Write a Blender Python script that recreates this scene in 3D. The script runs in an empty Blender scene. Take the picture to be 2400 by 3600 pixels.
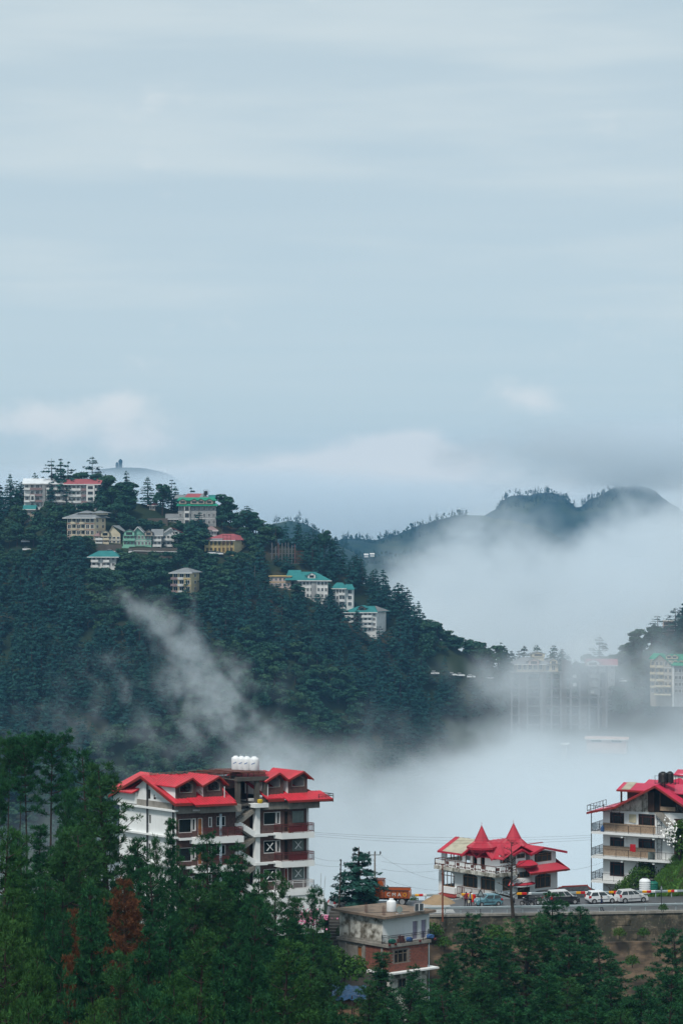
import bpy, math, random
import numpy as np
from mathutils import Vector, Matrix, noise as mnoise
random.seed(7); rng = np.random.default_rng(7)
SC = bpy.context.scene; COL = SC.collection
R = math.radians
# ------------------------------------------------------------------ camera, world, sun, exposure
F, PX0, PY0 = 8400.0, 1200.0, 1800.0
cd = bpy.data.cameras.new('camera'); cam = bpy.data.objects.new('camera', cd); COL.objects.link(cam)
cam.location = (0, 0, 0); cam.rotation_euler = (R(90), 0, 0)
cd.sensor_fit = 'VERTICAL'; cd.sensor_height = 36.0; cd.sensor_width = 24.0
cd.lens = 36.0 * F / 3600.0; cd.clip_start = 1.0; cd.clip_end = 60000
SC.camera = cam
SUN_EL, SUN_AZ = 57, 205          # azimuth clockwise from +Y: behind the camera, to the left
SC.view_settings.view_transform = 'Standard'; SC.view_settings.look = 'None'
SC.view_settings.gamma = 1.0; SC.view_settings.use_curve_mapping = False
SC.view_settings.exposure = 0.20

class E:
    """a scalar node expression: works in shader and geometry node trees"""
    nt = None
    def __init__(s, sock): s.s = sock
    @staticmethod
    def op(o, *a, clamp=False):
        n = E.nt.nodes.new('ShaderNodeMath'); n.operation = o; n.use_clamp = clamp
        for i, v in enumerate(a):
            if isinstance(v, E): E.nt.links.new(v.s, n.inputs[i])
            else: n.inputs[i].default_value = float(v)
        return E(n.outputs[0])
    def __add__(s, o): return E.op('ADD', s, o)
    __radd__ = __add__
    def __sub__(s, o): return E.op('SUBTRACT', s, o)
    def __rsub__(s, o): return E.op('SUBTRACT', o, s)
    def __mul__(s, o): return E.op('MULTIPLY', s, o)
    __rmul__ = __mul__
    def __truediv__(s, o): return E.op('DIVIDE', s, o)
    def __neg__(s): return E.op('MULTIPLY', s, -1)
def emax(a, b): return E.op('MAXIMUM', a, b)
def emin(a, b): return E.op('MINIMUM', a, b)
def eexp(a): return E.op('EXPONENT', a)
def esqrt(a): return E.op('SQRT', a)
def eclamp(a): return E.op('ADD', a, 0.0, clamp=True)
def sstep(a, lo, hi):
    n = E.nt.nodes.new('ShaderNodeMapRange'); n.interpolation_type = 'SMOOTHSTEP'
    for i, v in enumerate((a, lo, hi)):
        if isinstance(v, E): E.nt.links.new(v.s, n.inputs[i])
        else: n.inputs[i].default_value = float(v)
    return E(n.outputs[0])
def gauss(a, c, w): d = (a - c) / w; return eexp(-(d * d))
def enoise(x, y, z, detail=4, rough=0.55, scale=1.0, dist=0.0):
    c = E.nt.nodes.new('ShaderNodeCombineXYZ')
    for i, v in enumerate((x, y, z)):
        if isinstance(v, E): E.nt.links.new(v.s, c.inputs[i])
        else: c.inputs[i].default_value = float(v)
    n = E.nt.nodes.new('ShaderNodeTexNoise'); n.inputs['Scale'].default_value = scale
    n.inputs['Detail'].default_value = detail; n.inputs['Roughness'].default_value = rough
    n.inputs['Distortion'].default_value = dist
    E.nt.links.new(c.outputs[0], n.inputs['Vector'])
    return E(n.outputs[0])
def emix(fac, a, b):
    n = E.nt.nodes.new('ShaderNodeMix'); n.data_type = 'RGBA'
    if isinstance(fac, E): E.nt.links.new(fac.s, n.inputs[0])
    else: n.inputs[0].default_value = fac
    for i, v in ((6, a), (7, b)):
        if hasattr(v, 'node'): E.nt.links.new(v, n.inputs[i])
        else: n.inputs[i].default_value = (*v, 1)
    return n.outputs[2]

# world: Nishita sky behind a high thin overcast, cumulus along the horizon, a cloud sea below it
W = bpy.data.worlds.new('World'); SC.world = W; W.use_nodes = True
E.nt = W.node_tree; W.node_tree.nodes.clear()
out = E.nt.nodes.new('ShaderNodeOutputWorld'); bg = E.nt.nodes.new('ShaderNodeBackground')
sky = E.nt.nodes.new('ShaderNodeTexSky'); sky.sky_type = 'NISHITA'; sky.sun_disc = False
sky.sun_elevation = R(SUN_EL); sky.sun_rotation = R(SUN_AZ); sky.altitude = 2000; sky.dust_density = 1.5
tc = E.nt.nodes.new('ShaderNodeTexCoord'); sp = E.nt.nodes.new('ShaderNodeSeparateXYZ')
E.nt.links.new(tc.outputs['Generated'], sp.inputs[0])
X, Y, Z = (E(sp.outputs[i]) for i in range(3))
# high cloud sheet: project on a plane overhead, stretched sideways
zz = emax(Z, 0.0) + 0.05
cu, cv = X / zz, Y / zz
veil = enoise(cu * 0.55, cv * 1.5, 3.1, detail=6, rough=0.52)
el = Z; az = X                                  # near +Y these are the tangents of elevation and azimuth
streak = enoise(az * 5.0, el * 34.0, 7.7, detail=5, rough=0.5)
soft = enoise(az * 9.0 + 4.0, el * 13.0, 1.3, detail=5, rough=0.55)
cover = eclamp(0.55 + (veil - 0.5) * 0.5 + sstep(streak, 0.42, 0.70) * 0.42 * sstep(el, 0.05, 0.09))
def puff(px, py, wx, wy):
    a, e = (px - PX0) / F, (PY0 - py) / F
    return gauss(az, a, wx / F) * gauss(el, e, wy / F)
edge = (enoise(az * 46.0, el * 60.0, 5.5, detail=7, rough=0.58) - 0.5)
heap = puff(1380, 1620, 290, 62) * 1.15 + puff(1470, 1555, 100, 60) + puff(1330, 1560, 90, 46) * .8 + puff(1180, 1655, 260, 46) + puff(1810, 1390, 110, 56) * .62 \
     + puff(1900, 1420, 80, 46) * .4 + puff(430, 1420, 110, 50) * .55 + puff(300, 1475, 260, 60) * .65 + puff(80, 1490, 170, 80) * .7 + puff(460, 1560, 250, 50) * .6 + puff(760, 1680, 620, 40)
cum = sstep(heap + edge * 1.6 + (soft - .5) * 1.0 + gauss(el, 0.008, 0.016) * 0.4, 0.20, 1.15)
low = sstep(el, 0.030, 0.0)                     # paler air towards the horizon and the cloud sea under it
c_sky = emix(0.74, sky.outputs[0], (4.3, 5.75, 6.45))
c1 = emix(cover * 0.78, c_sky, (6.3, 7.1, 7.35))
c2 = emix(low * 0.6, c1, (6.0, 6.75, 7.1))
c3 = emix(cum * 0.80, c2, (7.7, 7.95, 7.95))
E.nt.links.new(c3, bg.inputs[0]); bg.inputs[1].default_value = 0.094
E.nt.links.new(bg.outputs[0], out.inputs[0])
sd = bpy.data.lights.new('sun', 'SUN'); sun = bpy.data.objects.new('sun', sd); COL.objects.link(sun)
sd.energy = 2.7; sd.angle = R(11); sd.color = (1.0, 0.95, 0.88)
sv = Vector((math.sin(R(SUN_AZ)) * math.cos(R(SUN_EL)), math.cos(R(SUN_AZ)) * math.cos(R(SUN_EL)), math.sin(R(SUN_EL))))
sun.rotation_euler = sv.to_track_quat('Z', 'Y').to_euler()
SC.cycles.use_denoising = True
SC.cycles.max_bounces = 14; SC.cycles.volume_bounces = 12; SC.cycles.transparent_max_bounces = 8
SC.cycles.diffuse_bounces = 3; SC.cycles.glossy_bounces = 2
SC.cycles.volume_max_steps = 512; SC.cycles.volume_step_rate = 1.0
SC.cycles.sample_clamp_indirect = 4.0

# ------------------------------------------------------------------ helpers: properties, objects, meshes
def tag(o, label=None, cat=None, group=None, kind=None):
    if label: o['label'] = label
    if cat: o['category'] = cat
    if group: o['group'] = group
    if kind: o['kind'] = kind
    return o
def P(px, py, D): return Vector(((px - PX0) * D / F, D, (PY0 - py) * D / F))
def thing(name, label, cat, loc=(0, 0, 0), rz=0.0, group=None):
    o = bpy.data.objects.new(name, None); COL.objects.link(o); o.empty_display_size = 0.3
    o.location = loc; o.rotation_euler = (0, 0, rz)
    return tag(o, label, cat, group)
def copy_tree(o, parent=None):
    c = o.copy(); COL.objects.link(c)
    if parent is not None: c.parent = parent
    for ch in KIDS.get(o.as_pointer(), []): copy_tree(ch, c)
    return c
KIDS = {}
def adopt(o, parent):
    o.parent = parent; KIDS.setdefault(parent.as_pointer(), []).append(o)
# ------------------------------------------------------------------ materials
M = {}
def newmat(name):
    m = bpy.data.materials.new(name); m.use_nodes = True; M[name] = m
    E.nt = m.node_tree
    return m, m.node_tree, m.node_tree.nodes['Principled BSDF']
def mat(name, col, rough=0.75, var=0.12, scale=1.5, streak=0.0, dark=None, metal=0.0, spec=0.3, bump=0.0, obj=True):
    """plain procedural surface: colour varied by noise, optional damp streaks running down"""
    m, nt, b = newmat(name)
    b.inputs['Roughness'].default_value = rough; b.inputs['Metallic'].default_value = metal
    b.inputs['Specular IOR Level'].default_value = spec
    tc = nt.nodes.new('ShaderNodeNewGeometry'); sp = nt.nodes.new('ShaderNodeSeparateXYZ')
    nt.links.new(tc.outputs['Position'], sp.inputs[0])
    x, y, z = (E(sp.outputs[i]) for i in range(3))
    n = enoise(x, y, z, detail=5, scale=scale, rough=0.6)
    dk = dark or tuple(c * 0.45 for c in col)
    c = emix(eclamp(sstep(n, 0.35, 0.75) * var * 2), col, dk)
    if streak:
        s = enoise(x * 3.0, y * 3.0, z * 0.22, detail=4, rough=0.6)
        c = emix(sstep(s, 0.5, 0.72) * streak, c, dk)
    nt.links.new(c, b.inputs['Base Color'])
    if bump:
        bp = nt.nodes.new('ShaderNodeBump'); bp.inputs['Strength'].default_value = bump; bp.inputs['Distance'].default_value = 0.05
        nt.links.new(enoise(x, y, z, detail=4, scale=scale * 6).s, bp.inputs['Height']); nt.links.new(bp.outputs[0], b.inputs['Normal'])
    return m
def leafmat(name, c1, c2, c3, trans=0.14):
    """foliage: colour differs from clump to clump (island) and from tree to tree (object)"""
    m, nt, b = newmat(name)
    g = nt.nodes.new('ShaderNodeNewGeometry'); oi = nt.nodes.new('ShaderNodeObjectInfo')
    r = E(g.outputs['Random Per Island']); o = E(oi.outputs['Random'])
    c = emix(r, c1, c2); c = emix(sstep(o, 0.4, 1.0) * 0.45, c, c3)
    nt.links.new(c, b.inputs['Base Color']); b.inputs['Roughness'].default_value = 0.7
    b.inputs['Specular IOR Level'].default_value = 0.04
    t = nt.nodes.new('ShaderNodeBsdfTranslucent'); nt.links.new(c, t.inputs[0])
    mx = nt.nodes.new('ShaderNodeMixShader'); mx.inputs[0].default_value = trans
    nt.links.new(b.outputs[0], mx.inputs[1]); nt.links.new(t.outputs[0], mx.inputs[2])
    nt.links.new(mx.outputs[0], nt.nodes['Material Output'].inputs[0])
    return m
def groundmat(name, c1, c2, c3, s1, s2):
    m, nt, b = newmat(name)
    tc = nt.nodes.new('ShaderNodeNewGeometry'); sp = nt.nodes.new('ShaderNodeSeparateXYZ')
    nt.links.new(tc.outputs['Position'], sp.inputs[0])
    x, y, z = (E(sp.outputs[i]) for i in range(3))
    c = emix(sstep(enoise(x, y, z, 6, 0.6, s1), 0.38, 0.62), c1, c2)
    c = emix(sstep(enoise(x + 31, y, z, 5, 0.65, s2), 0.52, 0.66) * 0.8, c, c3)
    nt.links.new(c, b.inputs['Base Color']); b.inputs['Roughness'].default_value = 0.95
    b.inputs['Specular IOR Level'].default_value = 0.1
    return m
groundmat('forest_floor', (.014, .026, .014), (.022, .034, .016), (.055, .042, .026), 0.05, 0.02)
groundmat('grass_bank', (.070, .150, .032), (.045, .105, .024), (.11, .15, .05), 0.9, 0.35)
groundmat('far_forest_cover', (.010, .030, .030), (.020, .044, .034), (.046, .066, .036), 0.05, 0.008)

# ------------------------------------------------------------------ terrain
RIDGE = np.array([(-900, 1900), (-400, 1830), (-100, 1800), (0, 1795), (80, 1765), (200, 1722), (330, 1722), (450, 1755), (560, 1775), (640, 1805), (760, 1815), (850, 1855),
    (960, 1915), (1100, 1940), (1200, 1995), (1300, 2065), (1400, 2125), (1500, 2225), (1600, 2285), (1700, 2335), (1800, 2368), (1900, 2378),
    (2050, 2378), (2150, 2352), (2250, 2305), (2330, 2245), (2400, 2205), (2700, 2120), (3400, 2100)], float)
RX, RZ = (RIDGE[:, 0] - PX0) / 8.0, (PY0 - RIDGE[:, 1]) / 8.0     # at 1050 m one metre is 8 photo pixels
def sst(a, lo, hi):
    t = np.clip((a - lo) / (hi - lo), 0, 1); return t * t * (3 - 2 * t)
def wav(x, y, s, seed=0.0):
    return (np.sin(x / s + 1.3 + seed) * np.cos(y / (s * 1.13) + .7 * seed) + .55 * np.sin(x / (s * .47) + y / (s * .61) + 2.1 + seed)
            + .3 * np.cos(x / (s * .23) - y / (s * .29) + seed)) / 1.85
ROADZ = -48.0
def road_near(x): return 285.0 + 0.075 * (x - 10) + 0.0007 * np.clip(x - 10, 0, 60) ** 2
def G(x, y):
    x, y = np.asarray(x, float), np.asarray(y, float)
    near = np.interp(y, [-60, 0, 40, 100, 150, 200, 250, 284], [2, -8, -22, -38, -46, -53, -57.5, -58.5])
    near = near + 9.5 * sst(-x, 4, 34) * sst(y, 120, 215) + 0.5 * wav(x, y, 9)
    yr = road_near(x)
    flat = np.full_like(x, ROADZ - 0.35)
    back = ROADZ - 0.35 - 0.75 * np.clip(y - (yr + 10.5), 0, None)
    mound = np.clip((x - 35.4) * .86, 0, 12) * sst(y - yr, 10.0, 14.5) + .45 * wav(x, y, 2.3) * sst(x, 36, 40) * sst(y - yr, 10.6, 13)
    back = back + mound + 0.8 * np.clip(y - (yr + 13), 0, 30) * sst(x, 35, 43)
    near_all = np.where(y < yr + 0.2, near, np.where(y < yr + 10.5, flat, back))
    # left of the stairs the bank climbs to road level by itself
    ls = sst(-x, -1.0, 6.0)
    near_all = near_all * (1 - ls) + ls * np.where(y < yr + 10, np.minimum(near + 11.5 * sst(y, 235, 282), ROADZ + 1.5), back)
    floor = -172 + 5 * wav(x, y, 60)
    sh = 16 * wav(x, y * .2, 42) * sst(-(y - 1050), 0, 60)
    zr = np.interp(x * 1050 / np.maximum(y, 700), RX, RZ)
    dy = 1050 - y - sh
    face = zr - 0.62 * np.clip(dy, 0, None) - 0.5 * np.clip(-dy, 0, None) + 1.2 * wav(x, y, 14)
    spur = -172 + 66 * np.exp(-((x - 78) / 36) ** 2 - ((y - 905) / 50) ** 2) + 3 * wav(x, y, 14)
    hill = np.maximum(np.maximum(face, floor), spur)
    z = np.where(y < 620, np.maximum(near_all, floor), hill)
    return np.where(y > 1300, floor, z)
def g1(x, y): return float(G(np.array([x]), np.array([y]))[0])
def hit(px, py, d0=640.0, d1=1049.0):
    """where the sight line through this photo pixel meets the hillside"""
    d = np.linspace(d0, d1, 1200); x = (px - PX0) * d / F; z = (PY0 - py) * d / F
    below = np.nonzero(z <= G(x, d))[0]
    D = float(d[below[0]]) if len(below) else d1
    return D
def grid_mesh(name, xs, ys, fz, m, kind='structure', smooth=True):
    X_, Y_ = np.meshgrid(xs, ys); Z_ = fz(X_, Y_)
    nx, ny = len(xs), len(ys)
    v = np.stack([X_, Y_, Z_], -1).reshape(-1, 3)
    i = (np.arange(ny - 1)[:, None] * nx + np.arange(nx - 1)[None]).reshape(-1)
    f = np.stack([i, i + 1, i + nx + 1, i + nx], -1)
    me = bpy.data.meshes.new(name); me.from_pydata(v.tolist(), [], f.tolist())
    if smooth: me.polygons.foreach_set('use_smooth', np.ones(len(f), bool))
    me.materials.append(M[m]); o = bpy.data.objects.new(name, me); COL.objects.link(o)
    return tag(o, kind=kind)
def axis(*seg):
    r = []
    for a, b, s in seg: r += list(np.arange(a, b, s))
    return np.array(r + [seg[-1][1]])
xs = axis((-3000, -520, 80), (-520, -180, 12), (-180, -60, 6), (-60, 60, 2), (60, 180, 6), (180, 520, 12), (520, 3000, 80))
ys = axis((-60, 200, 6), (200, 278, 3), (278, 330, 1.2), (330, 620, 12), (620, 820, 10), (820, 1060, 5), (1060, 1400, 14), (1400, 6000, 120))
grid_mesh('ground', xs, ys, G, 'forest_floor')
RIDGES = {}
def far_ridge(name, D, prof, halfdepth, mname, base=-172, rough=6.0, step=None):
    pr = np.array(prof, float); xr, zr = (pr[:, 0] - PX0) * D / F, (PY0 - pr[:, 1]) * D / F
    step = step or D / 420.0
    xs = np.arange(xr[0], xr[-1] + step, step); ys = np.linspace(D - halfdepth, D + halfdepth, 46)
    def fz(x, y):
        t = np.clip(1 - np.abs((y - D) + 0.25 * halfdepth * wav(x, y * .3, D / 26.0) * sst(np.abs(y - D), 0, halfdepth * .3)) / halfdepth, 0, 1)
        h = np.interp(x * D / np.maximum(y, 1), xr, zr) + (wav(x, y * .5, D / 75.) * .6 + wav(x, y, D / 210.) * .4) * rough * .9
        return base + (h - base) * (t ** 0.9) + rough * wav(x, y, D / 90.0) * np.sqrt(np.clip(1 - t, 0, 1))
    RIDGES[D] = fz
    return grid_mesh(name, xs, ys, fz, mname)
far_ridge('hill', 2600, [(500, 2100), (700, 1990), (880, 1880), (960, 1834), (1010, 1822), (1050, 1822), (1085, 1838), (1110, 1858), (1150, 1878), (1200, 1905), (1260, 1940), (1300, 1962), (1345, 1985), (1400, 2020), (1600, 2150), (1900, 2300)], 420, 'far_forest_cover')
far_ridge('hill', 2350, [(1000, 2300), (1180, 2060), (1250, 1985), (1300, 1962), (1340, 1950), (1400, 1946), (1450, 1936), (1520, 1934), (1600, 1950), (1800, 2000), (2000, 2100)], 300, 'far_forest_cover')
far_ridge('hill', 3300, [(900, 2050), (1100, 1930), (1200, 1886), (1260, 1888), (1320, 1896), (1370, 1880), (1420, 1858), (1480, 1836), (1550, 1822), (1640, 1806), (1700, 1800), (1900, 1850), (2200, 2000)], 450, 'far_forest_cover')
far_ridge('mountain', 3900, [(1400, 2000), (1600, 1850), (1700, 1798), (1740, 1772), (1775, 1742), (1810, 1736), (1850, 1738), (1885, 1729), (1930, 1727), (1965, 1732), (1995, 1742), (2015, 1766), (2040, 1772), (2070, 1752), (2110, 1738), (2150, 1712), (2190, 1702), (2240, 1706), (2290, 1716), (2340, 1752), (2400, 1790), (2500, 1830), (2900, 1900)], 600, 'far_forest_cover', rough=14)
far_ridge('mountain', 4550, [(100, 1800), (250, 1680), (330, 1645), (400, 1634), (440, 1632), (500, 1637), (560, 1648), (600, 1662), (700, 1730), (800, 1800)], 120, 'far_forest_cover', rough=3)
# ------------------------------------------------------------------ mesh builders
def tri_mesh(name, V, T, m, smooth=False):
    me = bpy.data.meshes.new(name); V = np.ascontiguousarray(V, np.float32); T = np.ascontiguousarray(T, np.int32)
    n = len(T); me.vertices.add(len(V)); me.vertices.foreach_set('co', V.ravel())
    me.loops.add(n * 3); me.loops.foreach_set('vertex_index', T.ravel())
    me.polygons.add(n); me.polygons.foreach_set('loop_start', np.arange(0, n * 3, 3, dtype=np.int32))
    me.polygons.foreach_set('loop_total', np.full(n, 3, np.int32))
    if smooth: me.polygons.foreach_set('use_smooth', np.ones(n, bool))
    me.update(calc_edges=True); me.materials.append(M[m]); return me
def unit(a): return a / np.maximum(np.linalg.norm(a, axis=-1, keepdims=True), 1e-9)
def tufts(rg, p, ax, size, K, up=.3, spread=.9, wid=.115):
    """stars of needles round points p along axes ax; each star is one connected island"""
    n = len(p); d = unit(ax[:, None] * .55 + rg.normal(size=(n, K, 3)) * spread * .6 + np.array([0, 0, up]))
    L = size[:, None, None] * rg.uniform(.6, 1.15, (n, K, 1))
    side = unit(np.cross(d, rg.normal(size=(n, K, 3)))) * L * wid
    mid = p[:, None] + d * L * .62 + side; tip = p[:, None] + d * L - side * .2
    V = np.concatenate([p[:, None], mid, tip], 1).reshape(-1, 3)
    b = (np.arange(n) * (1 + 2 * K))[:, None]; k = np.arange(K)[None]
    T = np.stack([np.broadcast_to(b, (n, K)), b + 1 + k, b + 1 + K + k], -1).reshape(-1, 3)
    return V, T
def quads(rg, p, nrm, w, l, tilt=.5):
    """leaf clumps: little bent diamonds facing roughly along nrm"""
    n = len(p); nn = unit(nrm + rg.normal(size=(n, 3)) * tilt)
    a = unit(np.cross(nn, rg.normal(size=(n, 3)))); b = np.cross(nn, a)
    a, b = a * w[:, None] * .5, b * l[:, None] * .5
    V = np.stack([p - a, p - b * 1.0 + nn * .0, p + a, p + b], 1); V[:, 1] -= nn * w[:, None] * .12; V[:, 3] -= nn * w[:, None] * .12
    i = (np.arange(n) * 4)[:, None]
    T = np.concatenate([i + [[0, 1, 2]], i + [[0, 2, 3]]], 1).reshape(-1, 3)
    return V.reshape(-1, 3), T
def sticks(segs, sides=3):
    """tapered sticks (p, q, r0, r1) joined into one vertex and triangle list"""
    V, T = [], []
    for p, q, r0, r1 in segs:
        p, q = np.asarray(p, float), np.asarray(q, float); d = q - p; d /= max(np.linalg.norm(d), 1e-6)
        a = np.cross(d, [0, 0, 1.] if abs(d[2]) < .9 else [1., 0, 0]); a /= np.linalg.norm(a); b = np.cross(d, a)
        o = len(V)
        for c, r in ((p, r0), (q, r1)):
            for k in range(sides):
                t = 2 * math.pi * k / sides; V.append(c + r * (math.cos(t) * a + math.sin(t) * b))
        for k in range(sides):
            k2 = (k + 1) % sides; T += [(o + k, o + k2, o + sides + k2), (o + k, o + sides + k2, o + sides + k)]
    return np.array(V), np.array(T)
leafmat('pine_needles', (.007, .038, .018), (.036, .130, .050), (.056, .130, .036))
leafmat('yellow_green_needles', (.014, .056, .019), (.054, .145, .042), (.070, .145, .036))
leafmat('dead_needles', (.080, .034, .018), (.20, .085, .040), (.14, .066, .034))
leafmat('cedar_needles', (.006, .034, .034), (.024, .090, .078), (.030, .086, .056))
leafmat('oak_leaves', (.010, .042, .030), (.036, .100, .060), (.058, .105, .042))
leafmat('grass_blades', (.045, .120, .026), (.095, .21, .045), (.11, .20, .05))
leafmat('bush_leaves', (.024, .068, .016), (.060, .135, .030), (.080, .125, .026))
mat('bark', (.045, .033, .026), .9, .3, 4)
mat('grey_snag', (.11, .095, .085), .9, .3, 4)

def pine(seed, h=15.0, r=3.0, base=.12, power=.8, gap=.52, dens=1.0, K=15, tuft=.32, rise=.32, bare=0.0, blunt=0.0):
    rg = np.random.default_rng(seed); P_, A_, S_ = [], [], []; segs = []
    bend = rg.normal(0, .012, 2)
    ctr = lambda z: np.array([bend[0] * z * z / h * 1.2, bend[1] * z * z / h * 1.2, z])
    zs = np.linspace(0, h * .985, 9)
    for a, b in zip(zs[:-1], zs[1:]): segs.append((ctr(a), ctr(b), .19 * (1 - a / h) * r / 3 * 1.3 + .02, .19 * (1 - b / h) * r / 3 * 1.3 + .02))
    z = h * base; ph = rg.uniform(0, 6)
    while z < h * .99:
        t = (z - h * base) / (h * (1 - base))
        prof = min(1.0, (1 - t) ** power + blunt * (1 - t) ** .25 * (t > .5)) * (.55 + .45 * min(1, t / .22)) * rg.uniform(.78, 1.1)
        nb = int(rg.integers(4, 7)) if t < .9 else 3
        for k in range(nb):
            ph += 2 * math.pi / nb + rg.normal(0, .3)
            if rg.random() < bare * (1 - t): continue
            L = max(.28, r * prof * rg.uniform(.62, 1.12)); up = rise * (.25 + 1.1 * t) + rg.normal(0, .08)
            o = np.array([math.cos(ph), math.sin(ph), 0.]); c0 = ctr(z)
            f = lambda s: c0 + o * L * s + np.array([0, 0, 1.]) * L * (up * s - .30 * (1 - t) * s * (1 - s) + .22 * s ** 3)
            pts = [f(s) for s in (0, .4, .75, 1.)]
            for a, b, r0 in zip(pts[:-1], pts[1:], (1, .7, .4)): segs.append((a, b, .022 * L * r0 + .008, .022 * L * r0 * .6 + .006))
            m_ = max(2, int(dens * (1.6 + 2.1 * L))); sv = np.append(rg.uniform(.30, .98, m_ - 1) ** .8, 1.0)   # twig ends, each a puff of needle stars
            lat = rg.normal(0, .34, m_) * L * (1.10 - sv) + rg.normal(0, .06, m_); tng = np.array([-o[1], o[0], 0.])
            tw = np.array([f(s) for s in sv]) + tng * lat[:, None]; tw[:, 2] += rg.uniform(-.02, .10, m_) + np.abs(lat) * .08
            q = max(3, int(6 * dens)); pp = np.repeat(tw, q, 0) + rg.normal(0, .15, (m_ * q, 3)) * np.array([1.25, 1.25, .55])
            ax = unit(np.repeat(o[None] * .7 + tng * np.sign(lat)[:, None] * .4, q, 0) + np.array([0, 0, .55]))
            P_.append(pp); A_.append(ax); S_.append(rg.uniform(.8, 1.2, m_ * q) * tuft)
        z += gap * rg.uniform(.75, 1.25) * (1 - .35 * t)
    P_, A_, S_ = np.concatenate(P_), np.concatenate(A_), np.concatenate(S_)
    V, T = tufts(rg, P_, A_, S_, K)
    return sticks(segs, 4), (V, T)
def cedar(seed, h=16.0, r=4.2, base=.1, layers=13, nb=6, q=9, droop=.25, flat=0.0, size=.95, gapz=0.0):
    """deodar: flat tiers of drooping sprays with gaps between them"""
    rg = np.random.default_rng(seed); P_, N_, Wd, Ln = [], [], [], []; segs = [((0, 0, 0), (0, 0, h * .55), .32, .2), ((0, 0, h * .55), (0, 0, h * .98), .2, .03)]
    for i in range(layers):
        t = (i + rg.uniform(-.25, .25)) / layers; t = min(max(t, 0), .985); z = h * (base + (1 - base) * t)
        prof = ((1 - t) ** .7 * (1 - flat) + flat * (1 - t ** 3)) * (.6 + .4 * min(1, t / .25))
        for k in range(nb if t < .85 else 3):
            if rg.random() < gapz: continue
            ph = rg.uniform(0, 2 * math.pi); L = max(.5, r * prof * rg.uniform(.55, 1.1)); o = np.array([math.cos(ph), math.sin(ph), 0.]); tg = np.array([-o[1], o[0], 0.])
            n = max(4, int(q * (.4 + .6 * L / r))); s = rg.uniform(.15, 1, n) ** .7; lat = rg.normal(0, .16, n) * L * (1.2 - s)
            pz = z + L * (.12 * s - droop * s ** 2) - np.abs(lat) * .3 + rg.normal(0, .12, n)
            P_.append(np.outer(s * L, o) + np.outer(lat, tg) + np.outer(pz, [0, 0, 1.])); N_.append(np.tile(np.array([0, 0, .75]) + .8 * o, (n, 1)))
            w = size * rg.uniform(.6, 1.25, n) * (.55 + .45 * (1 - t)); Wd.append(w * .55); Ln.append(w * 1.3)
            segs.append(((0, 0, z), tuple(o * L * .9 + np.array([0, 0, z + L * (.1 - droop * .8)])), .06, .015))
    V, T = quads(rg, np.concatenate(P_), np.concatenate(N_), np.concatenate(Wd), np.concatenate(Ln), .38)
    return sticks(segs, 4), (V, T)
def oak(seed, h=10.0, r=4.0, lobes=11, n=760, size=.62, base=.25):
    rg = np.random.default_rng(seed); P_, N_ = [], []; segs = [((0, 0, 0), (0, 0, h * .5), .26, .17)]
    for k in range(lobes):
        ph = rg.uniform(0, 6.28); t = rg.uniform(0, 1); rr = r * (1 - .75 * t ** 1.5) * rg.uniform(.25, .8)
        c = np.array([math.cos(ph) * rr, math.sin(ph) * rr, h * (base + .12 + (.78 - base) * t)]); R_ = r * rg.uniform(.28, .46) * (1.1 - .3 * t)
        m = int(n / lobes * rg.uniform(.7, 1.3)); d = unit(rg.normal(size=(m, 3)) + np.array([0, 0, .35]))
        P_.append(c + d * R_ * rg.uniform(.72, 1.08, (m, 1)) * np.array([1.1, 1.1, .8])); N_.append(d)
        segs.append(((0, 0, h * .42), tuple(c), .12, .03))
    P_, N_ = np.concatenate(P_), np.concatenate(N_); w = size * rg.uniform(.55, 1.3, len(P_))
    V, T = quads(rg, P_, N_, w, w * 1.15, .55)
    return sticks(segs, 4), (V, T)
def snag(seed, h=9.0, n=16, spread=1.6, forks=2, r0=.17, low=.35):
    rg = np.random.default_rng(seed); segs = []; c = [np.array([0, 0, 0.])]
    for k in range(6): c.append(c[-1] + np.array([rg.normal(0, .05), rg.normal(0, .05), 1.]) * h / 6)
    for k in range(6): segs.append((c[k], c[k + 1], r0 * (1 - k / 6.4), r0 * (1 - (k + 1) / 6.4)))
    for k in range(n):
        t = rg.uniform(low, .97); i = min(5, int(t * 6)); p = c[i] + (c[i + 1] - c[i]) * (t * 6 - i); ph = rg.uniform(0, 6.28)
        L = spread * (1.15 - t) * rg.uniform(.4, 1.2) + .2; q = p + np.array([math.cos(ph) * L, math.sin(ph) * L, L * rg.uniform(.1, .8)])
        segs.append((p, q, .028 * L + .012, .01))
        for j in range(forks):
            a = p + (q - p) * rg.uniform(.35, .9); e = a + np.array([rg.normal(0, .3), rg.normal(0, .3), rg.uniform(.1, .5)]) * L * .6; segs.append((a, e, .015 + .008 * L, .006))
    return sticks(segs, 4)
PROTO = {}
def proto(key, tree, leaf, bark='bark'):
    (tv, tt), (cv, ct) = tree
    PROTO[key] = (tri_mesh(key + '_trunk', tv, tt, bark, True), tri_mesh(key + '_crown', cv, ct, leaf), float(cv[:, 2].max()), float(np.percentile(np.hypot(cv[:, 0], cv[:, 1]), 97)))
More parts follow.
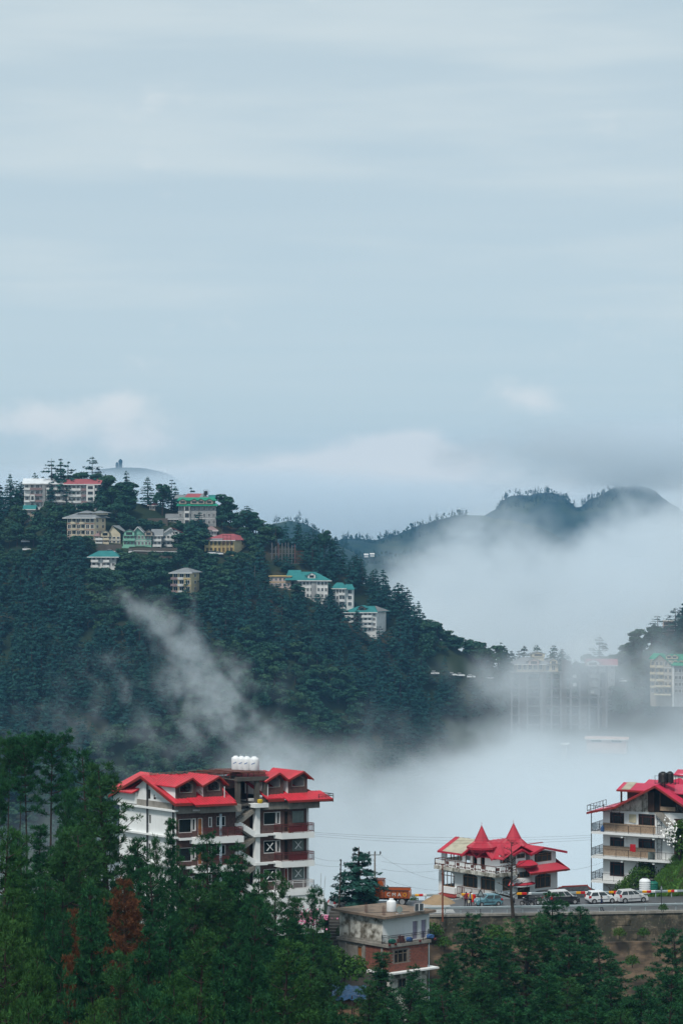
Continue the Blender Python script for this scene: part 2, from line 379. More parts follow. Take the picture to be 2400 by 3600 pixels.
def plant(key, name, cat, loc, h, rad, label, group=None, rz=None, lean=(0, 0), leaf=None):
    tm, cm, h0, r0 = PROTO[key]
    o = thing(name, label, cat, loc, rng.uniform(0, 6.28) if rz is None else rz, group); o.rotation_euler[0], o.rotation_euler[1] = lean
    o.scale = (rad / r0, rad / r0, h / h0)
    for nm, me in (('trunk', tm), ('crown', cm)):
        if nm == 'crown' and leaf:
            k2 = me.name + leaf
            if k2 not in bpy.data.meshes: me2 = me.copy(); me2.name = k2; me2.materials[0] = M[leaf]
            me = bpy.data.meshes[k2]
        c = bpy.data.objects.new(nm, me); COL.objects.link(c); adopt(c, o)
    return o
proto('dense_a', pine(11, h=20, r=4.8, power=.74, base=.08, gap=1.05, dens=1.05), 'pine_needles')
proto('dense_b', pine(12, h=20, r=4.2, power=.86, base=.06, gap=1.0, dens=1.05), 'pine_needles')
proto('dense_c', pine(13, h=20, r=5.2, power=.66, gap=1.2, blunt=.12, dens=1.0), 'pine_needles')
proto('dense_d', pine(14, h=20, r=4.6, power=.70, gap=1.0, base=.05, rise=.45, dens=1.05), 'pine_needles')
proto('tall', pine(21, h=24, r=2.1, base=.84, power=.42, gap=.55, rise=.45, blunt=.2, dens=1.15), 'pine_needles')
proto('tall_b', pine(22, h=24, r=2.3, base=.74, power=.40, gap=.8, rise=.4, blunt=.3, bare=.35, dens=1.05), 'pine_needles')
proto('spiky', pine(31, h=20, r=2.8, power=.95, gap=.85, rise=.5, base=.05), 'pine_needles')
proto('thin', pine(32, h=14, r=2.3, power=.55, dens=.85, gap=.75, rise=.5, base=.12, bare=.1), 'pine_needles')

# ------------------------------------------------------------------ pines of the near slope: apex pixel, distance, prototype, crown width in pixels
FRONT = [
 (22, 2566, 225, 'tall', 92, 0), (62, 2570, 230, 'tall', 80, 0), (100, 2562, 221, 'tall_b', 112, 0), (178, 2552, 214, 'tall_b', 132, 0), (-12, 2700, 205, 'tall', 80, 0),
 (337, 2622, 205, 'dense_c', 210, 0), (408, 2664, 199, 'dense_a', 270, 0), (245, 2760, 196, 'thin', 120, 0), (135, 2892, 196, 'spiky', 150, 0), (70, 2905, 206, 'thin', 110, 0),
 (8, 2900, 152, 'dense_c', 270, 1), (108, 2945, 168, 'dense_b', 220, 0), (205, 2915, 178, 'dense_d', 220, 0), (300, 2900, 188, 'dense_c', 260, 0), (480, 2935, 192, 'dense_d', 180, 0),
 (566, 2922, 214, 'thin', 84, 0), (615, 2868, 216, 'spiky', 112, 0), (655, 2985, 206, 'dense_b', 130, 0), (747, 2915, 210, 'dense_a', 190, 0), (852, 2944, 214, 'dense_b', 160, 0),
 (802, 3010, 204, 'dense_d', 150, 0), (967, 3056, 202, 'dense_c', 200, 0), (905, 3050, 206, 'dense_b', 150, 0), (1087, 3103, 232, 'thin', 118, 0), (1035, 3150, 206, 'spiky', 120, 0),
 (560, 3040, 182, 'dense_c', 210, 0), (660, 3080, 184, 'dense_a', 210, 0), (770, 3090, 186, 'dense_d', 200, 0), (880, 3150, 184, 'dense_c', 210, 0), (1000, 3190, 188, 'dense_a', 200, 0), (1105, 3240, 200, 'dense_b', 150, 0), (1155, 3320, 208, 'dense_d', 110, 0),
 (337, 3094, 148, 'dense_b', 200, 0), (451, 3077, 162, 'dense_d', 190, 2), (276, 3190, 152, 'spiky', 90, 2), (256, 3345, 140, 'spiky', 96, 2), (150, 3080, 158, 'dense_a', 190, 0), (60, 3110, 146, 'dense_d', 230, 1), (205, 3190, 150, 'dense_c', 170, 0),
 (500, 3250, 146, 'dense_d', 210, 0), (590, 3210, 158, 'dense_a', 190, 0), (709, 3260, 148, 'dense_c', 230, 1), (40, 3225, 132, 'dense_c', 300, 1), (230, 3388, 124, 'dense_b', 180, 0), (306, 3492, 114, 'dense_a', 220, 1), (140, 3330, 128, 'dense_d', 200, 1),
 (400, 3330, 134, 'dense_a', 220, 0), (800, 3330, 142, 'dense_b', 220, 0), (873, 3312, 146, 'dense_d', 200, 0), (972, 3304, 150, 'dense_c', 270, 1), (1065, 3390, 162, 'dense_a', 200, 0), (620, 3400, 122, 'dense_a', 260, 1), (510, 3460, 116, 'dense_c', 260, 0),
 (90, 3480, 112, 'dense_c', 260, 1), (760, 3450, 116, 'dense_c', 250, 1), (930, 3480, 118, 'dense_d', 240, 0), (1080, 3530, 128, 'dense_b', 230, 1), (400, 3540, 108, 'dense_b', 240, 1), (660, 3560, 106, 'dense_d', 230, 0), (1200, 3520, 150, 'dense_a', 180, 0),
 (1344, 3347, 226, 'spiky', 150, 0), (1456, 3386, 231, 'dense_b', 128, 0), (1405, 3450, 205, 'dense_c', 230, 0), (1290, 3440, 205, 'dense_a', 160, 0), (1340, 3540, 168, 'dense_d', 210, 0), (1480, 3530, 188, 'dense_a', 180, 0),
 (1655, 3206, 240, 'dense_a', 180, 0), (1827, 3210, 238, 'dense_c', 270, 0), (1925, 3130, 243, 'dense_a', 190, 0), (2034, 3186, 241, 'dense_d', 190, 0), (2120, 3312, 230, 'dense_c', 230, 0), (1740, 3290, 228, 'dense_b', 200, 0), (1990, 3290, 226, 'dense_a', 220, 0),
 (1896, 3410, 190, 'dense_b', 210, 0), (2062, 3502, 168, 'dense_a', 220, 0), (2384, 3255, 236, 'dense_c', 190, 0), (2352, 3398, 204, 'dense_a', 200, 0), (2246, 3462, 196, 'dense_d', 220, 0), (1600, 3480, 196, 'dense_c', 210, 0), (1560, 3350, 222, 'dense_d', 150, 0),
 (1690, 3420, 204, 'dense_d', 230, 0), (1790, 3500, 178, 'dense_a', 230, 0), (1980, 3440, 196, 'dense_c', 220, 0), (2160, 3420, 212, 'dense_b', 200, 0), (2320, 3520, 172, 'dense_c', 250, 0), (2190, 3540, 172, 'dense_a', 200, 0), (1660, 3550, 168, 'dense_b', 200, 0), (1920, 3560, 158, 'dense_d', 230, 0), (2420, 3440, 188, 'dense_b', 220, 0)]
def front_label(px, py, D, k, tint):
    if tint == 2: return {451: 'large rust brown dead conifer among green pines', 276: 'narrow dead brown conifer left of the large rust brown one', 256: 'lowest dead reddish conifer beside a bare trunk'}[px], None
    if k.startswith('tall'): return {22: 'tall pine with long bare trunk at the left edge', 62: 'slim tall pine, second from the left in the row of bare trunks', 100: 'third tall pine of the row with bare dark trunk', 178: 'tallest pine of the bare trunked row, its crown ragged'}.get(px, 'tall pine cut off by the left edge'), None
    one = {337: 'dense pine with double top beside the red roofed block' if py < 3000 else 'green pine standing left of the rust brown conifer', 408: 'broad dense pine in front of the white gable wall', 615: 'pine with thin spike top before the brown brick corner',
           1087: 'small thin pine before the lowest balcony by the white car', 1344: 'pine growing in front of the brick wall under the dish', 1456: 'narrow pine before the white lower wall of the brick house',
           1925: 'pine whose tip rises above the road before the black car', 852: 'pine pointing up into the white staircase of the apartment block', 747: 'broad pine before the left balcony of the apartment block', 2384: 'pine at the right edge before the stained retaining wall', 1655: 'leftmost pine below the guard rail and retaining wall'}
    if px in one: return one[px], None
    if tint == 1: return 'yellow green pine low on the near slope', 'yellow green pines at the bottom left'
    if px > 1250: return 'dark green pine below the road retaining wall', 'pines below the retaining wall'
    if py < 3200: return 'dark green pine below the red roofed apartment block', 'pines below the apartment block'
    return 'mid green pine in the stand at the bottom left', 'pines at the bottom left'
ORD = ('first second third fourth fifth sixth seventh eighth ninth tenth eleventh twelfth thirteenth fourteenth fifteenth sixteenth seventeenth eighteenth nineteenth twentieth').split() + ['twenty-%s' % w for w in 'first second third fourth fifth sixth seventh eighth ninth'.split()]
BYG = {}
for t in FRONT: BYG.setdefault(front_label(t[0], t[1], t[2], t[3], t[5])[1], []).append((t[0], t[1]))
for v in BYG.values(): v.sort()
for px, py, D, k, wpx, tint in FRONT:
    p = P(px, py, D); b = g1(p.x, D) - .3; lb, gp = front_label(px, py, D, k, tint)
    if gp: lb = '%s, %s from left' % (lb, ORD[BYG[gp].index((px, py))])
    plant(k, 'pine_tree' if tint != 2 else 'dead_conifer', 'tree', (p.x, D, b), max(5.0, p.z - b), wpx * D / F * (.80 if k.startswith('dense') else .66), lb, gp or 'pines of the near slope',
          leaf=(None, 'yellow_green_needles', 'dead_needles')[tint], lean=(rng.normal(0, .015), rng.normal(0, .015)))

# ------------------------------------------------------------------ trees of the far hill
for i in range(5): proto('cedar_%d' % i, cedar(40 + i, r=4.6, layers=13 + i % 3, nb=7, q=13, size=1.15, droop=.2 + .05 * (i % 3)), 'cedar_needles')
for i in range(3): proto('flat_cedar_%d' % i, cedar(60 + i, h=17, r=5.0, layers=8 + i, nb=4, q=20, flat=.65, droop=.10, base=.3, size=1.1, gapz=.1), 'cedar_needles')
for i in range(5): proto('oak_%d' % i, oak(50 + i, h=10 + (i % 3), r=3.6 + .4 * (i % 2), n=900, size=.72), 'oak_leaves')
KEEP_OUT = []     # (px0, px1, py0, py1): windows of view where buildings must stay visible; filled in from the building list
# ------------------------------------------------------------------ building helpers
class Fr:
    """a ground frame: origin O, u along the facade, v into the building (they need not be square)"""
    def __init__(s, px, D, z, ua, va=None):
        s.O = Vector(((px - PX0) * D / F, D, z)); s.u = Vector((math.cos(R(ua)), math.sin(R(ua)), 0))
        va = ua + 90 if va is None else va; s.v = Vector((math.cos(R(va)), math.sin(R(va)), 0))
    def __call__(s, x, y, z): return (x * s.u.x + y * s.v.x, x * s.u.y + y * s.v.y, z)
    def _hit(s, px, py, p, d):
        a = (px - PX0) / F; o = s.O + p
        # (o + k d) parallel to (a, 1): o.x + k d.x = a (o.y + k d.y)
        k = (a * o.y - o.x) / (d.x - a * d.y); Dd = o.y + k * d.y
        return k, (PY0 - py) * Dd / F - s.O.z
    def f(s, px, py, y=0.0): return s._hit(px, py, s.v * y, s.u)      # on a plane parallel to the facade -> (x, z)
    def g(s, px, py, x=0.0): return s._hit(px, py, s.u * x, s.v)      # on a plane parallel to the side wall -> (y, z)
IDF = lambda x, y, z: (x, y, z)
class MB:
    def __init__(s, fr=IDF): s.V, s.Fc, s.fr = [], [], fr
    def vs(s, pts):
        o = len(s.V); s.V += [s.fr(*p) for p in pts]; return o
    def poly(s, *pts): o = s.vs(pts); s.Fc.append(tuple(range(o, o + len(pts)))); return s
    def box(s, x0, x1, y0, y1, z0, z1):
        o = s.vs([(x, y, z) for x in (x0, x1) for y in (y0, y1) for z in (z0, z1)])
        s.Fc += [tuple(o + i for i in f) for f in ((0, 1, 3, 2), (4, 6, 7, 5), (0, 4, 5, 1), (2, 3, 7, 6), (0, 2, 6, 4), (1, 5, 7, 3))]; return s
    def prism(s, top, d):
        """a polygon given in 3-D, thickened by the vector d"""
        n = len(top); o = s.vs(list(top) + [tuple(a + b for a, b in zip(p, d)) for p in top])
        s.Fc += [tuple(o + i for i in range(n)), tuple(o + n + i for i in reversed(range(n)))]
        s.Fc += [(o + i, o + n + i, o + n + (i + 1) % n, o + (i + 1) % n) for i in range(n)]; return s
    def tube(s, p, q, r, n=5, r2=None):
        p, q = Vector(s.fr(*p)), Vector(s.fr(*q)); d = (q - p); d = d.normalized() if d.length > 1e-9 else Vector((0, 0, 1))
        a = d.cross(Vector((0, 0, 1)) if abs(d.z) < .9 else Vector((1, 0, 0))).normalized(); b = d.cross(a); o = len(s.V); r2 = r if r2 is None else r2
        for c, rr in ((p, r), (q, r2)):
            for k in range(n):
                t = 2 * math.pi * (k + .5) / n; s.V.append(tuple(c + (a * math.cos(t) + b * math.sin(t)) * rr))
        s.Fc += [(o + k, o + (k + 1) % n, o + n + (k + 1) % n, o + n + k) for k in range(n)] + [tuple(o + k for k in reversed(range(n))), tuple(o + n + k for k in range(n))]; return s
    def lathe(s, c, prof, n=14):
        c = Vector(s.fr(*c)); o = len(s.V)
        for r, z in prof: s.V += [(c.x + r * math.cos(2 * math.pi * k / n), c.y + r * math.sin(2 * math.pi * k / n), c.z + z) for k in range(n)]
        for j in range(len(prof) - 1): s.Fc += [(o + j * n + k, o + j * n + (k + 1) % n, o + (j + 1) * n + (k + 1) % n, o + (j + 1) * n + k) for k in range(n)]
        s.Fc += [tuple(o + k for k in reversed(range(n))), tuple(o + (len(prof) - 1) * n + k for k in range(n))]; return s
    def sheet(s, a, b, c, d, th=.07, ribs=0, rh=.06):
        """roof sheet a-b (eave) c-d (ridge side): slab with raised ribs running from eave to ridge"""
        pts = [a, b, c] + ([d] if d != c else []); s.prism(pts, (0, 0, -th))
        A, B, C_, D_ = (Vector(p) for p in (a, b, c, d))
        for k in range(ribs):
            t0, t1 = (k + .3) / ribs, (k + .7) / ribs; up = Vector((0, 0, rh))
            e0, e1, r0, r1 = A.lerp(B, t0), A.lerp(B, t1), D_.lerp(C_, t0), D_.lerp(C_, t1)
            m0, m1 = (e0 + e1) / 2 + up, (r0 + r1) / 2 + up; eps = Vector((0, 0, .004))
            s.poly(e0 + eps, m0, m1, r0 + eps); s.poly(m0, e1 + eps, r1 + eps, m1); s.poly(e0 + eps, e1 + eps, m0)
        return s
    def mesh(s, name, m, smooth=False):
        me = bpy.data.meshes.new(name); me.from_pydata([tuple(v) for v in s.V], [], s.Fc); me.materials.append(M[m])
        bm = bmesh.new(); bm.from_mesh(me); bmesh.ops.recalc_face_normals(bm, faces=bm.faces); bm.to_mesh(me); bm.free()
        if smooth: me.polygons.foreach_set('use_smooth', [len(p.vertices) == 4 for p in me.polygons])
        return me
    def build(s, name, m, parent=None, loc=None, smooth=False):
        o = bpy.data.objects.new(name, s.mesh(name, m, smooth)); COL.objects.link(o)
        if parent is not None: adopt(o, parent)
        if loc is not None: o.location = loc
        return o
import bmesh
def put(name, me, parent, loc=(0, 0, 0)):
    o = bpy.data.objects.new(name, me); COL.objects.link(o); adopt(o, parent); o.location = loc; return o
def holed(mb, a0, a1, z0, z1, holes, depth, pt, top=None):
    """a wall face with real openings and reveals; pt(a, d, z) gives a point; holes are (a0, a1, z0, z1)"""
    xs_ = sorted({a0, a1} | {v for h in holes for v in h[:2] if a0 < v < a1}); zs_ = sorted({z0, z1} | {v for h in holes for v in h[2:] if z0 < v < z1})
    for i in range(len(xs_) - 1):
        for j in range(len(zs_) - 1):
            cx, cz = (xs_[i] + xs_[i + 1]) / 2, (zs_[j] + zs_[j + 1]) / 2
            if any(h[0] < cx < h[1] and h[2] < cz < h[3] for h in holes): continue
            mb.poly(pt(xs_[i], 0, zs_[j]), pt(xs_[i + 1], 0, zs_[j]), pt(xs_[i + 1], 0, zs_[j + 1]), pt(xs_[i], 0, zs_[j + 1]))
    for h0, h1, k0, k1 in holes:
        for (p, q, r_, t) in (((h0, k0), (h1, k0), 0, 0), ((h1, k0), (h1, k1), 0, 0), ((h1, k1), (h0, k1), 0, 0), ((h0, k1), (h0, k0), 0, 0)):
            mb.poly(pt(p[0], 0, p[1]), pt(q[0], 0, q[1]), pt(q[0], depth, q[1]), pt(p[0], depth, p[1]))
    return mb
def window(parent, fr, x0, x1, z0, z1, y=.12, fm='white_frame', gm='dark_glass', mull=(), trans=(), fw=.07, pane=True, side=False, name='window', bars=0, label=None):
    """frame with mullions and transoms as one part, its pane as a sub-part; side=True puts it in the side wall (x and y swapped)"""
    sw = (lambda a, d, z: (d, a, z)) if side else (lambda a, d, z: (a, d, z))
    f2 = lambda a, d, z: fr(*sw(a, d, z))
    b = MB(f2); t = .06
    b.box(x0, x0 + fw, y - t, y, z0, z1).box(x1 - fw, x1, y - t, y, z0, z1).box(x0 + fw, x1 - fw, y - t, y, z0, z0 + fw).box(x0 + fw, x1 - fw, y - t, y, z1 - fw, z1)
    w, h = x1 - x0, z1 - z0
    for m in mull: b.box(x0 + w * m - fw / 2, x0 + w * m + fw / 2, y - t + .003, y - .003, z0 + fw, z1 - fw)
    for m in trans: b.box(x0 + fw, x1 - fw, y - t + .006, y - .006, z0 + h * m - fw / 2, z0 + h * m + fw / 2)
    for k in range(bars): xx = x0 + w * (k + 1) / (bars + 1); b.tube((xx, y - .05, z0 + fw), (xx, y - .05, z1 - fw), .014, 3)
    o = b.build(name, fm, parent)
    if label: o['label'] = label
    if pane: MB(f2).poly((x0 + .02, y - .012, z0 + .02), (x1 - .02, y - .012, z0 + .02), (x1 - .02, y - .012, z1 - .02), (x0 + .02, y - .012, z1 - .02)).build('pane', gm, o)
    return o
def railing(parent, fr, pts, z0, h, m, gap=.16, post=1.6, r=.018, name='railing', rails=2):
    b = MB(fr)
    for (x0, y0), (x1, y1) in zip(pts[:-1], pts[1:]):
        L = math.hypot(x1 - x0, y1 - y0)
        for k in range(rails): zz = z0 + h * (1 if k == 0 else .12 if k == 1 else .78); b.tube((x0, y0, zz), (x1, y1, zz), r * 1.6, 4)
        n = max(1, int(L / gap))
        for k in range(n + 1):
            t = k / n; b.tube((x0 + (x1 - x0) * t, y0 + (y1 - y0) * t, z0 + h * .12), (x0 + (x1 - x0) * t, y0 + (y1 - y0) * t, z0 + h), r * .75, 3)
        n = max(1, round(L / post))
        for k in range(n + 1):
            t = k / n; b.tube((x0 + (x1 - x0) * t, y0 + (y1 - y0) * t, z0), (x0 + (x1 - x0) * t, y0 + (y1 - y0) * t, z0 + h * 1.02), r * 2, 4)
    return b.build(name, m, parent)
# surface colours
mat('white_plaster', (.72, .74, .74), .8, .10, .7, .12, (.42, .43, .40)); mat('stained_plaster', (.62, .61, .56), .85, .6, 1.1, 1.0, (.10, .085, .06))
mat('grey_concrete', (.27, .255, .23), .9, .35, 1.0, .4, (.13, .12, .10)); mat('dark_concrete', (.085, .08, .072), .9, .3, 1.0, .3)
mat('brown_brick', (.105, .062, .055), .85, .5, 5.0, 0, (.055, .034, .032)); mat('red_brick', (.25, .085, .058), .9, .55, 4.0, .25, (.13, .055, .042))
mat('mortar', (.20, .17, .15), .95, .3, 3)
mat('red_roof', (.52, .018, .038), .42, .35, 1.0, .55, (.27, .024, .028), spec=.45); mat('crimson_roof', (.44, .022, .048), .42, .3, 1.2, .35, (.27, .020, .030), spec=.4)
mat('pink_red_roof', (.54, .032, .085), .42, .3, 1.2, .35, (.36, .03, .06), spec=.4)
mat('red_fascia', (.22, .022, .018), .6, .35, 1.5, 0, (.12, .03, .02)); mat('beige_sheet', (.42, .40, .31), .6, .4, 1.2, .3, (.28, .26, .20))
mat('rust_steel', (.13, .045, .035), .7, .4, 3, 0, (.07, .03, .025)); mat('maroon_rail', (.13, .028, .030), .5, .2, 3); mat('black_iron', (.022, .022, .026), .5, .2, 3)
mat('white_frame', (.62, .62, .62), .5, .08, 2); mat('brown_frame', (.075, .038, .022), .6, .2, 3); mat('oak_frame', (.22, .105, .045), .6, .25, 3); mat('dark_red_frame', (.060, .018, .016), .55, .2, 3)
mat('dark_glass', (.012, .017, .018), .08, .3, .6, spec=.6); mat('curtained_glass', (.17, .21, .20), .25, .4, 1.0, .3, (.10, .13, .13), spec=.5); mat('grey_glass', (.060, .062, .060), .2, .4, .8, spec=.5)
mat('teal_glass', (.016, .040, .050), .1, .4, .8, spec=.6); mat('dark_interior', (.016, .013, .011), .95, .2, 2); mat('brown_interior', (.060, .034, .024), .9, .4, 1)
mat('brown_door', (.13, .055, .022), .5, .25, 2); mat('orange_door', (.30, .11, .03), .5, .2, 2); mat('red_door', (.16, .025, .018), .5, .2, 2); mat('violet_door', (.30, .27, .36), .6, .2, 2)
mat('white_tape', (.70, .72, .72), .6, .1, 3); mat('white_plastic', (.74, .76, .77), .4, .25, 2.5, .25, (.55, .58, .62), bump=.3); mat('black_plastic', (.014, .015, .017), .45, .1, 2); mat('green_plastic', (.010, .125, .090), .45, .1, 2)
mat('blue_print', (.06, .16, .40), .5, .3, 6); mat('steel_blue', (.28, .36, .42), .5, .15, 2); mat('yellow_cloth', (.62, .42, .03), .8, .2, 4); mat('stone_cladding', (.36, .27, .19), .9, .5, 7, 0, (.20, .14, .10))
mat('beige_cloth', (.50, .46, .33), .9, .15, 4); mat('red_cloth', (.42, .012, .022), .9, .15, 4); mat('slate', (.030, .034, .038), .62, .5, 2.0, 0, (.062, .066, .070), spec=.25); mat('wood_grey', (.16, .13, .10), .9, .3, 4)
# ------------------------------------------------------------------ the red-roofed apartment block on the left
def red_block():
    fr = Fr(620, 262, -47.0, 21, 135); O = fr.O
    B = thing('apartment_block', 'unfinished white and brown brick apartment block with bright red dormer roofs', 'apartment building', O)
    zr = lambda px, py, y=0: fr.f(px, py, y)[1]; xr = lambda px, y=0: fr.f(px, 2850, y)[0]
    Zt, Zf = 14.45, 11.30; st = 3.16; dep = 9.7; zridge = 17.75
    xL, xS0, xS1, xE = 0.0, xr(829), xr(912), xr(1084)
    # side wall with gable
    yW = lambda px: fr.g(px, 2850)[0]
    w = MB(fr); holes = [(*sorted((yW(531), yW(523))), 11.30 + 1.15, 11.30 + 2.1), (*sorted((yW(602), yW(592))), Zf + .55, Zf + 2.1), (*sorted((yW(530), yW(522))), 8.1 + 1.15, 8.1 + 2.1)]
    holed(w, 0, dep, 0, Zt, holes, .15, lambda a, d, z: (d, a, z)); w.poly((0, 0, Zt), (0, dep, Zt), (0, 4.9, zridge - .25))
    w.poly((xE, 0, 0), (xE, dep, 0), (xE, dep, Zt), (xE, 0, Zt)); w.poly((0, dep, 0), (xE, dep, 0), (xE, dep, Zt), (0, dep, Zt)); w.build('side_wall', 'white_plaster', B)
    for h in holes: MB(fr).box(.10, .13, h[0], h[1], h[2], h[3]).build('shutter', 'brown_frame' if h[3] - h[2] > 1.2 else 'grey_glass', B)
    for px in (526, 545): y = yW(px); MB(fr).box(-.02, .02, y - .16, y + .16, Zt + .75, Zt + 1.75 - (.5 if px == 545 else 0)).build('gable_slit', 'dark_interior', B)
    MB(fr).box(-.12, -.005, -.1, dep, Zt - .1, Zt + .55).build('eave_beam', 'grey_concrete', B)
    for z in (Zt - .32, Zf - .1, Zf - .1 - st): MB(fr).box(-.45, -.003, -.35, dep, z, z + .2).build('ledge', 'white_plaster', B)
    for y in (4.6, .25): MB(fr).tube((-.2, y, 0), (-.2, y, Zt + 1.2 if y < 1 else zridge - .4), .09, 6).build('drain_pipe', 'black_iron', B)
    # front walls, storey by storey
    lw, rw, cell = MB(fr), MB(fr), []
    lh, rh = [], []
    for s in range(3):
        b = Zf - s * st
        L_ = [(xr(629), xr(675), .45, 2.0, 'dark_glass', 'white_frame', 'w'), (xr(675), xr(690), .62, 2.02, 'grey_glass', 'white_frame', 'c'), (xr(696), xr(713), .02, 2.02, 'orange_door', 'white_frame', 'd'),
              (xr(733), xr(747), .95, 2.08, 'grey_glass', 'white_frame', 'c'), (xr(761), xr(794), 1.02, 2.1, 'dark_glass', 'white_frame', 'w')]
        R_ = [(xr(927), xr(972), .88, 2.3, 'dark_glass', 'white_frame', 'x' if s else 'w'), (xr(972), xr(986.5), .88, 2.32, 'grey_glass', 'white_frame', 'c'),
              (xr(999.5), xr(1014), .02, 2.32, ('dark_interior', 'dark_interior', 'red_door')[s], 'brown_frame' if s < 2 else 'white_frame', 'd'), (xr(1026), xr(1072), .92, 2.36, 'curtained_glass', 'brown_frame' if s < 2 else 'white_frame', 'x' if s else 'w')]
        lh += [(a, c, b + d, b + e) for a, c, d, e, *_ in L_]; rh += [(a, c, b + d, b + e) for a, c, d, e, *_ in R_]
        for a, c, d, e, gm, fm, k in L_ + R_:
            win = window(B, fr, a, c, b + d, b + e, .1, fm, gm, name='door' if k == 'd' else 'window', fw=.12 if k == 'c' else .07)
            if k == 'x':
                cx, cz, q = (a + c) / 2, b + (d + e) / 2, .42
                m = MB(fr)
                for sg in (1, -1): m.prism([(cx - q, .02, cz - sg * q), (cx - q + .12, .02, cz - sg * q - .02), (cx + q, .02, cz + sg * q), (cx + q - .12, .02, cz + sg * q + .02)], (0, .01, 0))
                m.build('tape_cross', 'white_tape', win)
        # balconies
        bm_ = 'white_plaster'
        x0, x1 = xr(667), xS0 + .05
        MB(fr).box(x0, x1, -1.25, -.003, b - .72, b - .02).build('balcony_slab', bm_, B); MB(fr).box(.15, x0 - .003, -.45, -.003, b - .30, b - .02).build('balcony_slab', bm_, B)
        MB(fr).box(.15, x0 - .15, -.45, -.33, b - .017, b + .52).build('parapet', 'brown_brick', B)
        railing(B, fr, [(x0 + .05, -1.2), (x1 - .05, -1.2), (x1 - .05, -.1)], b - .02, .98, 'maroon_rail', .13, 1.7, .022, rails=3)
        x0, x1 = xr(990, -1.3), xr(1105, -1.3)
        MB(fr).box(x0, x1, -1.35, -.003, b - .62, b + .02).build('balcony_slab', bm_, B); MB(fr).box(xS1, x0 - .003, -.35, -.003, b - .25, b - .05).build('balcony_slab', bm_, B)
        MB(fr).box(xE + .01, x1, -.003, 1.6, b - .62, b + .02).build('balcony_slab', bm_, B)
        r_ = railing(B, fr, [(x0 + .05, -.1), (x0 + .05, -1.3), (x1 - .05, -1.3), (x1 - .05, 1.55)], b + .02, 1.0, 'maroon_rail' if s < 2 else 'white_frame', .13, 1.5, .022, rails=3)
        if s == 2: r_['label'] = 'white painted balcony railing'
        else: MB(fr).box(x0 + .9, xr(1080, -1.3), -1.27, -1.25, b + .14, b + .86).build('rail_panel', 'maroon_rail', B)
        MB(fr).box(xr(751), xr(757), -1.1, -.95, b - .02, b + 2.5).build('post', 'steel_blue', B)
        # staircase bay
        MB(fr).box(xS1 - .55, xS1 - .003, -.12, .3, b - .25, b + st - .25).build('stair_column', 'white_plaster', B)
        MB(fr).box(xS0 + .02, xS1 - .56, .98, 1.2, b - .5, b + st - .5).build('stair_wall', 'white_plaster', B)
        d0 = xr(848, 1); MB(fr).box(d0, d0 + .95, .92, .977, b + .0, b + 2.1).build('door', 'brown_door', B)
        MB(fr).box(xr(893, 1), xr(900, 1), .94, .976, b + 1.1, b + 1.9).build('vent', 'brown_frame', B)
        MB(fr).box(xS0 + .02, xS1 - .02, .6, .975, b - .28, b - .05).build('landing', 'dark_concrete', B)
        n = 9; xa, za, xb, zb = xS0 - .1, b + 1.28, xS1 - .75, b - .08
        m = MB(fr).prism([(xa, -.35, za), (xa + .3, -.35, za), (xb + .4, -.35, zb), (xb + .7, -.35, zb - .25), (xb - .1, -.35, zb - .3), (xa, -.35, za - .3)], (0, .95, 0))
        for k in range(n): t = k / n; xx = xa + .25 + (xb - xa) * t; zz = za + (zb - za) * t; m.box(xx, xx + (xb - xa) / n + .06, -.33, .58, zz - .2, zz + .10)
        m.box(xS1 - .8, xr(931), -.5, -.36, b - .33, b - .02); m.build('staircase', 'white_plaster', B)
        n = 8; m = MB(fr); xa, za, xb, zb = xS0 + .05, b + 1.4, xr(868, 1), b + st - .35
        for k in range(n): t = k / n; xx = xa + (xb - xa) * t; zz = za + (zb - za) * t; m.box(xx, xx + (xb - xa) / n + .05, -.3, .62, zz - .1, zz + .18)
        m.prism([(xa, -.28, za - .45), (xb, -.28, zb - .45), (xb, -.28, zb - .1), (xa, -.28, za - .1)], (0, .85, 0)); m.build('staircase', 'grey_concrete', B)
    holed(lw, 0, xS0, 0, Zt - .55, lh, .14, lambda a, d, z: (a, d, z)); holed(rw, xS1, xE, 0, Zt - .55, rh, .14, lambda a, d, z: (a, d, z))
    for m, x0, x1 in ((lw, 0, xS0), (rw, xS1, xE)):
        m.poly((x1 if x0 == 0 else x0, 0, 0), (x1 if x0 == 0 else x0, 2.2, 0), (x1 if x0 == 0 else x0, 2.2, Zt), (x1 if x0 == 0 else x0, 0, Zt)); m.build('front_wall', 'brown_brick', B)
    MB(fr).box(xE - .22, xE + .02, -.03, .003, 0, Zt - .6).build('corner_trim', 'white_plaster', B)
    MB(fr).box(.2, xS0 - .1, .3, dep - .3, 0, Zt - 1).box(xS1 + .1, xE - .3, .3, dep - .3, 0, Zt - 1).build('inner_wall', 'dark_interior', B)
    # base storey under the right wing
    MB(fr).box(xS1, xE + .9, -1.25, -.01, 0, Zf - 2 * st - .63).build('base_wall', 'white_plaster', B)
    # concrete eave beams
    for x0, x1, y in ((0, xr(690), -.35), (xr(690) + .003, xS0 + .1, -.8), (xr(918), xr(1000), -.35), (xr(1000) + .003, xE + .75, -.8)):
        MB(fr).box(x0, x1, y, .12, Zt - .53, Zt + .28).build('eave_beam', 'grey_concrete', B)
    MB(fr).box(xr(877), xr(925), -.9, .1, Zt - .2, Zt + .25).build('landing', 'white_plaster', B)
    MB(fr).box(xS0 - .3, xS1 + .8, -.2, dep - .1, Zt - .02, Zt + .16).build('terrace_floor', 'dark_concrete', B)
    # main roofs
    ye = -.95; zl = lambda y: 15.15 + (zridge - 15.15) * (y - ye) / (4.9 - ye)
